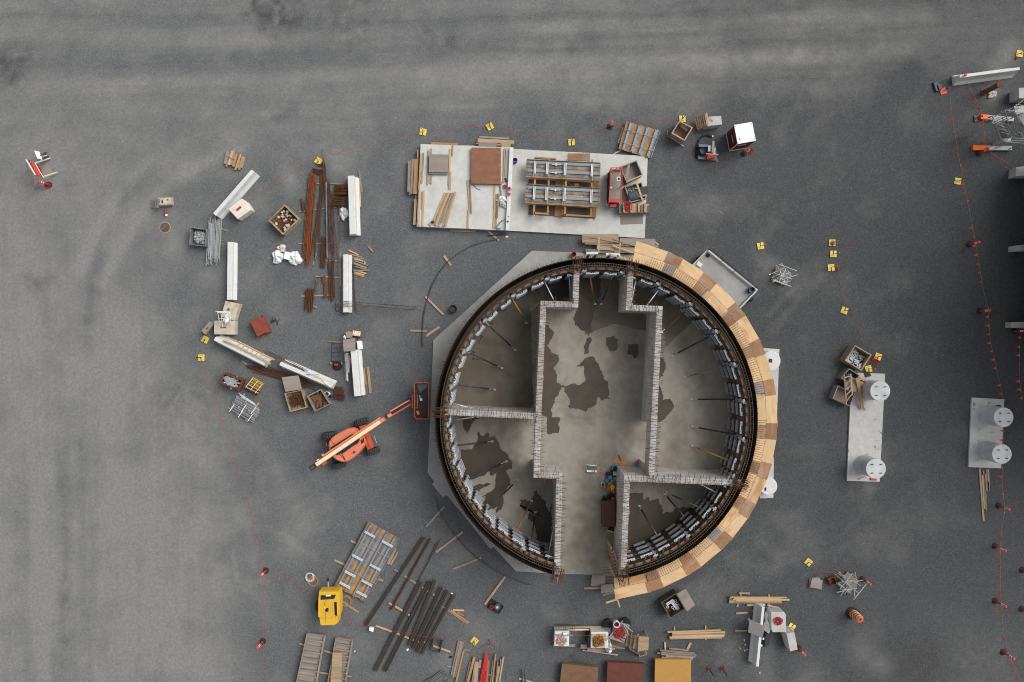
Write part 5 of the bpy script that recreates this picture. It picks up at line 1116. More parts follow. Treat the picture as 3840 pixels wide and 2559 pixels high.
planks('{m} plank around the grey board stack, {o}', [(415, 250, 400, 760, 20, 'wood_tan'), (455, 225, 440, 735, 24, 'wood_tan', .47), (465, 600, 458, 750, 14, 'wood_tan'), (742, 228, 715, 765, 24, 'wood_new'), (740, 565, 732, 822, 26, 'wood_tan', .53), (776, 175, 770, 330, 18, 'wood_tan')], z=Z, group='planks on the raised casting slab')
planks('{m} plank in the slanted fan on the raised slab, {o}', [(665, 875, 475, 1330, 26, 'wood_new'), (690, 880, 510, 1345, 22, 'wood_tan', .5), (720, 870, 525, 1355, 30, 'wood_new', .54), (745, 880, 570, 1370, 24, 'wood_tan', .5), (760, 875, 610, 1308, 22, 'wood_grey', .55), (790, 880, 640, 1372, 26, 'wood_tan', .5), (818, 862, 668, 1360, 26, 'wood_new', .53)], z=Z, group='planks on the raised casting slab')
planks('{m} plank in the middle of the raised slab, {o}', [(992, 690, 1028, 1140, 20, 'wood_tan'), (1028, 680, 1050, 1175, 16, 'wood_grey', .5), (1008, 1130, 998, 1395, 26, 'wood_tan')], z=Z, axis='y', group='planks on the raised casting slab')
planks('{m} plank right of the brown panel on the raised slab, {o}', [(1540, 225, 1522, 732, 20, 'wood_tan'), (1570, 225, 1543, 628, 20, 'wood_tan', .5), (1398, 760, 1378, 1395, 22, 'wood_new'), (1470, 755, 1490, 935, 18, 'wood_grey'), (1425, 895, 1405, 1380, 26, 'wood_tan'), (1448, 890, 1425, 1250, 22, 'wood_grey', .55), (1465, 890, 1440, 1080, 22, 'wood_grey', .56)], z=Z, axis='y', group='planks on the raised casting slab')
for i, (q, z0, z1) in enumerate([([(440, 325), (712, 335), (700, 605), (432, 600)], .50, .60), ([(428, 310), (712, 315), (700, 575), (424, 570)], .605, .70)]):
    slab_thing('plywood_sheet', q, z0, z1, 'ply_grey', ('lower' if i == 0 else 'upper') + ' of the square grey boards stacked on planks on the raised slab', 'board', 'grey boards on the raised slab')
slab_thing('shutter_board', [(1050, 212), (1482, 215), (1480, 748), (1046, 742)], .46, .66, 'ply_brown', 'large red brown plywood form panel on the raised slab', 'form panel')
planks('{m} board stacked against the left side of the raised slab, {o}', [(138, 405, 126, 860, 40, 'wood_grey', .3), (162, 395, 142, 905, 22, 'wood_grey', .26), (188, 380, 165, 890, 32, 'wood_grey', .33), (240, 378, 222, 895, 62, 'wood_orange', .34), (262, 240, 258, 380, 16, 'wood_tan', .3), (236, 895, 232, 975, 14, 'wood_tan', .2), (228, 970, 212, 1345, 36, 'wood_tan', .3)], axis='x', group='boards against the raised slab', name='board', cat='board')
planks('{m} board along the top edge of the raised slab, {o}', [(462, 148, 852, 165, 36, 'wood_orange', .3), (1168, 55, 1602, 78, 24, 'wood_tan', .3), (1140, 105, 1680, 135, 56, 'wood_tan', .34), (1155, 165, 1420, 172, 60, 'wood_grey', .42), (1120, 148, 1490, 175, 16, 'wood_new', .36), (1490, 175, 1625, 180, 50, 'wood_tan', .41), (918, 180, 1120, 188, 12, 'wood_orange', .2)], axis='x', group='boards against the raised slab', name='board', cat='board')
planks('{m} plank below the lower edge of the raised slab, {o}', [(730, 1415, 1115, 1435, 18, 'wood_grey', .12), (735, 1435, 1112, 1452, 16, 'wood_grey', .06)], axis='y')
coil(p(1545, 790, .46), .14, .014, 'rope_red', 'red rope knot left of the white edge beam', 5, 5); coil(p(1605, 820, .64), .16, .012, 'rope_red', 'red rope loops over the white edge beam, upper', 4, 6); coil(p(1600, 895, .64), .13, .012, 'rope_red', 'red rope loops over the white edge beam, lower', 3, 7)
rope([(1520, 730, .47), (1490, 720, .47), (1485, 760, .47), (1530, 775, .47)], .47, .01, 'rope_red', 'thin red rope tail beside the brown form panel')
cloth('plastic_bag', p(1498, 975, .42), .33, .2, .2, 'white_sheet', 'white sack on the raised slab, upper of two', 'bag', 11); cloth('plastic_bag', p(1515, 1050, .42), .26, .18, .18, 'white_hose', 'grubby white sack on the raised slab, lower of two', 'bag', 12, -.5)
bundle('loose_bar', (1525, 1270), (1400, 1405), 8, 2, .012, 'rusty_bar', 'two thin rods near the lower right corner of the raised slab', 'rod', .46, kid='rod', ends=.1); bundle('loose_bar', (420, 1330), (445, 1385), 2, 1, .012, 'black_steel', 'short dark rod at the lower left of the raised slab', 'rod', .44, kid='rod', ends=0)
rope([(1070, 755, .44), (1120, 810, .44), (1185, 838, .44)], .44, .012, 'wire_black', 'bent black wire below the brown form panel', 'wire', 'wire')
block([(1535, 655), (1560, 655), (1575, 715), (1555, 720)], .5, 'rubber', 'small black rubber piece beside the white beam', 'rubber_pad', 'pad', None, 0, .425); block([(1420, 1390), (1478, 1395), (1475, 1420), (1420, 1418)], .5, 'sky_plastic', 'pale blue packet at the lower slab edge', 'packet', 'packet', None, 0, .425)
coil(p(480, 1310, .5), .1, .02, 'rusty_bar', 'small rusty coil at the foot of the slanted planks', 4, 8, 'wire_coil', 'wire')
mb = MB(); mb.cyl(p(1592, 1225, .62), .045, .62, .627, 12); mb.box(p(1585, 1300, .624), (.12, .12, .006), .7); tag(mb.build('lifting_inserts', 'shelf_rust'), 'two rusty lifting inserts in the lower end of the white edge beam', 'insert')
c = p(1690, 405, .4); bucket((c.x, c.y, .16), .15, .34, 'blue_plastic', 'dark blue bucket at the slab joint by the white beam', 'dark_plastic')
bundle('rebar_bundle', (1290, 1520), (1590, 1480), 14, 3, .014, 'rusty_bar', 'few curved rods under the plank below the slab joint', 'rebar', .05, kid='rebar', ends=.1, seed=20)
planks('{m} plank lying below the slab joint', [(1290, 1435, 1455, 1580, 26)], m='wood_tan'); cloth('plastic_bag', p(1568, 1525, 0), .09, .07, .06, 'white_sheet', 'tiny white rag near the plank below the slab joint', 'rag', 14)
# steel ribbed form panels
def form_panel(pts, z, beams, rods, label, clamps=(), turn=(), split=None, th=.06, beam_w=.17, name='steel_formwork', rust=()):
    """pts: four corners, edge 0-1 = along the beams; beams: fractions across; rods: fractions along"""
    P = [p(x, y, z) for x, y in pts]; c = sum(P, Vector()) / 4; root = thing(name, label, 'form panel', (c.x, c.y, z - .2), 'ribbed steel and plywood form panels')
    d = (P[1] - P[0]).normalized(); rz = math.atan2(d.y, d.x)
    G = lambda u, v: inside(P, u, v)
    def area(u0, u1, v0, v1, z0, z1, m, nm):
        return MB().prism([tuple(G(u, v)[:2]) for u, v in ((u0, v0), (u1, v0), (u1, v1), (u0, v1))], z0, z1).build(nm, m, root)
    for u0, u1, m in (split or [(0, 1, 'ply_amber')]): area(u0, u1, .0, 1, z - .16, z - .12, m, 'plywood_face')
    W_ = (P[3] - P[0]).length
    for v in beams:
        hv = beam_w / W_ / 2; lo_, hi_ = max(0, v - hv), min(1, v + hv)
        area(-.004, 1.004, lo_, hi_, z - .115, z - .085, 'grey_beam', 'shaded_flange'); area(0, 1, v - hv * .8, v - hv * .05, z - .085, z, 'steel_top', 'steel_beam')  # dark flange strip paints in the shaded side of each beam
        q = MB()
        for u in (.018, .982): q.box(G(u, v - hv * .42) + Vector((0, 0, .002)), (.055, .055, .008), rz)
        q.build('bolt_hole', 'ink_black', root)
    for v in (0, 1): area(0, 1, v - .012, v + .012, z - .14, z - .02, 'grey_beam', 'edge_channel')
    for u in rods:
        MB().tube([G(u, -.01) + Vector((0, 0, .03)), G(u, 1.01) + Vector((0, 0, .03))], .016, 6).build('tie_rod', 'scaffold_steel', root)
    for u, v0, v1 in clamps:
        for o_ in (-.0085, .0085): MB().bar(G(u + o_, v0) + Vector((0, 0, .05)), G(u + o_, v1) + Vector((0, 0, .05)), .055, .08).build('waler', 'bright_steel', root)
    for u, v in turn: MB().tube([G(u - .06, v) + Vector((0, 0, .05)), G(u + .06, v) + Vector((0, 0, .05))], .025, 6).box(G(u, v) + Vector((0, 0, .06)), (.1, .14, .05), rz).build('turnbuckle', 'bright_steel', root)
    return root, P
fr('H')
CL = ((.115, .13, .8), (.28, .13, .8), (.525, .13, .8), (.885, .13, .8))
two = [(0, .4, 'ply_amber'), (.4, 1, 'ply_amber')]
form_panel([(265, 340), (1228, 385), (1218, 622), (250, 572)], .95, (.24, .70), (.1, .3, .5, .9), 'upper of two ribbed form panels with white walers stacked on timber frames', CL, ((.4, .24), (.4, .7)), two, beam_w=.42)
r_, P_ = form_panel([(255, 665), (1220, 715), (1210, 968), (240, 912)], .95, (.24, .70), (.1, .3, .5, .9), 'lower of two ribbed form panels with white walers, chalk marks on its face', CL, ((.4, .24), (.4, .7)), two, beam_w=.42)
d = (P_[1] - P_[0]).normalized(); up = Vector((d.y, -d.x, 0)); cc = inside(P_, .68, .47); cc.z = .95 - .118
text_mesh('VLF-(2 ~', .26, 'white_hose', r_, cc, -d, up, 'chalk_marks', .001)
for pts, lab in (([(290, 590), (1205, 640), (1200, 705), (285, 640)], 'dark timber frame showing between the two stacked form panels'), ([(290, 925), (1165, 975), (1155, 1105), (285, 1050)], 'timber frame sticking out below the lower stacked form panel')):
    q = quad_poly(pts, .5); c = p(sum(x for x, y in pts) / 4, sum(y for x, y in pts) / 4, 0); root = thing('timber_trestle', lab, 'timber frame', (c.x, c.y, .16))
    MB().prism(q, .17, .22).build('base_board', 'wood_dark', root)
fr('H')
root = thing('timber_trestle', 'open brown timber trestle carrying the two stacked form panels', 'timber frame', tuple(p(720, 800, .16)))
for x in (365, 545, 770, 1108): MB().bar(p(x + 12, 345, .72), p(x - 8, 1065 + (x - 365) * .045, .72), .12, .12).build('joist', 'wood_orange', root)
for a, b_ in (((355, 1045), (530, 1055)), ((755, 1068), (1095, 1088))): MB().bar(p(*a, .72), p(*b_, .72), .1, .12).build('cross_piece', 'wood_orange', root)
for x, y in ((370, 400), (775, 420), (1110, 440), (360, 1035), (755, 1060), (1095, 1080)): MB().bar(p(x, y, .6), p(x, y, .6) * 1 - Vector((0, 0, .43)), .1, .1).build('leg', 'wood_orange', root)
slab_thing('plywood_sheet', [(640, 610), (775, 618), (740, 1090), (625, 1085)], .24, .28, 'ply_old', 'worn brown sheet lying under the timber trestle', 'board'); slab_thing('plywood_sheet', [(1120, 620), (1205, 630), (1165, 1105), (1095, 1095)], .24, .27, 'ply_old', 'narrow brown sheet at the right end under the timber trestle', 'board')
planks('{m} plank beneath the upper form panel, {o}', [(358, 315, 650, 335, 18, 'wood_orange', .5), (360, 328, 650, 345, 14, 'wood_tan', .42)], axis='y'); slab_thing('plywood_sheet', [(803, 265), (1092, 265), (1090, 365), (800, 355)], .165, .2, 'ply_old', 'worn plywood sheet by the upper edge of the stacked panels', 'board')
planks('{m} off cut among the dark frame gap, {o}', [(790, 640, 860, 692, 10, 'wood_tan', .3), (880, 672, 940, 672, 26, 'wood_new', .3), (1150, 1000, 1150, 1130, 14, 'wood_tan', .22)], name='offcut', cat='offcut')
slab_thing('plywood_sheet', [(1490, 1080), (1780, 1065), (1782, 1180), (1493, 1193)], .165, .19, 'ply_grey', 'pale grey board flat on the slab below the long crate', 'board')
fr('I')
form_panel([(300, 585), (400, 205), (822, 320), (690, 695)][0:1] + [(385, 205), (822, 325), (690, 700)] if False else [(258, 570), (365, 200), (822, 322), (692, 700)], .3, (.16, .42, .66, .92), (.25, .7), 'single ribbed form panel with amber faces lying at a slant above the slab corner', beam_w=.34)
planks('{m} plank beside the single ribbed form panel, {o}', [(318, 278, 244, 502, 18, 'wood_tan'), (330, 285, 268, 498, 16, 'wood_new'), (310, 582, 185, 645, 18, 'wood_tan')])
fr('Q')
form_panel([(800, 1170), (1300, 230), (1762, 482), (1258, 1415)], .34, (.125, .375, .63, .885), (.30, .70), 'large ribbed form panel half grey half amber with eight white walers, lower left', ((.865, .03, .36), (.865, .58, .92), (.5, .03, .37), (.5, .6, .93), (.255, .06, .4), (.255, .6, .93), (.085, .08, .42), (.085, .62, .95)), (), [(0, .42, 'ply_amber'), (.42, .9, 'ply_grey'), (.9, 1, 'ply_amber')], beam_w=.34)
planks('{m} bearer under the large ribbed form panel, {o}', [(1040, 508, 1120, 538, 28), (795, 790, 945, 855, 28), (1440, 1065, 1520, 1095, 28), (1700, 620, 1590, 850, 34, 'wood_tan', .1), (1728, 675, 1625, 858, 26, 'wood_tan'), (680, 1240, 790, 1300, 30, 'wood_orange')], m='wood_tan', z=.08, axis='y', name='timber_bearer', cat='bearer')
coil(p(442, 1035, .0), .3, .018, 'white_hose', 'coil of white hose on gravel left of the large form panel', 5, 1, 'hose_coil', 'hose', .35); coil(p(490, 1098, .0), .34, .018, 'tan_hose', 'coil of tan hose under the white one', 6, 2, 'hose_coil', 'hose', .25, hgt=.04); coil(p(972, 1388, .0), .36, .02, 'tan_hose', 'coil of brown hose beside the yellow plant', 6, 3, 'hose_coil', 'hose', .25)
planks('{m} plank running down from the brown hose coil', [(905, 1390, 1160, 1560, 26)], m='wood_tan')
# yellow mobile plant
fr('R')
root = thing('mobile_plant', 'yellow towable plant with a black front panel and drawbar', 'generator', tuple(p(865, 180, 0)))
ou = [(695, -160), (1040, -165), (1060, -20), (1056, 270), (1028, 300), (1022, 408), (965, 440), (722, 445), (700, 300), (676, 290), (680, 0)]
mb = MB(); lv = [(.97, .35), (1.0, .6), (1.0, 1.2), (.97, 1.32)]; cx, cy = 868, 140
for k, z in lv: mb.v += [Wp(cur[0] + (cx + (x - cx) * k) / cur[2], cur[1] + (cy + (y - cy) * k) / cur[2], 1.2) + Vector((0, 0, z - 1.2)) for x, y in ou]
n = len(ou)
for i in range(3): mb.f += [(i * n + (k + 1) % n, i * n + k, (i + 1) * n + k, (i + 1) * n + (k + 1) % n) for k in range(n)]
mb.f += [tuple(range(n)), tuple(range(4 * n - 1, 3 * n - 1, -1))]; mb.build('canopy', 'plant_yellow', root)
mb = MB()
for i in range(7): mb.bar(p(725 + 34 * i, 30, 1.325), p(728 + 34 * i, 320, 1.325), .012, .014)
mb.bar(p(705, 332, 1.325), p(1010, 318, 1.325), .014, .014); mb.build('panel_ribs', 'prop_yellow', root)
MB().prism(quad_poly([(955, 42), (1000, 35), (1008, 265), (965, 275)], 1.33), 1.30, 1.333).build('side_grille', 'ink_black', root); MB().prism(quad_poly([(800, 145), (855, 142), (855, 208), (800, 212)], 1.33), 1.31, 1.334).build('exhaust_opening', 'ink_black', root); MB().prism(quad_poly([(975, 280), (1012, 268), (1012, 282), (980, 294)], 1.33), 1.31, 1.334).build('nameplate', 'ink_black', root)
fr('Q')
MB().prism(quad_poly([(598, 1308), (820, 1300), (800, 1350), (780, 1360), (600, 1372)], 1.36), 1.0, 1.36).build('front_panel', 'black_steel', root); MB().prism(quad_poly([(675, 1303), (748, 1300), (748, 1318), (675, 1322)], 1.37), 1.36, 1.372).build('label_plate', 'white_plastic', root)
MB().tube([p(718, 1300, .6), p(712, 1200, .5), p(705, 1085, .5)], .04, 8).build('drawbar', 'galvanised', root); MB().box(p(703, 1080, .5), (.14, .16, .12), 0).build('coupling', 'black_steel', root); MB().box(p(625, 1295, .7), (.3, .1, .1), 0).build('lamp_bar', 'black_steel', root)
fr('R')
for x in (1062, 672): c = p(x, 100, .35); MB().cyl((c.x - .09, c.y, .34), .33, 0, 0, 18, axis=(.18, 0, 0)).build('wheel', 'rubber', root)
MB().prism(quad_poly([(768, 130), (795, 108), (818, 150), (795, 170)], 1.36), 1.336, 1.35).build('hang_tag', 'sign_yellow', root); MB().tube([p(802, 200, 1.345), p(803, 330, 1.345), p(800, 450, 1.3), p(800, 462, .9)], .012, 5).tube([p(805, 10, 1.35), p(785, 70, 1.35), p(800, 120, 1.35)], .01, 5).build('cord', 'tan_hose', root)
# long dark bar bundles
fr('S')
BB = [((940, 445), (240, 1640)), ((1035, 475), (470, 1500)), ((1120, 735), (330, 2060))]
bundle('bar_bundle', (940, 450), (85, 1740), 48, 10, .022, 'dark_bar', 'long dark steel bar bundle nearest the large form panel', 'bar bundle', .14, jit=.01, kid='bar', group='long dark bar bundles', ends=.06, layers=3)
bundle('bar_bundle', (1035, 470), (455, 1515), 22, 5, .022, 'rusty_bar', 'thin rusty bar bundle with bent feet, second from the large form panel', 'bar bundle', .14, jit=.01, kid='bar', group='long dark bar bundles', ends=.05); bundle('bar_bundle', (1170, 490), (640, 1560), 18, 3, .018, 'dark_bar', 'few loose dark bars left of the longest bundles', 'bar bundle', .12, jit=.05, kid='bar', group='long dark bar bundles', ends=.2)
fr('T')
for a, b_, w, nn, lab in (((700, -80), (25, 1235), 55, 11, 'longest dark bar bundle reaching lowest at its left end'), ((830, -80), (170, 1240), 55, 11, 'long dark bar bundle, second of the two that reach lowest'), ((905, -90), (525, 865), 44, 9, 'dark bar bundle with its lower end level with the red rope, left one'),
                          ((1000, 10), (585, 905), 46, 9, 'dark bar bundle between the two level with the yellow base'), ((1085, 65), (645, 955), 52, 10, 'dark bar bundle ending by the square hoop frame'), ((1190, 110), (710, 985), 34, 7, 'short dark bar bundle nearest the loose boards')):
    bundle('bar_bundle', a, b_, w, nn, .022, 'dark_bar', lab, 'bar bundle', .14, jit=.01, kid='bar', group='long dark bar bundles', ends=.06, layers=3, seed=int(a[0]))
fr('T'); root = thing('bent_hoops', 'square frame of stacked bent bars beside the dark bundles', 'rebar hoops', tuple(p(935, 860, 0)))
for i in range(6): MB().tube([p(875 + 3 * i, 760, .06 + .05 * i), p(1015 + 2 * i, 785, .06 + .05 * i), p(980, 960 + 2 * i, .06 + .05 * i), p(850, 925, .06 + .05 * i)], .022, 5, closed=True).build('hoop', 'dark_bar', root)
fr('S')
planks('{m} bearer under the long dark bars, upper run, {o}', [(505, 928, 610, 985, 26), (650, 1022, 705, 1052, 26), (730, 1070, 845, 1145, 28), (910, 1190, 935, 1205, 26), (988, 1242, 1020, 1262, 26), (1065, 1290, 1100, 1308, 26)], z=.10, m='wood_grey', name='timber_bearer', cat='bearer', group='bearers under the long dark bars')
planks('{m} bearer under the long dark bars, middle run, {o}', [(422, 1420, 490, 1460, 28), (515, 1470, 635, 1540, 28), (705, 1590, 740, 1605, 26)], z=.10, m='wood_new', name='timber_bearer', cat='bearer', group='bearers under the long dark bars')
fr('T')
planks('{m} bearer under the long dark bars, lower run, {o}', [(35, 580, 290, 670, 26), (345, 692, 400, 712, 26), (455, 735, 525, 765, 24), (570, 780, 600, 790, 24), (640, 805, 670, 818, 24), (735, 815, 760, 825, 20), (880, 875, 1135, 965, 26)], z=.10, m='wood_new', name='timber_bearer', cat='bearer', group='bearers under the long dark bars')
planks('{m} loose board right of the dark bars, {o}', [(1005, 290, 1055, 320, 20, 'wood_orange'), (1095, 350, 1385, 548, 20, 'wood_orange'), (1140, 350, 1405, 530, 22, 'wood_tan', .07), (1172, 348, 1335, 354, 26), (1230, 378, 1325, 428, 20, 'wood_orange')], axis='x', name='board', cat='board')
fr('R'); block([(1575, 490), (1655, 500), (1640, 570), (1572, 545)], .42, 'white_plastic', 'white square box standing on the long dark bars', 'battery_box', 'box', None, .01, .2); block([(2228, 880), (2262, 858), (2275, 878), (2245, 908)], .03, 'paper_white', 'white tag on gravel between two bar bundles', 'paper_tag', 'tag', None, 0); block([(1312, 900), (1335, 895), (1325, 918), (1310, 920)], .03, 'paper_white', 'white tag at the left end of the first bar bundle', 'paper_tag', 'tag', None, 0)
fr('S'); block([(1335, 1270), (1368, 1275), (1365, 1290), (1335, 1285)], .2, 'paper_white', 'white tag at the upper end of the shortest bar bundle', 'paper_tag', 'tag', None, 0, .16)
# hose guard: curved bars that ring the tank
def arc_bars(x0, pts, label, n=3):
    root = thing('curved_bars', label, 'rebar', tuple(p(*pts[0], 0)))
    for i in range(n): MB().tube([p(x + R.uniform(-4, 4) + 5 * i, y + R.uniform(-4, 4) - 2 * i, .09) for x, y in pts], .016, 5).build('bar', 'dark_bar', root)
fr('a'); arc_bars(0, [(-55, 1260), (-60, 1100), (-40, 900), (0, 700), (60, 530), (140, 390), (250, 255), (380, 150), (520, 75), (660, 25), (830, -10)], 'long curved bars lying round the upper left of the tank', 3); planks('{m} plank crossing the upper curved bars, {o}', [(202, 185, 285, 300, 26), (-15, 665, 195, 880, 24), (150, 1020, 0, 1125, 22)], m='wood_tan', z=.08)
fr('S'); arc_bars(0, [(1105, -140), (1150, 40), (1220, 180), (1310, 320), (1440, 480), (1580, 640), (1730, 770), (1900, 890), (2080, 990), (2300, 1090), (2500, 1150)], 'long curved bars lying round the lower left of the tank', 3)
planks('{m} plank crossing the lower curved bars, {o}', [(970, 300, 1245, -5, 28, 'wood_grey'), (1115, 675, 1512, 375, 32), (1362, 922, 1782, 755, 26, 'wood_grey'), (2135, 1030, 1835, 1440, 32)], m='wood_tan', z=.08)
fr('z'); planks('{m} plank beside the basket end of the tank slab, {o}', [(1536, 1240, 1600, 1243, 8), (1597, 1262, 1650, 1228, 7)], m='wood_tan')
# ================================================================ top right of the slab
fr('u')
root = thing('scissor_lift', 'red scissor lift with an empty tan deck parked on the slab', 'scissor lift', tuple(p(120, 340, .16)))
dk = [(68, 120), (205, 120), (192, 545), (45, 540)]
MB().prism(quad_poly([(30, 170), (190, 165), (175, 575), (22, 570)], .6), .35, .75).build('chassis', 'black_steel', root)
for x, y in ((28, 215), (22, 560), (188, 200), (178, 560)): c = p(x, y, .3); MB().cyl((c.x - .1, c.y, .36), .2, 0, 0, 14, axis=(.2, 0, 0)).build('wheel', 'white_hose', root)
for k in range(3):
    z = .78 + .1 * k; MB().bar(p(60, 150, z), p(60, 520, z), .08, .08).bar(p(180, 150, z), p(170, 520, z), .08, .08).build('scissor_arm', 'scissor_red', root)
MB().prism(quad_poly(dk, 1.15), 1.08, 1.15).build('deck', 'ply_grey', root); MB().prism(quad_poly([(68, 120), (200, 120), (200, 140), (68, 140)], 1.2), 1.15, 1.3).prism(quad_poly([(48, 505), (198, 505), (194, 545), (45, 545)], 1.2), 1.15, 1.2).build('toe_board', 'scissor_red', root)
for z in (2.15, 1.75):
    MB().tube([p(80, 100, z), p(220, 102, z), p(202, 552, z), p(45, 548, z)], .03, 6, closed=True).build('guard_rail', 'scissor_red', root)
for x, y in ((80, 100), (220, 102), (202, 552), (45, 548), (64, 320), (212, 320), (150, 100)): MB().tube([p(x, y, 2.15), p(x, y, 2.15) * 1 - Vector((0, 0, 1.0))], .022, 6).build('guard_post', 'scissor_red', root)
MB().prism(quad_poly([(148, 220), (192, 218), (193, 275), (150, 275)], 1.9), 1.6, 1.9).build('control_box', 'white_plastic', root); MB().prism(quad_poly([(160, 232), (186, 230), (187, 262), (165, 264)], 1.91), 1.9, 1.915).build('keypad', 'ink_black', root)
MB().prism(quad_poly([(65, 570), (145, 575), (140, 605), (65, 605)], .9), .5, .9).build('step_box', 'scissor_red', root)
MB().prism(quad_poly([(88, 143), (116, 142), (116, 152), (88, 154)], 1.3), 1.155, 1.2).build('tray', 'wood_tan', root); MB().bar(p(72, 350, 1.18), p(80, 368, 1.18), .1, .06).build('tray', 'white_plastic', root)
fr('u')
root, c, P = crate('open_crate', [(190, 88), (405, 2), (485, 195), (275, 300)], .85, 'ply_grey', 'empty grey crate tilted beside the red scissor lift', 'crate', .06, .2, .16)
tag(plank(p(305, 55, .8), p(275, 255, .72), .14, .05, 'wood_grey', 'plank'), 'grey plank standing in the empty grey crate', 'plank'); tag(plank(p(290, 272, .88), p(475, 200, .88), .07, .06, 'wood_new', 'batten'), 'yellow batten along the lower rim of the empty grey crate', 'batten')
mb = MB(); [mb.bar(p(R.uniform(260, 420), R.uniform(70, 220), .37), p(R.uniform(260, 420), 0, .37) * 0 + p(0, 0, .37) * 0 + p(300, 120, .37) + Vector((R.uniform(-.5, .5), R.uniform(-.5, .5), 0)), .02, .01) for _ in range(0)]
root, c, P = crate('open_crate', [(250, 345), (470, 288), (530, 500), (320, 555)], .8, 'wood_grey', 'open crate holding a grey drum and loose rods, by the slab edge', 'crate', .06, .2, .16)
heap('scrap_pile', P, .4, 26, 'galvanised', .35, .03, 'bright rods lying in the crate with the grey drum', 'rods', 21)
root = thing('plastic_drum', 'grey blue plastic drum lying in the open crate', 'drum', tuple(p(370, 480, .4))); A, B = p(305, 485, .62), p(420, 455, .66); MB().cyl(A, .30, 0, 0, 22, r2=.33, axis=tuple(B - A)).build('shell', 'grey_plastic', root, smooth=False); MB().cyl(B, .3, 0, 0, 22, r2=.27, axis=tuple((B - A) * .03)).build('mouth', 'wood_tan', root)
tag(plank(p(402, 288, .95), p(460, 460, .9), .12, .04, 'wood_new', 'plank'), 'yellow plank laid across the crate with the drum', 'plank'); tag(plank(p(465, 480, .92), p(490, 532, .92), .1, .04, 'wood_new', 'offcut'), 'short yellow offcut at the corner of the drum crate', 'offcut')
slab_thing('black_sheet', [(430, 360), (545, 335), (560, 420), (470, 480)], .82, .85, 'dark_plastic', 'torn dark sheet over the right corner of the drum crate', 'sheet')
tag(plank(p(440, 475, .88), p(525, 455, .88), .1, .04, 'wood_grey', 'plank'), 'grey plank over the dark torn sheet', 'plank')
root = thing('long_crate', 'long lidded crate with raised battens carrying a red rope coil', 'crate', tuple(p(375, 620, .16)))
MB().prism(quad_poly([(178, 570), (570, 572), (570, 682), (182, 688)], .8), .16, .70).build('body', 'ply_grey', root); MB().prism(quad_poly([(230, 560), (568, 570), (566, 680), (232, 682)], .8), .705, .78).build('lid', 'wood_tan', root)
for x in (240, 330, 432, 512): MB().bar(p(x, 556, .86), p(x - 2, 676, .86), .1, .09).build('batten', 'wood_tan', root)
for x in (186, 562, 468): MB().bar(p(x, 580, .84), p(x, 670, .84), .05, .06).build('handle', 'grey_board', root)
coil(p(284, 600, .80), .34, .016, 'rope_red', 'thick red rope coil on the long lidded crate', 12, 11, squash=1.1, hgt=.12)
fr('I')
root, c, P = crate('open_crate', [(1080, 190), (1262, 285), (1150, 468), (968, 360)], .95, 'wood_tan', 'deep open crate with a white beam inside, near the pallet', 'crate', .07, .08)
tag(MB().bar(p(1100, 255, .5), p(1185, 330, .5), .12, .14).build('steel_beam', 'bright_steel'), 'white steel piece inside the deep open crate', 'beam')
tag(MB().tube([p(980, 430, .5), p(1140, 545, .05)], .03, 6).build('loose_pipe', 'scaffold_steel'), 'grey pipe leaning against the deep open crate', 'pipe'); tag(MB().tube([p(915, 320, .03), p(912, 405, .03), p(950, 408, .25), p(990, 400, .5)], .015, 5).build('bent_rod', 'galvanised'), 'thin bent rod left of the deep open crate', 'rod')
root = thing('concrete_block', 'long grey concrete block lying flat right of the tilted pallet', 'concrete block', tuple(p(1530, 200, 0)), 'loose concrete blocks'); MB().prism(quad_poly([(1420, 140), (1645, 125), (1658, 245), (1430, 270)], .75), 0, .75).build('body', 'grey_concrete', root, bevel=.03); MB().tube([p(1515, 180, .75), p(1520, 190, .85), p(1530, 200, .75)], .02, 6).build('lifting_eye', 'rope_red', root)
root = thing('pallet', 'wooden pallet tilted against the long grey block', 'pallet', tuple(p(1380, 210, 0)))
A, B, C_, D_ = p(1298, 175, .25), p(1325, 310, .25), p(1455, 260, .8), p(1425, 105, .8)
for i in range(3): t_ = i / 2; MB().bar(A.lerp(B, t_), D_.lerp(C_, t_), .09, .1).build('bearer', 'wood_orange', root)
for i in range(6): t_ = i / 5; MB().bar(A.lerp(D_, t_) + Vector((0, 0, .07)), B.lerp(C_, t_) + Vector((0, 0, .07)), .1, .025).build('deck_board', 'wood_tan', root)
planks('{m} board leaning on the top of the pallet, {o}', [(1445, 85, 1475, 270, 18, 'wood_new', .9), (1430, 105, 1462, 265, 12, 'wood_new', .88)]); planks('{m} board end under the pallet', [(1385, 270, 1335, 325, 26)], m='wood_tan')
rope([(1470, 135, .8), (1500, 165, .8), (1520, 190, .82)], .8, .012, 'rope_red', 'short red rope tied to the long grey block')
root = thing('site_cabinet', 'dark red cabinet with a bright white top and white edging', 'cabinet', tuple(p(1930, 400, 0)))
TOPC = [(1825, 256), (2060, 214), (2110, 462), (1872, 504)]
MB().prism(quad_poly(TOPC, 1.75), .06, 1.74).build('body', 'maroon', root); MB().prism(quad_poly([(1820, 252), (2064, 210), (2115, 465), (1868, 510)], 1.78), 1.745, 1.79).build('roof', 'white_plastic', root)
T_ = [p(x, y, 1.75) for x, y in TOPC]; g0 = lambda v, z: Vector((v.x, v.y, z))
mb = MB(); mb.bar(g0(T_[3], .08), g0(T_[2], .08), .06, .08).bar(g0(T_[0], .08), g0(T_[3], .08), .06, .08).bar(g0(T_[3], .05), g0(T_[3], 1.72), .05, .05); mb.build('edge_trim', 'white_hose', root)
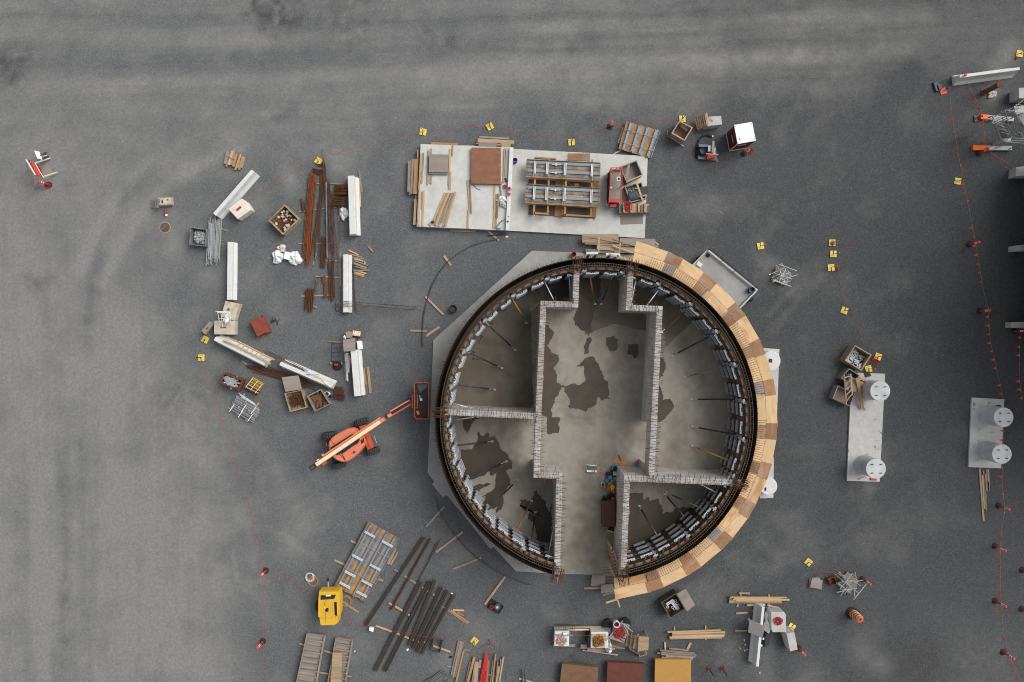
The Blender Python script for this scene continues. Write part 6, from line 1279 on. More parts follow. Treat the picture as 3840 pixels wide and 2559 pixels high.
nl = (T_[3] - T_[0]).normalized(); outl = Vector((nl.y, -nl.x, 0)); outl = -outl if outl.x > 0 else outl; nf = (T_[2] - T_[3]).normalized(); outf = Vector((nf.y, -nf.x, 0)); outf = -outf if outf.y > 0 else outf
mb = MB(); mb.bar(g0(T_[0].lerp(T_[3], .35) + outl * .01, 1.0), g0(T_[0].lerp(T_[3], .8) + outl * .01, 1.0), .03, .06); mb.bar(g0(T_[3].lerp(T_[2], .15) + outf * .01, 1.2), g0(T_[3].lerp(T_[2], .62) + outf * .01, 1.2), .03, .04); mb.build('handle_bar', 'white_hose', root)
mb = MB(); [mb.box(p(x, y, 1.80), (.09, .05, .03), 1.3) for x, y in ((1838, 268), (2052, 236), (1880, 486), (2098, 440))]; mb.build('corner_hinge', 'galvanised', root); MB().cyl(p(1897, 443, 1.79), .045, 1.79, 1.796, 12).build('vent_hole', 'ink_black', root)
root = thing('pump_skid', 'blue grey steel skid with hoses, a motor and red fittings', 'pump', tuple(p(1460, 620, 0)))
MB().prism(quad_poly([(1340, 515), (1575, 530), (1595, 735), (1330, 710)], .2), .06, .2).build('tray', 'skid_blue', root); MB().prism(quad_poly([(1345, 512), (1500, 518), (1500, 550), (1345, 545)], .5), .2, .5).build('tank_box', 'skid_blue', root)
MB().prism(quad_poly([(1470, 530), (1520, 530), (1520, 610), (1470, 610)], .6), .2, .6).build('motor', 'galvanised', root); MB().prism(quad_poly([(1532, 560), (1570, 560), (1565, 645), (1530, 640)], .5), .2, .5).build('panel', 'galvanised', root)
MB().prism(quad_poly([(1470, 655), (1535, 650), (1560, 700), (1450, 705)], .5), .2, .5).build('fittings', 'red_plastic', root)
for k in range(4): MB().ring(tuple(p(1400, 600, .3)), .36 - .03 * k, .32 - .03 * k, .22 + .05 * k, .28 + .05 * k, 24).build('hose_loop', 'rubber', root)
MB().bar(p(1540, 470, .7), p(1530, 625, .7), .14, .06).build('timber_strut', 'wood_tan', root); MB().bar(p(1440, 642, .75), p(1608, 655, .75), .06, .05).build('timber_strut', 'wood_new', root)
MB().tube([p(x, y, .08) for x, y in ((1310, 690), (1308, 600), (1315, 520), (1345, 450), (1400, 400), (1460, 388), (1525, 408))], .05, 8).build('hose', 'rubber', root, smooth=True); MB().cyl(p(1525, 408, .05), .06, .02, .14, 10).build('hose_coupling', 'galvanised', root)
tag(MB().cyl(p(1585, 740, 0), .08, .0, .06, 10).build('litter', 'red_plastic'), 'small red cap on gravel below the blue skid', 'cap')
coil(p(2040, 605, .0), .24, .012, 'rope_red', 'loose red rope loop by the delineator at the cabinet', 3, 12)
planks('short {m} stick on open gravel below the pump skid, {o}', [(1620, 1420, 1655, 1452, 10), (1705, 1370, 1733, 1362, 8)], m='wood_grey', z=.03, h=.02, name='stick', cat='stick')
# boards and walers at the ring's upper doorway
fr('H')
planks('{m} plywood board above the ring and its outer walers, {o}', [(990, 1375, 1460, 1375, 112, 'wood_tan', .5), (1480, 1420, 1940, 1435, 105, 'ply_grey', .46), (1025, 1440, 1480, 1462, 24, 'wood_tan', .44), (1180, 1490, 1405, 1505, 62, 'wood_tan', .4), (1035, 1540, 1400, 1545, 55, 'wood_grey', .3), (1405, 1520, 1690, 1525, 90, 'wood_tan', .36)], axis='y', name='board', cat='board', group='boards above the ring')
planks('{m} batten across the boards above the ring, {o}', [(1382, 1468, 1650, 1560, 18, 'wood_new', .56), (1090, 1360, 1570, 1450, 8, 'wood_tan', .55), (1390, 1385, 1690, 1478, 10, 'wood_grey', .54), (1935, 1420, 1985, 1458, 20, 'wood_new', .3), (1935, 1470, 1985, 1485, 20, 'wood_tan', .3)], z=.55, h=.04, name='batten', cat='batten')
fr('b')
for i, (x0, y0, x1, y1) in enumerate(((515, 258, 745, 252), (900, 275, 1175, 285))):
    root = thing('outer_waler', ('left' if i == 0 else 'right') + ' white waler pair outside the ring below the boards', 'waler', tuple(p((x0 + x1) / 2, y0, 0)))
    for o_, z in ((0, 3.0), (22, 3.0), (-4, 2.3)): MB().bar(p(x0, y0 + o_, z), p(x1, y1 + o_, z), .07, .14).build('channel', 'bright_steel', root)
    for t_ in (.25, .85): MB().bar(p(x0 + (x1 - x0) * t_, y0 + 40, 3.1), p(x0 + (x1 - x0) * t_, y0 + 40, 3.1) * 1 - Vector((0, 0, 2.9)), .1, .1).build('stud', 'black_steel', root)
planks('{m} inclined prop board at the upper ring, {o}', [(765, -60, 762, 262, 20, 'wood_new', 1.6), (1182, 60, 1155, 290, 22, 'wood_new', 1.6)], z=1.6, name='prop_board', cat='prop board')
tag(plank(p(960, 280, 3.1), p(1390, 398, 3.1), .13, .04, 'wood_new', 'plank'), 'pale plank pointing at the start of the plywood walkway', 'plank')
c = p(272, 285, .36); root = thing('bucket', 'bright red bucket on the base slab at the top of the ring', 'bucket', (c.x, c.y, .12)); MB().ring((c.x, c.y), .15, .135, .12, .5, 20).build('shell', 'red_plastic', root); MB().cyl(c, .134, .125, .2, 18).build('contents', 'maroon', root)
tag(MB().box(p(250, 335, .2), (.16, .07, .12), .5).build('paper_cup', 'paper_white'), 'white scrap beside the bright red bucket', 'scrap')
# boards inside the channel head
planks('{m} board lining the head of the channel, {o}', [(400, 655, 1240, 690, 60, 'wood_grey', .5), (455, 570, 410, 690, 16, 'wood_new', 2.9), (1240, 590, 1300, 730, 16, 'wood_new', 2.8), (1215, 620, 1245, 760, 22, 'wood_tan', 2.7)], z=.5, name='board', cat='board')
fr('G'); fr('a'); c = p(310, 810, .3); root = thing('bucket', 'black bucket of rubbish on gravel left of the tank slab', 'bucket', (c.x, c.y, 0)); MB().ring((c.x, c.y), .24, .22, 0, .36, 22).build('shell', 'bucket_black', root); MB().cyl(c, .215, .02, .16, 18).build('contents', 'wood_dark', root); MB().box((c.x + .03, c.y - .03, .2), (.14, .1, .05), .5).build('rubbish', 'grey_plastic', root)
# flatbed trailer under the walkway
fr('c')
root = thing('flatbed_trailer', 'grey flat deck with low rails, half hidden under the plywood walkway', 'trailer', tuple(p(1300, 450, 0)))
D4 = [(1110, 120), (1690, 590), (1490, 800), (920, 310)]
MB().prism(quad_poly(D4, .6), .42, .6).build('deck', 'base_concrete', root)
P = [p(x, y, .75) for x, y in D4]
for a, b_, m in ((P[0], P[1], 'white_concrete'), (P[1], P[2], 'scaffold_steel'), (P[3], P[0], 'scaffold_steel')): MB().bar(a, b_, .09, .09).build('deck_rail', m, root)
A, B = p(1125, 100, 1.1), p(1710, 575, 1.1); MB().tube([A, B], .02, 6).tube([p(1160, 110, .9), p(1690, 560, .9)], .02, 6).build('hand_rail', 'black_steel', root)
for t_ in (.02, .3, .55, .97): q = A.lerp(B, t_); MB().tube([q, Vector((q.x, q.y, .5))], .025, 6).build('rail_post', 'black_steel', root)
for x, y in ((1600, 700), (1000, 240)): c = p(x, y, .3); MB().cyl((c.x, c.y, .22), .2, 0, 0, 12, axis=(.15, .12, 0)).build('wheel', 'rubber', root)
MB().prism(quad_poly([(998, 248), (1050, 288), (1020, 328), (975, 292)], .62), .602, .66).build('hatch', 'cream_plastic', root)
c = p(1628, 590, .9); bucket((c.x, c.y, .61), .18, .34, 'blue_plastic', 'dark blue bucket on the right corner of the flat deck', 'dark_plastic'); coil(p(1110, 185, .61), .14, .02, 'rubber', 'black hose loop on the upper corner of the flat deck', 3, 3, 'hose_coil', 'hose')
fr('J')
def frame_stack(x, y, s, seed, lab, rot=0.0):
    c = p(x, y, 0); root = thing('frame_stack', lab, 'scaffold frames', (c.x, c.y, 0)); r_ = random.Random(seed)
    MB().box((c.x, c.y, .08), (s * 1.15, s * 1.05, .12), rot).build('pallet_base', 'wood_grey', root)
    for i in range(26):
        a = rot + r_.choice((0, PI / 2, .7, -.7)) + r_.uniform(-.08, .08); l = s * r_.uniform(.35, 1.25) / 2; z = .2 + .022 * i; q = Vector((c.x + r_.uniform(-s, s) * .55, c.y + r_.uniform(-s, s) * .5, z)); d = Vector((math.cos(a), math.sin(a), 0)) * l
        MB().tube([q - d, q + d], .026, 6).build('tube', 'galvanised' if i % 3 == 0 else 'scaffold_steel', root)
    for sg in (-1, 1):
        d = Vector((math.cos(rot), math.sin(rot), 0)); n_ = Vector((-d.y, d.x, 0)); MB().tube([c + n_ * s * .6 * sg - d * s * .7 + Vector((0, 0, .8)), c + n_ * s * .6 * sg + d * s * .7 + Vector((0, 0, .8))], .03, 6).build('tube', 'galvanised', root)
frame_stack(1430, 1135, .88, 3, 'heap of silver scaffold frames on open gravel right of the flat deck', -.35)
tag(MB().box(p(1299, 1108, .04), (.12, .08, .06), .3).build('white_tag', 'paper_white'), 'white cap on gravel left of the silver frame heap', 'cap')
fr('X'); frame_stack(890, 720, .92, 5, 'heap of silver scaffold frames beside the rusty tray, lower right', .9)
slab_thing('plywood_sheet', [(340, 665), (470, 640), (500, 690), (530, 690), (515, 830), (330, 800)], .02, .1, 'ply_grey', 'lower weathered board of the folded pair on the lower right gravel', 'board'); slab_thing('plywood_sheet', [(375, 665), (475, 650), (505, 700), (480, 815), (345, 795)], .105, .2, 'ply_grey', 'upper weathered board of the folded pair on the lower right gravel', 'board')
root, c, P = crate('rusty_tray', [(604, 668), (705, 645), (752, 745), (655, 775)], .3, 'rusty_plate', 'rusty brown square tray beside the silver frame heap', 'tray', .04)
fr('P')
root = thing('traffic_barrel', 'orange and white striped traffic barrel on a black base', 'traffic barrel', tuple(p(545, 838, 0)))
cc = tuple(p(548, 838, 0)); MB().rev(cc, [(.40, .004), (.41, .06), (.33, .1)], 24).build('rubber_base', 'rubber', root)
MB().rev(cc, [(.28, .1), (.27, .35), (.255, .55), (.24, .75), (.225, .95), (.20, 1.08), (.13, 1.1)], 24).build('drum', 'lift_deep', root)
for z, r in ((.30, .283), (.52, .268), (.74, .25), (.95, .234)): MB().ring(cc[:2], r, r - .02, z, z + .05, 24).build('white_band', 'lift_cream', root)
MB().cyl(cc, .07, 1.09, 1.104, 14).build('top_hole', 'ink_black', root)
# pads and pillars on the right
fr('N'); slab_thing('footing_pad', [(432, 388), (704, 398), (650, 1456), (330, 1448), (360, 720)], 0, .12, 'pad_concrete', 'long pale pad with two round pillars and dark stains, nearer the tank', 'pad')
fr('O'); slab_thing('footing_pad', [(555, 118), (902, 138), (868, 875), (520, 862)], 0, .12, 'pad_concrete', 'shorter grey pad with two round pillars near the right edge', 'pad')
def pillar(x, y, r, lab, h=1.6, z0=.12):
    c = p(x, y, h); rr = px2m(r, h); root = thing('concrete_pillar', lab, 'pillar', (c.x, c.y, z0), 'round concrete pillars'); MB().rev((c.x, c.y, 0), [(rr * .985, z0), (rr * .985, h - .03), (rr * .97, h)], 40).build('column', 'pillar_concrete', root)
    for i in (-1, 1):
        for j in (-1, 1): MB().box((c.x + i * rr * .42 + .03, c.y + j * rr * .42, h + .02), (.12, .05, .05), .1).cyl((c.x + i * rr * .42, c.y + j * rr * .42), .025, h, h + .14, 8).build('anchor_bolt', 'grey_plastic', root)
fr('N'); pillar(656, 567, 100, 'round pillar at the top end of the long pad, beside the broken crates'); pillar(614, 1328, 100, 'round pillar at the bottom end of the long pad')
fr('O'); pillar(895, 330, 107, 'upper round pillar on the pad near the right edge'); pillar(876, 723, 107, 'lower round pillar on the pad near the right edge'); block([(812, 205), (865, 200), (870, 215), (815, 212)], .2, 'rubber', 'black rubber foot behind the upper right pillar', 'rubber_pad', 'pad', None, 0, .12)
planks('{m} plank below the right pad, {o}', [(640, 875, 682, 1437, 20, 'wood_tan'), (678, 898, 710, 1320, 16, 'wood_grey', .05), (670, 950, 688, 1310, 14, 'wood_tan', .1), (700, 930, 718, 1115, 16, 'wood_grey', .1), (712, 888, 722, 1010, 16, 'wood_tan', .05), (730, 882, 736, 1020, 16, 'wood_tan', .09), (742, 1020, 744, 1112, 6, 'wood_tan'), (690, 1010, 712, 1195, 8, 'wood_grey', .06)], group='planks below the right pad')
fr('N')
root, c, P = crate('open_crate', [(410, 118), (572, 212), (470, 368), (310, 268)], .85, 'wood_tan', 'open timber crate full of bright metal offcuts above the long pad', 'crate', .06, .1)
heap('scrap_pile', P, .45, 70, 'grey_beam', .25, .06, 'dark metal offcuts filling the crate above the long pad', 'scrap', 31, spread=.15); heap('scrap_pile', [P[3], P[0].lerp(P[3], .4), P[1].lerp(P[2], .7), P[2]], .6, 34, 'galvanised', .25, .06, 'bright clips on the near side of the crate above the long pad', 'scrap', 32, spread=.1)
root, c, P = crate('open_crate', [(350, 345), (455, 412), (400, 520), (270, 440)], .7, 'wood_grey', 'broken small crate of grey clips behind the little ladder', 'crate', .05, .1); heap('scrap_pile', P, .3, 30, 'grey_plastic', .25, .05, 'grey clips in the broken small crate', 'scrap', 33)
root, c, P = crate('open_crate', [(240, 512), (410, 590), (362, 720), (190, 640)], .65, 'wood_grey', 'shallow crate with a brown floor at the upper left of the long pad', 'crate', .05, .25)
slab_thing('plywood_sheet', [(375, 430), (430, 450), (420, 580), (330, 560), (300, 490)], .72, .75, 'ply_grey', 'pale sheet of ply behind the little ladder', 'board')
ladder((302, 405), (322, 700), (365, 398), (382, 610), .9, .85, 5, 'wood_tan', 'little wooden ladder leaning over the crates by the long pad', .07)
tag(plank(p(430, 440, 1.0), p(486, 745, .3), .2, .06, 'wood_orange', 'plank'), 'brown orange plank propped on the long pad', 'plank'); planks('{m} short board beside the upper pillar, {o}', [(450, 440, 530, 470, 20), (455, 480, 510, 505, 70, 'wood_tan', .5)], z=.6, m='wood_tan', axis='y', name='board', cat='board')
slab_thing('dark_plate', [(500, 385), (550, 372), (568, 418), (515, 435)], .14, .18, 'brown_deck', 'dark brown plate on the top edge of the long pad', 'plate'); coil(p(600, 265, .0), .26, .016, 'rope_red', 'bright red rope pile by the crate of offcuts', 6, 13, squash=1.4)
rope([(440, 1438, .14), (470, 1415, .14), (500, 1408, .14), (520, 1412, .14)], .14, .014, 'rope_red', 'red rope end at the bottom of the long pad'); tag(MB().bar(p(560, 1428, .2), p(620, 1437, .2), .1, .1).build('hose_nozzle', 'red_plastic'), 'red nozzle beneath the lower pillar of the long pad', 'nozzle')
fr('h')
for i, (q, c_, lab) in enumerate(((((655, 10), (758, 18), (748, 520), (730, 520), (640, 300)), (705, 97), 'round pier head with a square hole, upper right of the walkway'), (((610, 800), (725, 700), (730, 660), (728, 900), (600, 900)), None, ''))):
    if i == 0:
        slab_thing('footing_pad', [(640, 10), (758, 18), (735, 640), (620, 640)], 0, .12, 'pad_concrete', 'narrow pad showing right of the plywood walkway', 'pad'); c = p(700, 97, .8); root = thing('concrete_pier', lab, 'pier', (c.x, c.y, .12), 'pier heads beside the walkway')
        MB().rev((c.x, c.y, 0), [(.62, .12), (.62, .78), (.60, .8)], 36).build('column', 'white_concrete', root); MB().prism(quad_poly([(685, 82), (710, 82), (710, 108), (685, 108)], .8), .78, .806).build('pocket', 'brown_deck', root)
fr('o'); c = p(722, 830, .8); root = thing('concrete_pier', 'round pier head half hidden below the lower walkway', 'pier', (c.x, c.y, 0), 'pier heads beside the walkway'); MB().rev((c.x, c.y, 0), [(.56, .0), (.56, .78), (.54, .8)], 36).build('column', 'white_concrete', root); MB().prism(quad_poly([(680, 850), (700, 835), (700, 870), (685, 880)], .8), .78, .806).build('pocket', 'ink_black', root)
fr('z'); slab_thing('footing_pad', [(2850, 1720), (2902, 1715), (2900, 1868), (2850, 1870)], 0, .1, 'pad_concrete', 'corner of a pad beneath the lower half hidden pier', 'pad')
# right edge: barrier, stub column, beams, stair tower, blocks
fr('K')
root = thing('steel_stub', 'rusty square topped steel stub column below the top right barrier', 'stub column', tuple(p(1660, 1000, 0)))
c = p(1875, 885, 1.55); c0 = Vector((c.x, c.y, 0)); MB().cyl(c0, .16, 0, 1.5, 16).build('column', 'shelf_rust', root); MB().box((c.x, c.y, 1.53), (.36, .36, .05), -.05).build('cap_plate', 'rusty_plate', root); MB().box((c.x, c.y, .02), (.4, .4, .03), 0).build('base_plate', 'rusty_plate', root)
tag(heap('stone_pile', [p(1610, 1050, 0), p(1800, 1020, 0), p(1790, 1150, 0), p(1600, 1190, 0)], .01, 160, 'stone_pale', .1, .05, '', ''), 'spill of pale stones below the rusty stub column', 'stones')
root = thing('broken_cone', 'broken black plastic base with a long rod at top right', 'cone base', tuple(p(620, 920, 0))); MB().prism(quad_poly([(530, 855), (640, 820), (700, 1010), (590, 1038), (575, 1000)], .12), .01, .14).build('base_block', 'dark_plastic', root, bevel=.02); MB().prism(quad_poly([(625, 905), (690, 885), (705, 990), (650, 1000)], .18), .142, .2).build('raised_lug', 'dark_plastic', root); MB().bar(p(640, 860, .2), p(815, 785, .35), .02, .02).build('rod', 'rubber', root)
slab_thing('red_plate', [(668, 1015), (765, 940), (815, 1070), (690, 1103)], .01, .05, 'sign_red', 'red square base plate beside the broken black base', 'base plate'); MBq = MB().bar(p(720, 1035, .1), p(840, 965, .9), .03, .03).build('leaning_rod', 'rubber'); tag(MBq, 'thin dark rod leaning from the red base plate', 'rod'); coil(p(2190, 375, .0), .12, .012, 'rope_red', 'small knot of red twine near the top right corner', 3, 14)
fr('m')
for i, (x0, y0, x1, y1, xs, lab) in enumerate(((122, 312, 520, 345, 215, 'upper orange ended concrete beam under the stair tower'), (32, 685, 495, 690, 205, 'lower orange ended concrete beam under the stair tower'))):
    A, B = p(x0, y0, .2), p(x1, y1, .2); M_ = A.lerp(B, (xs - x0) / (x1 - x0)); root = thing('footing_beam', lab, 'beam', (A.x, A.y, 0), 'orange ended beams')
    MB().bar(Vector((M_.x, M_.y, .1)), Vector((B.x, B.y, .1)), .27, .2).build('beam_body', 'grey_concrete', root); MB().bar(Vector((A.x, A.y, .103)), Vector((M_.x, M_.y, .103)), .30, .21).build('painted_end', 'beam_orange', root)
slab_thing('rubber_mat', [(40, 300), (100, 290), (112, 368), (48, 375)], .004, .06, 'dark_plastic', 'square black rubber base left of the upper orange beam', 'rubber base'); tag(MB().bar(p(75, 328, .1), p(130, 318, .8), .06, .06).build('red_post', 'red_plastic'), 'red post leaning onto the upper orange beam', 'post')
root = thing('stair_tower', 'silver scaffold stair tower with two flights at the right edge', 'stair tower', tuple(p(480, 450, 0)))
def flight(a0, a1, b0, b1, z0, z1, n):
    A, B, C_, D_ = p(*a0, z0), p(*a1, z0), p(*b0, z1), p(*b1, z1)
    for i in range(n): t_ = (i + .5) / n; MB().bar(A.lerp(C_, t_), B.lerp(D_, t_), (C_ - A).length / n * .8, .04).build('tread', 'stair_alu', root)
    MB().bar(A, C_, .05, .14).bar(B, D_, .05, .14).build('stringer', 'scaffold_steel', root)
def plate(q, z): MB().prism(quad_poly(q, z), z - .05, z).build('landing', 'stair_alu', root)
plate([(378, 545), (488, 560), (485, 618), (378, 612)], .6); flight((378, 550), (486, 560), (265, 385), (372, 362), .6, 2.2, 12); plate([(262, 300), (372, 310), (374, 365), (265, 388)], 2.2)
plate([(528, 195), (640, 185), (640, 265), (530, 265)], 3.6); flight((530, 265), (640, 245), (650, 460), (740, 410), 3.6, 2.2, 12)
for a, b_, z0, z1 in (((265, 310), (378, 620), 3.2, 1.6), ((372, 310), (488, 560), 3.2, 1.6), ((410, 235), (490, 560), 4.2, 1.0), ((410, 235), (522, 243), 4.2, 4.2), ((528, 195), (640, 110), 4.6, 4.8), ((320, 460), (265, 650), 2.0, .1), ((315, 465), (355, 620), 2.0, .1), ((520, 250), (550, 440), 3.6, 1.0), ((380, 600), (640, 430), 1.0, 2.4), ((300, 385), (450, 330), 2.4, 2.8),
                     ((490, 570), (640, 578), 1.0, 1.2), ((495, 600), (640, 605), .8, 1.0), ((380, 620), (640, 632), .5, .7), ((230, 318), (370, 255), .6, 2.6), ((440, 400), (540, 530), 3.0, 1.2), ((528, 260), (590, 385), 4.4, 3.8), ((265, 400), (350, 365), 2.6, 2.6), ((480, 560), (640, 250), .8, 3.6), ((540, 170), (640, 180), 4.6, 4.6), ((340, 480), (440, 440), 2.3, 2.5), ((520, 440), (640, 560), 2.2, 1.4), ((560, 330), (640, 640), 3.4, .3), ((365, 510), (455, 490), 1.9, 2.0)):
    MB().tube([p(*a, z0), p(*b_, z1)], .022, 6).build('brace_tube', 'scaffold_steel', root)
for x, y, z in ((320, 300, 3.2), (352, 285, 3.2), (265, 310, 3.2), (372, 310, 3.2), (378, 612, 1.6), (488, 612, 1.6), (528, 195, 4.7), (528, 265, 4.7), (585, 200, 4.7), (615, 200, 4.7), (415, 580, 1.6), (455, 590, 1.6)): MB().tube([p(x, y, z), p(x, y, z) * 1 - Vector((0, 0, 1.05))], .02, 6).build('guard_post', 'bright_steel', root)
for x, y, z in ((265, 385, 3.2), (372, 365, 3.2), (378, 615, 1.6), (488, 615, 1.6), (528, 265, 4.7), (640, 265, 4.7)): q = p(x, y, z); MB().tube([q, Vector((q.x, q.y, .02))], .024, 6).build('standard', 'scaffold_steel', root)
for x, y in ((225, 318), (495, 330), (375, 610), (600, 520), (470, 700)): MB().box(p(x, y, .55), (.14, .06, .1), .6).build('coupler', 'black_steel', root)
fr('z')
for i, (q, h_, lab) in enumerate((([(3821, 330), (3900, 325), (3900, 372), (3821, 369)], .9, 'grey block cut by the right edge above the stair tower'), ([(3811, 628), (3900, 615), (3900, 660), (3809, 662)], .7, 'grey block cut by the right edge below the stair tower'),
                               ([(3804, 922), (3900, 912), (3900, 938), (3805, 943)], .6, 'pale beam end poking in at the right edge, upper'), ([(3793, 1209), (3900, 1206), (3900, 1232), (3793, 1229)], .6, 'pale beam end poking in at the right edge, lower'))):
    block(q, h_, 'grey_concrete', lab, group='blocks along the right edge')
# unseen tank and platform, added past the right edge to shade this side
tw = thing('shade_tank', 'unseen tall dark tank added beyond the right edge to shade the yard', 'tank', (45.3, 4.6, 0)); MB().cyl((45.3, 4.6), 11.6, 0, 11.0, 64).build('shell', 'grey_beam', tw); MB().ring((45.3, 4.6), 11.68, 11.6, 3.9, 4.1, 64).ring((45.3, 4.6), 11.68, 11.6, 7.9, 8.1, 64).build('stiffener', 'grey_beam', tw)
root = thing('shade_platform', 'unseen low platform on legs, added past the right edge to shade the block ends', 'platform', (36, 5.5, 0)); MB().box((36.6, 5.6, 2.4), (8.6, 12.6, .3)).build('deck', 'dark_plastic', root)
for x in (34.2, 37, 40):
    for y in (-.3, 5.6, 11.6): MB().box((x, y, 1.125), (.3, .3, 2.25)).build('leg', 'dark_plastic', root)
# ================================================================ bottom right
fr('W')
block([(925, 560), (1110, 558), (1142, 600), (1140, 850), (948, 852), (930, 800)], .85, 'grey_concrete', 'grey concrete block with a pile of red rope on top')
root = thing('concrete_block', 'leaning grey concrete block beside the yellow base, lower right', 'concrete block', tuple(p(1210, 970, 0)), 'loose concrete blocks'); MB().prism(quad_poly([(1108, 855), (1245, 822), (1312, 1108), (1195, 1128)], .8), 0, .8, quad_poly([(1150, 878), (1265, 848), (1312, 1105), (1202, 1128)], .82)).build('body', 'grey_concrete', root, bevel=.025)
coil(p(1025, 685, .86), .30, .016, 'rope_red', 'big pile of red rope on the grey block by the barrier', 10, 15, hgt=.1)
MBq = MB(); q = [p(612, 682, .86), p(828, 768, .86), p(800, 928, .86), p(596, 852, .86)]
for k in range(3):
    o_ = Vector((.03 * k, .02 * k, -.035 * k)); tag(sheet(MB(), [v + o_ for v in q][::-1], .03).build('stiff_board', 'grey_board' if k == 0 else 'ply_grey'), ('top', 'middle', 'bottom')[k] + ' grey board of the stack laid across the grey barrier', 'board', 'grey boards on the barrier')
cloth('plastic_sheet', p(872, 700, 0), .28, .66, .45, 'white_sheet', 'crumpled white sheet between the barrier and the rope block', 'sheet', 16)
for k in range(5): tag(slab_thing('rubber_mat', [(815 + 9 * k, 850 + 6 * k), (900 + 4 * k, 840 + 10 * k), (870 + 6 * k, 1050), (775 + 14 * k, 1060)], .004 + .06 * k, .055 + .06 * k, 'dark_plastic', ('lowest', 'second from bottom', 'middle', 'second from top', 'topmost')[k] + ' black rubber mat stacked against the grey barrier', 'mat'), ('lowest', 'second from bottom', 'middle', 'second from top', 'topmost')[k] + ' black rubber mat stacked against the grey barrier', 'mat', 'black mats by the barrier')
MB_ = MB().box(p(815, 942, .36), (.08, .12, .03), -.3).box(p(790, 1040, .36), (.08, .12, .03), -.3); tag(MB_.build('white_label', 'paper_white'), 'pair of white stickers on the black mats', 'sticker')
planks('{m} plank in the long stack above the grey barrier, {o}', [(340, 348, 1150, 352, 18, 'wood_new', .28), (322, 368, 1000, 366, 20, 'wood_tan', .2), (375, 380, 1190, 384, 22, 'wood_new', .27), (425, 395, 1085, 398, 18, 'wood_new', .3), (325, 402, 1060, 408, 20, 'wood_new', .18), (322, 425, 1085, 424, 22, 'wood_grey', .16), (390, 362, 1090, 360, 16, 'wood_new', .31)], axis='y', h=.09, group='planks of the long stack')
planks('{m} short plank around the long stack above the grey barrier, {o}', [(462, 288, 625, 292, 26, 'wood_tan', .12), (505, 270, 438, 490, 24, 'wood_tan', .06), (898, 308, 900, 502, 22, 'wood_new', .06), (580, 462, 840, 457, 26, 'wood_new', .1), (875, 462, 1035, 500, 22, 'wood_new', .1), (420, 580, 588, 568, 22, 'wood_tan'), (412, 828, 578, 830, 18, 'wood_tan'), (920, 535, 900, 585, 22, 'wood_tan')], axis='y', group='short planks by the long stack')
planks('tiny {m} stick near the grey barrier, {o}', [(643, 530, 672, 556, 9), (462, 1068, 490, 1088, 9)], m='wood_new', z=.03, h=.02, name='stick', cat='stick')
for i, (x, y, s_) in enumerate(((606, 665, .16), (540, 962, .09), (552, 1028, .09), (580, 1098, .11), (548, 1112, .11), (612, 1200, .07), (760, 1435, .11), (630, 990, .1), (636, 968, .08))):
    c = p(x, y, 0); r_ = random.Random(i); n = 8; P1 = [(c.x + s_ * .6 * r_.uniform(.75, 1.15) * math.cos(2 * PI * k / n), c.y + s_ * .6 * r_.uniform(.7, 1.15) * math.sin(2 * PI * k / n)) for k in range(n)]; tag(MB().prism(P1, 0, s_ * .5, [(c.x + (a - c.x) * .6, c.y + (b_ - c.y) * .6) for a, b_ in P1]).build('broken_stone', 'stone_pale'), 'small pale broken stone on gravel left of the grey barrier', 'stone', 'pale stones left of the grey barrier')
fr('V')
for (x, y, rot), lab in (((1190, 1378, .1), 'left rusty foot plate with a short black stake, bottom right of the yard'), ((1375, 1372, .55), 'right rusty foot plate with a short black stake, bottom right of the yard')):
    c = p(x, y, .02); root = thing('foot_plate', lab, 'foot plate', (c.x, c.y, 0), 'rusty foot plates'); MB().box((c.x, c.y, .02), (.34, .34, .03), rot).build('plate', 'rusty_plate', root)
    MB().tube([(c.x, c.y, .03), (c.x, c.y, 1.0)], .03, 8).build('stake', 'black_steel', root); MB().bar((c.x, c.y, .15), (c.x - .12, c.y + .1, .04), .02, .08).bar((c.x, c.y, .15), (c.x + .12, c.y + .1, .04), .02, .08).build('gusset', 'rusty_plate', root)
root, c, P = crate('wooden_box', [(490, 420), (715, 285), (848, 520), (630, 655)], .8, 'wood_dark', 'dark open box of silver clamps with its lid laid beside it', 'box', .06)
slab_thing('box_lid', [(722, 295), (850, 225), (985, 455), (870, 555)], .55, .6, 'ply_grey', 'stained grey lid leaning beside the dark box of clamps', 'lid')
root = thing('clamp_set', 'silver channels and clamps lying in the dark box', 'clamps', tuple(p(680, 470, .1)))
for a, b_ in (((565, 440), (668, 372)), ((575, 460), (680, 385)), ((640, 420), (745, 555)), ((672, 402), (775, 535)), ((655, 412), (760, 545))): MB().bar(p(*a, .35), p(*b_, .35), .07, .1).build('channel', 'bright_steel', root)
for x, y in ((660, 490), (685, 515), (725, 435), (750, 465), (765, 490), (700, 395), (785, 510), (590, 485)): c = p(x, y, .3); MB().ring((c.x, c.y), .09, .05, .26, .32, 10).build('coupler', 'bright_steel', root)
planks('{m} plank in the neat yellow stack below the dark box, {o}', [(590, 848, 1350, 822, 22, 'wood_new', .26), (655, 868, 1418, 850, 24, 'wood_new', .22), (650, 890, 1412, 880, 22, 'wood_grey', .2), (650, 908, 1410, 895, 16, 'wood_new', .24), (620, 925, 1400, 912, 20, 'wood_new', .26), (618, 942, 1370, 930, 18, 'wood_tan', .2)], axis='y', h=.1, group='planks of the neat yellow stack')
planks('{m} bearer under the neat yellow stack, {o}', [(686, 770, 690, 950, 18), (1135, 758, 1138, 958, 18)], z=.08, m='wood_new', name='timber_bearer', cat='bearer')
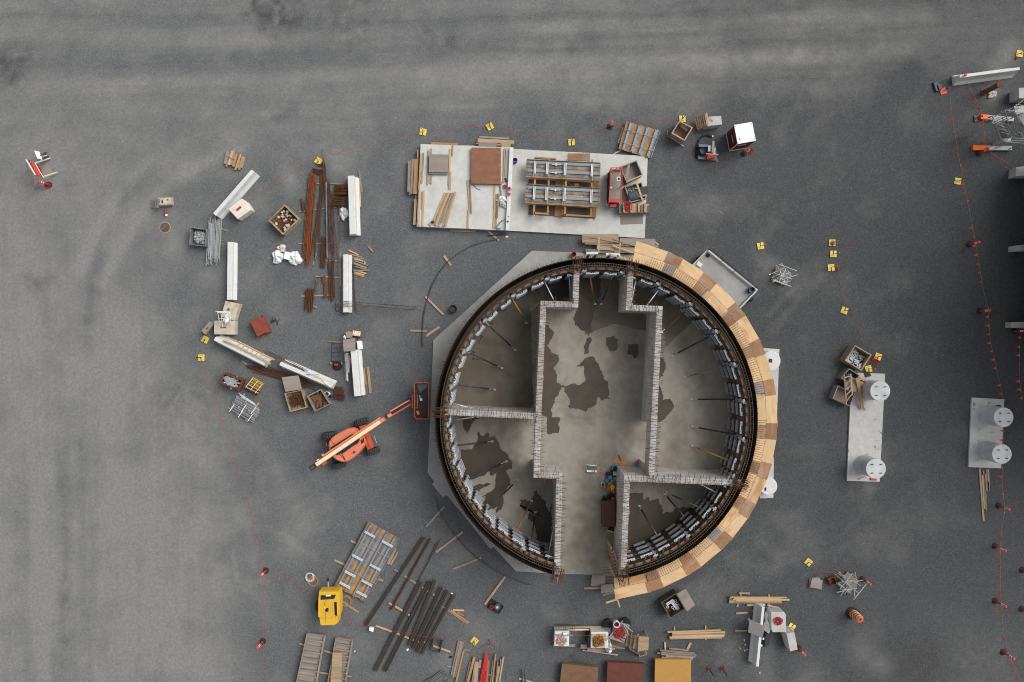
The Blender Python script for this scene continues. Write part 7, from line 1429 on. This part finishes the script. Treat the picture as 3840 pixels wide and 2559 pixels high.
planks('{m} plank in the weathered stack above the ochre panel, {o}', [(485, 1112, 980, 1152, 20, 'wood_grey', .28), (438, 1150, 1000, 1180, 20, 'wood_grey', .2), (500, 1145, 940, 1172, 18, 'wood_grey', .3), (500, 1168, 990, 1200, 24, 'wood_grey', .26), (560, 1190, 960, 1212, 24, 'wood_grey', .3), (508, 1215, 950, 1228, 26, 'wood_tan', .22), (612, 1085, 880, 1112, 18, 'wood_tan', .14), (552, 995, 556, 1105, 22, 'wood_new', .1), (920, 1005, 860, 1125, 34, 'wood_tan', .08)], axis='y', h=.09, group='planks of the weathered stack')
slab_thing('shutter_board', [(412, 1240), (928, 1242), (922, 1620), (402, 1618)], .25, .5, 'ply_ochre', 'ochre yellow form panel at the bottom edge', 'form panel', 'form panels along the bottom edge')
fr('U'); slab_thing('shutter_board', [(472, 1265), (1062, 1325), (1050, 1640), (430, 1635)], .25, .5, 'panel_brown', 'worn brown form panel at the bottom edge, leftmost of three', 'form panel', 'form panels along the bottom edge'); slab_thing('shutter_board', [(1218, 1240), (1808, 1270), (1795, 1640), (1198, 1630)], .25, .5, 'panel_red', 'dark red form panel at the bottom edge, middle of three', 'form panel', 'form panels along the bottom edge')
# saw bench group
fr('r')
block([(68, 198), (252, 196), (248, 385), (62, 380)], .75, 'white_concrete', 'pale block table strewn with hand tools, left of the pair')
block([(525, 205), (745, 205), (742, 408), (522, 405)], .8, 'white_concrete', 'pale block table with a rusty pile of fixings on ply')
root, c, P = None, None, [p(80, 215, .76), p(235, 215, .76), p(235, 370, .76), p(80, 370, .76)]
slab_thing('plywood_sheet', [(130, 300), (175, 275), (205, 330), (175, 385), (120, 375)], .755, .78, 'wood_tan', 'brown board scrap on the tool strewn block table', 'board'); heap('hand_tools', P, .78, 22, 'galvanised', .28, .05, 'grey hand tools scattered on the pale block table', 'tools', 41, lay=.05, flat=True); heap('hand_tools', [P[0].lerp(P[3], .3), P[1].lerp(P[0], .4), P[2].lerp(P[3], .4), P[3]], .78, 9, 'lift_deep', .2, .07, 'red handled tools on the pale block table', 'tools', 42, lay=.05, flat=True)
block([(175, 215), (218, 215), (218, 238), (178, 238)], .9, 'paper_white', 'white box among the tools on the block table', 'small_box', 'box', None, .0, .76); tag(plank(p(65, 240, .82), p(298, 246, .82), .07, .03, 'wood_grey', 'batten'), 'grey batten reaching right from the tool strewn table', 'batten')
planks('{m} board at the foot of the tool strewn table', [(45, 370, 325, 375, 34)], z=.2, m='wood_grey', name='board', cat='board')
slab_thing('plywood_sheet', [(530, 230), (720, 228), (700, 400), (560, 395)], .805, .83, 'wood_new', 'yellow ply on the table of rusty fixings', 'board'); P = [p(540, 240, .83), p(720, 240, .83), p(690, 385, .83), p(545, 385, .83)]; heap('fixings_pile', P, .84, 70, 'prop_orange', .2, .04, 'rusty orange fixings piled on the ply', 'fixings', 43); heap('fixings_pile', P, .86, 14, 'rusty_bar', .5, .025, 'long rusty rods lying over the pile of fixings', 'rods', 44, flat=True)
block([(598, 380), (616, 378), (616, 396), (600, 398)], .9, 'red_plastic', 'little red box on the lower edge of the fixings table', 'small_box', 'box', None, .0, .83)
root = thing('rebar_cage', 'small black column cage of bars on a pale plank', 'rebar cage', tuple(p(200, 150, 0)))
for y in (112, 130, 178): MB().tube([p(75, y, .55), p(330, y, .55)], .018, 5).build('long_bar', 'black_steel', root)
for i in range(9): x = 90 + 29 * i; MB().tube([p(x, 110, .56), p(x, 180, .56)], .014, 5).tube([p(x, 110, .56), p(x, 110, .2)], .014, 5).build('stirrup', 'black_steel', root)
planks('{m} board under the small black cage, {o}', [(60, 150, 655, 142, 26, 'wood_tan', .2), (105, 178, 520, 176, 16, 'lift_cream', .26), (520, 176, 665, 172, 16, 'white_hose', .26), (55, 188, 330, 190, 8, 'skid_blue', .24)], axis='y', name='board', cat='board')
bundle('rebar_bundle', (-20, 145), (90, 130), 26, 4, .014, 'grey_beam', 'thin grey rods at the left end of the small cage', 'rods', .1, jit=.05, kid='rod', ends=.2, seed=50); bundle('rebar_bundle', (330, 128), (490, 128), 10, 3, .014, 'grey_beam', 'thin grey rods right of the small cage', 'rods', .1, jit=.03, kid='rod', ends=.2, seed=51)
root = thing('old_shield', 'dark round backed metal shield left of the fixings table', 'shield', tuple(p(490, 300, 0))); MB().prism(quad_poly([(510, 195), (525, 210), (515, 385), (490, 375), (462, 350), (470, 270)], .6), 0, .6, quad_poly([(512, 200), (524, 212), (516, 380), (500, 370), (485, 340), (488, 270)], .6)).build('body', 'dark_plastic', root)
planks('{m} board in the pile below the fixings table, {o}', [(395, 388, 475, 390, 50, 'wood_grey', .3), (478, 425, 742, 430, 50, 'wood_grey', .25), (418, 435, 862, 495, 14, 'wood_tan', .2), (640, 395, 905, 410, 20, 'wood_grey', .12)], axis='y', name='board', cat='board')
cloth('plastic_sheet', p(738, 330, 0), .22, .6, .7, 'white_sheet', 'white plastic sheet draped right of the fixings table', 'sheet', 17); cloth('plastic_bag', p(765, 395, 0), .28, .2, .3, 'white_hose', 'pale bag in front of the draped plastic sheet', 'bag', 18); cloth('plastic_bag', p(735, 175, 0), .2, .25, .5, 'white_sheet', 'white bag hanging near the black bucket', 'bag', 19)
c = p(742, 85, .3); root = thing('bucket', 'black bucket standing behind the rope topped box', 'bucket', (c.x, c.y, 0)); MB().rev((c.x, c.y, 0), [(.19, .0), (.25, .5)], 20).build('shell', 'bucket_black', root)
c = p(960, 85, .3); root = thing('bucket', 'black tub mostly hidden by the folding trestle', 'bucket', (c.x, c.y, 0)); MB().rev((c.x, c.y, 0), [(.26, .0), (.33, .4)], 20).build('shell', 'bucket_black', root)
root = thing('wooden_box', 'grey tool chest with its lid carrying a red rope coil', 'box', tuple(p(890, 220, 0)))
MB().prism(quad_poly([(765, 290), (960, 350), (948, 415), (765, 370)], .6), 0, .55).prism(quad_poly([(790, 230), (960, 260), (960, 350), (770, 290)], .6), 0, .5).build('body', 'wood_dark', root); MB().prism(quad_poly([(835, 65), (1018, 118), (945, 348), (762, 288)], .9), .83, .88).build('lid', 'ply_grey', root); MB().bar(p(765, 370, .6), p(950, 412, .6), .06, .1).build('front_rail', 'wood_grey', root)
coil(p(880, 205, .89), .42, .017, 'rope_red', 'bright red rope coil on the tool chest lid', 12, 18, squash=1.05, hgt=.12); c = p(847, 108, 1.15); bucket((c.x, c.y, .88), .19, .34, 'white_plastic', 'white bucket of red paint on the tool chest lid', 'maroon')
for a, b_, lab in (((925, 60), (715, 315), 'longest'), ((910, 85), (1055, 205), 'right'), ((930, 100), (1005, 245), 'middle')): tag(MB().tube([p(*a, 1.0), p(*b_, .92)], .026, 6).build('scaffold_tube', 'galvanised'), lab + ' silver tube of the three crossing the tool chest lid', 'tube')
tag(MB().bar(p(800, 240, .91), p(950, 330, .9), .03, .03).build('rusty_rod', 'rusty_bar'), 'rusty rod lying on the tool chest lid, the left one', 'rod'); tag(MB().bar(p(830, 240, .91), p(985, 300, .9), .03, .03).build('rusty_rod', 'rusty_bar'), 'rusty rod lying on the tool chest lid, the right one', 'rod')
root = thing('timber_steps', 'site built wooden steps climbing right to a square landing', 'steps', tuple(p(1110, 320, 0)))
for i, (q, z) in enumerate(((((985, 222), (1030, 232), (1002, 388), (958, 382)), .3), (((1035, 222), (1085, 235), (1055, 412), (1008, 402)), .55), (((1080, 248), (1128, 258), (1112, 425), (1056, 415)), .8), (((1128, 258), (1260, 265), (1248, 432), (1115, 440)), 1.05))): MB().prism(quad_poly(q, z), z - .06, z).build('tread' if i < 3 else 'landing', 'wood_tan', root)
for a, b_ in (((1010, 405, .5), (1140, 500, .05)), ((1115, 440, 1.0), (1140, 505, .05)), ((1020, 225, .3), (1120, 240, 1.0))): MB().bar(p(*a), p(*b_), .05, .12).build('stringer', 'wood_tan', root)
fq = [(1120, 450), (1210, 425), (1226, 485), (1140, 512)]
for a, b_ in zip(fq, fq[1:] + fq[:1]): MB().bar(p(*a, .35), p(*b_, .35), .06, .05).build('leg_frame', 'wood_orange', root)
for x, y in ((1135, 435), (1240, 428), (1240, 272)): q = p(x, y, 1.0); MB().bar(q, Vector((q.x, q.y, 0)), .08, .08).build('post', 'wood_tan', root)
rope([(298, 249, .83), (530, 250, .86)], .8, .008, 'rope_red', 'thin red line stretched between the two block tables')
# ================================================================ bottom edge, left to centre
fr('R')
def gang_form(q, n, lab, z=.4):
    P = [p(x, y, z) for x, y in q]; c = sum(P, Vector()) / 4; root = thing('gang_form', lab, 'form panel', (c.x, c.y, .1), 'long timber gang forms'); Gq = lambda u, v: inside(P, u, v)
    MB().prism([tuple(v[:2]) for v in P], z - .2, z - .15).build('face_sheet', 'ply_grey', root); d = (P[3] - P[0]).normalized(); o0 = Vector((0, 0, -.06))
    for u, w in ((0.03, .07), (.97, .10)): MB().bar(Gq(u, 0) + o0, Gq(u, 1) + o0, w, .16).build('side_rail', 'wood_grey', root)
    for i in range(n + 1): v = i / n; MB().bar(Gq(.06, v) + o0, Gq(.93, v) + o0, .075, .14).build('rib', 'wood_grey', root)
gang_form([(470, 600), (800, 640), (610, 1700), (240, 1640)], 10, 'wide weathered timber gang form running off the bottom edge'); gang_form([(980, 670), (1290, 720), (1120, 1700), (800, 1650)], 10, 'narrower weathered gang form with brown boards lying on it')
fr('R')
root = thing('dressed_board', 'smooth brown board stack lying on the narrower gang form', 'board stack', tuple(p(1000, 1200, .45)))
for k in range(2): MB().prism(quad_poly([(932 - 6 * k, 935 - 5 * k), (1100 - 6 * k, 935 - 5 * k), (1080 - 12 * k, 1660), (885 - 25 * k, 1660)], .5), .5 - .06 * k, .545 - .06 * k).build('board', 'ply_amber' if k else 'wood_tan', root)
planks('{m} bearer under the gang forms, {o}', [(335, 772, 425, 800, 26), (770, 900, 920, 940, 26), (695, 1285, 860, 1310, 26), (1150, 1345, 1260, 1358, 24)], z=.1, m='wood_tan', name='timber_bearer', cat='bearer')
fr('T')
planks('{m} plank in the pile at the bottom edge, left part, {o}', [(1262, 800, 1150, 1310, 34, 'wood_grey'), (1292, 805, 1175, 1335, 30, 'wood_grey', .14), (1318, 815, 1210, 1335, 30, 'wood_grey', .1), (1330, 940, 1215, 1420, 26, 'wood_orange', .16)], h=.09, z=.1, group='planks at the bottom edge')
planks('{m} plank in the pile at the bottom edge, right part, {o}', [(1430, 1095, 1355, 1430, 22, 'wood_grey'), (1485, 1040, 1385, 1430, 34, 'wood_orange', .2), (1520, 1110, 1500, 1430, 60, 'wood_tan', .14), (1490, 1140, 1450, 1430, 16, 'wood_grey', .2), (1572, 1085, 1560, 1200, 40, 'wood_grey', .1), (1696, 1100, 1665, 1430, 22, 'wood_grey'), (1760, 1085, 1722, 1430, 16, 'wood_tan'), (1798, 1000, 1750, 1430, 20, 'wood_orange', .2), (1830, 1110, 1795, 1430, 16, 'wood_tan', .14), (1845, 1180, 1810, 1430, 26, 'wood_tan', .2), (1880, 1070, 1840, 1430, 24, 'wood_grey', .14), (1915, 1040, 1850, 1430, 22, 'wood_tan', .2)], h=.09, z=.1, group='planks at the bottom edge')
planks('{m} bearer under the bottom edge pile, {o}', [(1085, 1172, 1145, 1185, 22), (1330, 930, 1415, 945, 22), (1690, 1300, 1780, 1315, 20)], z=.06, m='wood_grey', name='timber_bearer', cat='bearer')
root = thing('red_prop_bundle', 'bright red painted steel props bundled at the bottom edge', 'props', tuple(p(1610, 1200, 0)))
for i in range(9): MB().tube([p(1658 + 4 * i - 10, 945 + 22 * abs(i - 2), .2), p(1560 + 12 * i, 1430, .2 + .05 * (i % 2))], .022, 6).build('prop', 'red_plastic', root)
bundle('pipe_bundle', (1060, 1270), (760, 1470), 110, 12, .03, 'grey_beam', 'dark grey wrapped tube bundle at the bottom edge', 'pipes', .14, jit=.02, kid='pipe', ends=.1, seed=60); bundle('pipe_bundle', (1090, 1350), (960, 1460), 60, 6, .03, 'grey_beam', 'second short grey tube bundle at the bottom edge', 'pipes', .12, jit=.02, kid='pipe', ends=.1, seed=61)
block([(1122, 1030), (1160, 1028), (1160, 1055), (1122, 1055)], .1, 'rubber', 'small black block on gravel left of the bottom pile', 'rubber_pad', 'pad', None, 0)
rope([(1465, 1035, .2), (1465, 940, .1), (1510, 915, .03), (1560, 912, .03), (1620, 870, .03), (1690, 858, .03), (1720, 850, .03), (1720, 800, .03), (1690, 775, .03), (1700, 810, .03), (1725, 800, .03), (1720, 855, .03), (1780, 880, .03), (1785, 925, .03), (1755, 925, .03)], .03, .016, 'rope_red', 'loose tangled red rope on gravel beside the yellow base')
bundle('steel_angle', (2195, 1215), (2205, 1430), 6, 2, .03, 'skid_blue', 'left grey steel angle on the bottom edge bearer', 'steel angle', .1, jit=.01, kid='flange', ends=.02); bundle('steel_angle', (2235, 1220), (2250, 1430), 6, 2, .03, 'skid_blue', 'right grey steel angle on the bottom edge bearer', 'steel angle', .1, jit=.01, kid='flange', ends=.02)
planks('{m} bearer under the grey steel angles', [(2140, 1355, 2340, 1410, 24)], m='wood_tan', name='timber_bearer', cat='bearer')
root, c, P = crate('drip_tray', [(1738, 188), (1920, 295), (1850, 408), (1672, 305)], .12, 'dark_plastic', 'black drip tray with a red tin and a round pot below the tank', 'tray', .04, .03)
c = p(1740, 298, .3); root = thing('paint_tin', 'red tin in the black drip tray', 'tin', (c.x, c.y, .04)); MB().cyl(c, .13, .04, .32, 18).build('body', 'maroon', root); MB().ring((c.x, c.y), .13, .11, .32, .34, 18).build('rim', 'red_plastic', root)
c = p(1822, 300, .3); root = thing('plastic_pot', 'dark round pot in the black drip tray', 'pot', (c.x, c.y, .04)); MB().rev((c.x, c.y, .04), [(.18, 0), (.2, .3), (.17, .33)], 20).build('body', 'grey_plastic', root); MB().cyl(c, .08, .37, .375, 12).build('lid_mark', 'stone_pale', root)
# doorway and channel clutter
fr('g')
planks('{m} plank at the bottom doorway of the tank, {o}', [(-20, 686, 105, 684, 12, 'wood_tan'), (30, 662, 105, 666, 14, 'wood_tan', .1)], axis='y'); slab_thing('plywood_sheet', [(38, 592), (135, 592), (135, 658), (30, 658)], .2, .24, 'ply_grey', 'grey board across the doorway threshold', 'board'); slab_thing('plywood_sheet', [(105, 660), (188, 655), (200, 710), (103, 722)], .3, .34, 'ply_grey', 'grey board left of the lower walkway end', 'board')
planks('{m} support board at the lower end of the walkway, {o}', [(120, 735, 200, 715, 12, 'wood_tan', 1.6), (140, 790, 222, 765, 12, 'wood_new', 2.4), (205, 715, 240, 822, 10, 'wood_new', 2.0)], axis='y', name='batten', cat='batten')
root = thing('stop_end_shutter', 'timber stop end of upright planks at the right doorway jamb', 'shutter', tuple(p(200, 520, .12)))
for i in range(9): A = p(178 + 6 * i, 400 + 26 * i, 2.6); MB().bar(Vector((A.x, A.y, .15)), A, .13, .05).build('upright_plank', 'wood_tan', root)
for i in range(6): A, B = p(118 + 6 * i, 540 + 18 * i, 1.0), p(195 + 3 * i, 530 + 20 * i, 1.6); MB().bar(A, B, .06, .1).build('raking_shore', 'wood_grey', root)
MB().bar(p(160, 520, 2.0), p(222, 640, 2.6), .08, .1).bar(p(190, 410, 2.6), p(245, 560, 2.6), .06, .08).build('waling', 'wood_tan', root)
root = thing('narrow_post', 'pale upright board at the left doorway jamb', 'board', tuple(p(0, 0, .12))); fr('e'); A = p(882, 830, 3.2); root.location = (A.x, A.y, .12); ORG[root.name] = Vector((A.x, A.y, .12)); MB().bar(p(881, 800, 3.3), p(883, 868, 3.0), .08, .06).build('board', 'wood_tan', root)
fr('g'); tag(MB().rev(tuple(p(175, 442, .12)), [(.22, 0), (.24, .3), (.1, .34)], 16).build('fuel_can', 'red_plastic'), 'round red can by the timber stop end', 'can')
root = thing('site_chest', 'dark brown steel chest along the channel wall near the doorway', 'tool chest', tuple(p(160, 150, .12))); MB().prism(quad_poly([(112, 62), (205, 55), (207, 242), (115, 243)], .95), .2, .93).build('body', 'brown_paint', root); MB().prism(quad_poly([(110, 60), (207, 56), (208, 244), (113, 245)], 1.0), .935, .99).build('lid', 'brown_paint', root, bevel=.015)
mb = MB(); [mb.bar(p(114, y, .7), p(114, y + 14, .7), .03, .06) for y in (95, 150, 205)]; mb.build('hasp', 'stone_pale', root)
root = thing('channel_reel', 'black hose reel just below the brown chest', 'reel', tuple(p(180, 260, .12))); MB().ring(tuple(p(180, 260, .2))[:2], .2, .1, .13, .3, 20).build('reel', 'rubber', root); tag(MB().bar(p(148, 268, .35), p(205, 285, .35), .07, .12).build('spirit_level', 'sign_yellow'), 'yellow level leaning by the black reel', 'level')
fr('l')
slab_thing('plywood_sheet', [(262, 238), (345, 265), (280, 490), (200, 465)], .13, .16, 'ply_grey', 'dirty brown board on the channel floor beside the tool tubs', 'board')
root = thing('board_stand', 'green and white notice board stand in the channel', 'notice board', tuple(p(90, 270, .13))); q = [p(5, 195, 1.0), p(165, 215, 1.0), p(165, 272, .5), p(15, 272, .5)]; sheet(MB(), q[::-1], .02).build('green_panel', 'green_board', root); MB().bar(p(2, 300, .3), p(170, 305, .3), .12, .06).build('ledge', 'white_plastic', root); MB().bar(p(6, 196, 1.02), p(166, 212, 1.02), .03, .03).build('frame', 'white_plastic', root); MB().bar(p(130, 265, .5), p(130, 320, .5), .06, .05).build('red_tag', 'red_plastic', root)
for x in (15, 160): MB().bar(p(x, 300, .32), p(x, 300, .32) * 1 - Vector((0, 0, .18)), .05, .05).build('leg', 'white_plastic', root)
mb = MB(); uu = (q[1] - q[0]).normalized()
for k in range(3): mb.bar(q[0].lerp(q[3], .25 + .25 * k).lerp(q[1].lerp(q[2], .25 + .25 * k), .1) + Vector((0, -.003, .012)), q[0].lerp(q[3], .25 + .25 * k).lerp(q[1].lerp(q[2], .25 + .25 * k), .9) + Vector((0, -.003, .012)), .012, .012)
mb.build('printed_lines', 'stone_pale', root)
for qq, m_, lab, nm, ct in (([(365, 385), (432, 378), (434, 442), (366, 445)], 'sky_plastic', 'blue tub lid nearest the middle of the tool cluster', 'tub', 'tub'), ([(445, 408), (508, 402), (508, 470), (443, 470)], 'sky_plastic', 'blue tub lid against the channel wall', 'tub', 'tub'), ([(328, 432), (382, 455), (358, 508), (302, 480)], 'sky_plastic', 'blue tub lid turned at an angle, left of the cluster', 'tub', 'tub'),
                           ([(445, 312), (512, 308), (512, 372), (448, 378)], 'sign_yellow', 'yellow crate of tools against the channel wall', 'tool_crate', 'crate'), ([(350, 545), (402, 550), (400, 632), (350, 632)], 'sign_red', 'red tool case beside the lime vest', 'tool_case', 'case'), ([(365, 490), (410, 490), (405, 545), (355, 540)], 'prop_yellow', 'mustard box above the red tool case', 'tool_case', 'case'),
                           ([(380, 320), (440, 325), (436, 372), (376, 360)], 'dark_plastic', 'black tool tray in the middle of the cluster', 'tool_case', 'case'), ([(330, 320), (368, 325), (362, 385), (328, 385)], 'bucket_black', 'black tool bag beside the dirty board', 'tool_case', 'bag'), ([(412, 285), (450, 280), (450, 318), (415, 318)], 'dark_plastic', 'small black case behind the yellow crate', 'tool_case', 'case'),
                           ([(440, 640), (505, 640), (500, 760), (445, 760)], 'dark_plastic', 'long black case beneath the red helmets', 'tool_case', 'case')):
    block(qq, R.uniform(.32, .45), m_, lab, nm, ct, 'tool boxes in the channel', .02, .13)
c = p(482, 262, .5); root = thing('bucket', 'blue bucket at the head of the tool cluster', 'bucket', (c.x, c.y, .13)); MB().ring((c.x, c.y), .19, .175, .13, .5, 20).build('shell', 'sky_plastic', root); MB().cyl(c, .172, .14, .3, 16).build('contents', 'dark_plastic', root)
c = p(275, 535, .3); root, c2, P = crate('tool_tray', [(245, 500), (312, 500), (305, 575), (242, 570)], .35, 'stone_pale', 'pale tray of rusty nails left of the red tool case', 'tray', .03, .05, .13); heap('nail_pile', P, .22, 24, 'rusty_bar', .14, .03, 'rusty nails in the pale tray', 'nails', 71)
cloth('hi_vis_vest', p(432, 575, .45), .13, .2, .12, 'lime_cloth', 'lime hi vis vest thrown over the tool cases', 'vest', 21); cloth('work_glove', p(428, 495, .45), .08, .2, .1, 'tan_hose', 'tan cloth above the lime vest', 'cloth', 22, .3)
for x, y in ((455, 645), (440, 765)): c = p(x, y, .5); tag(MB().rev((c.x, c.y, .48), [(.11, 0), (.12, .05), (.09, .13), (.03, .16)], 14).build('red_bottle', 'red_plastic'), ('upper' if y < 700 else 'lower') + ' red striped bottle on the black cases', 'bottle')
c = p(410, 735, .3); root = thing('hose_reel', 'black drum of cable above the brown chest', 'reel', (c.x, c.y, .13)); MB().ring((c.x, c.y), .24, .12, .13, .4, 20).cyl(c, .12, .14, .3, 14).build('drum', 'bucket_black', root); block([(275, 735), (315, 730), (320, 775), (280, 775)], .5, 'rubber', 'black machine with a white spot left of the cable drum', 'power_tool', 'tool', None, .02, .13); tag(MB().bar(p(300, 745, .5), p(385, 765, .4), .08, .1).build('cut_off_saw', 'dark_plastic'), 'dark cut off saw beside the cable drum', 'saw')
tri_sheet('dust_stain', blob([(455, 130), (480, 90), (520, 75), (570, 90), (600, 130), (650, 140), (670, 170), (640, 215), (560, 205), (500, 180), (450, 150)], .13, 90, .05), .1275, 'orange_dust', sl); tag(MB().bar(p(542, 28, .16), p(580, 128, .16), .04, .05).build('saw_blade', 'shelf_rust'), 'dark rod lying on the orange dust stain', 'rod')
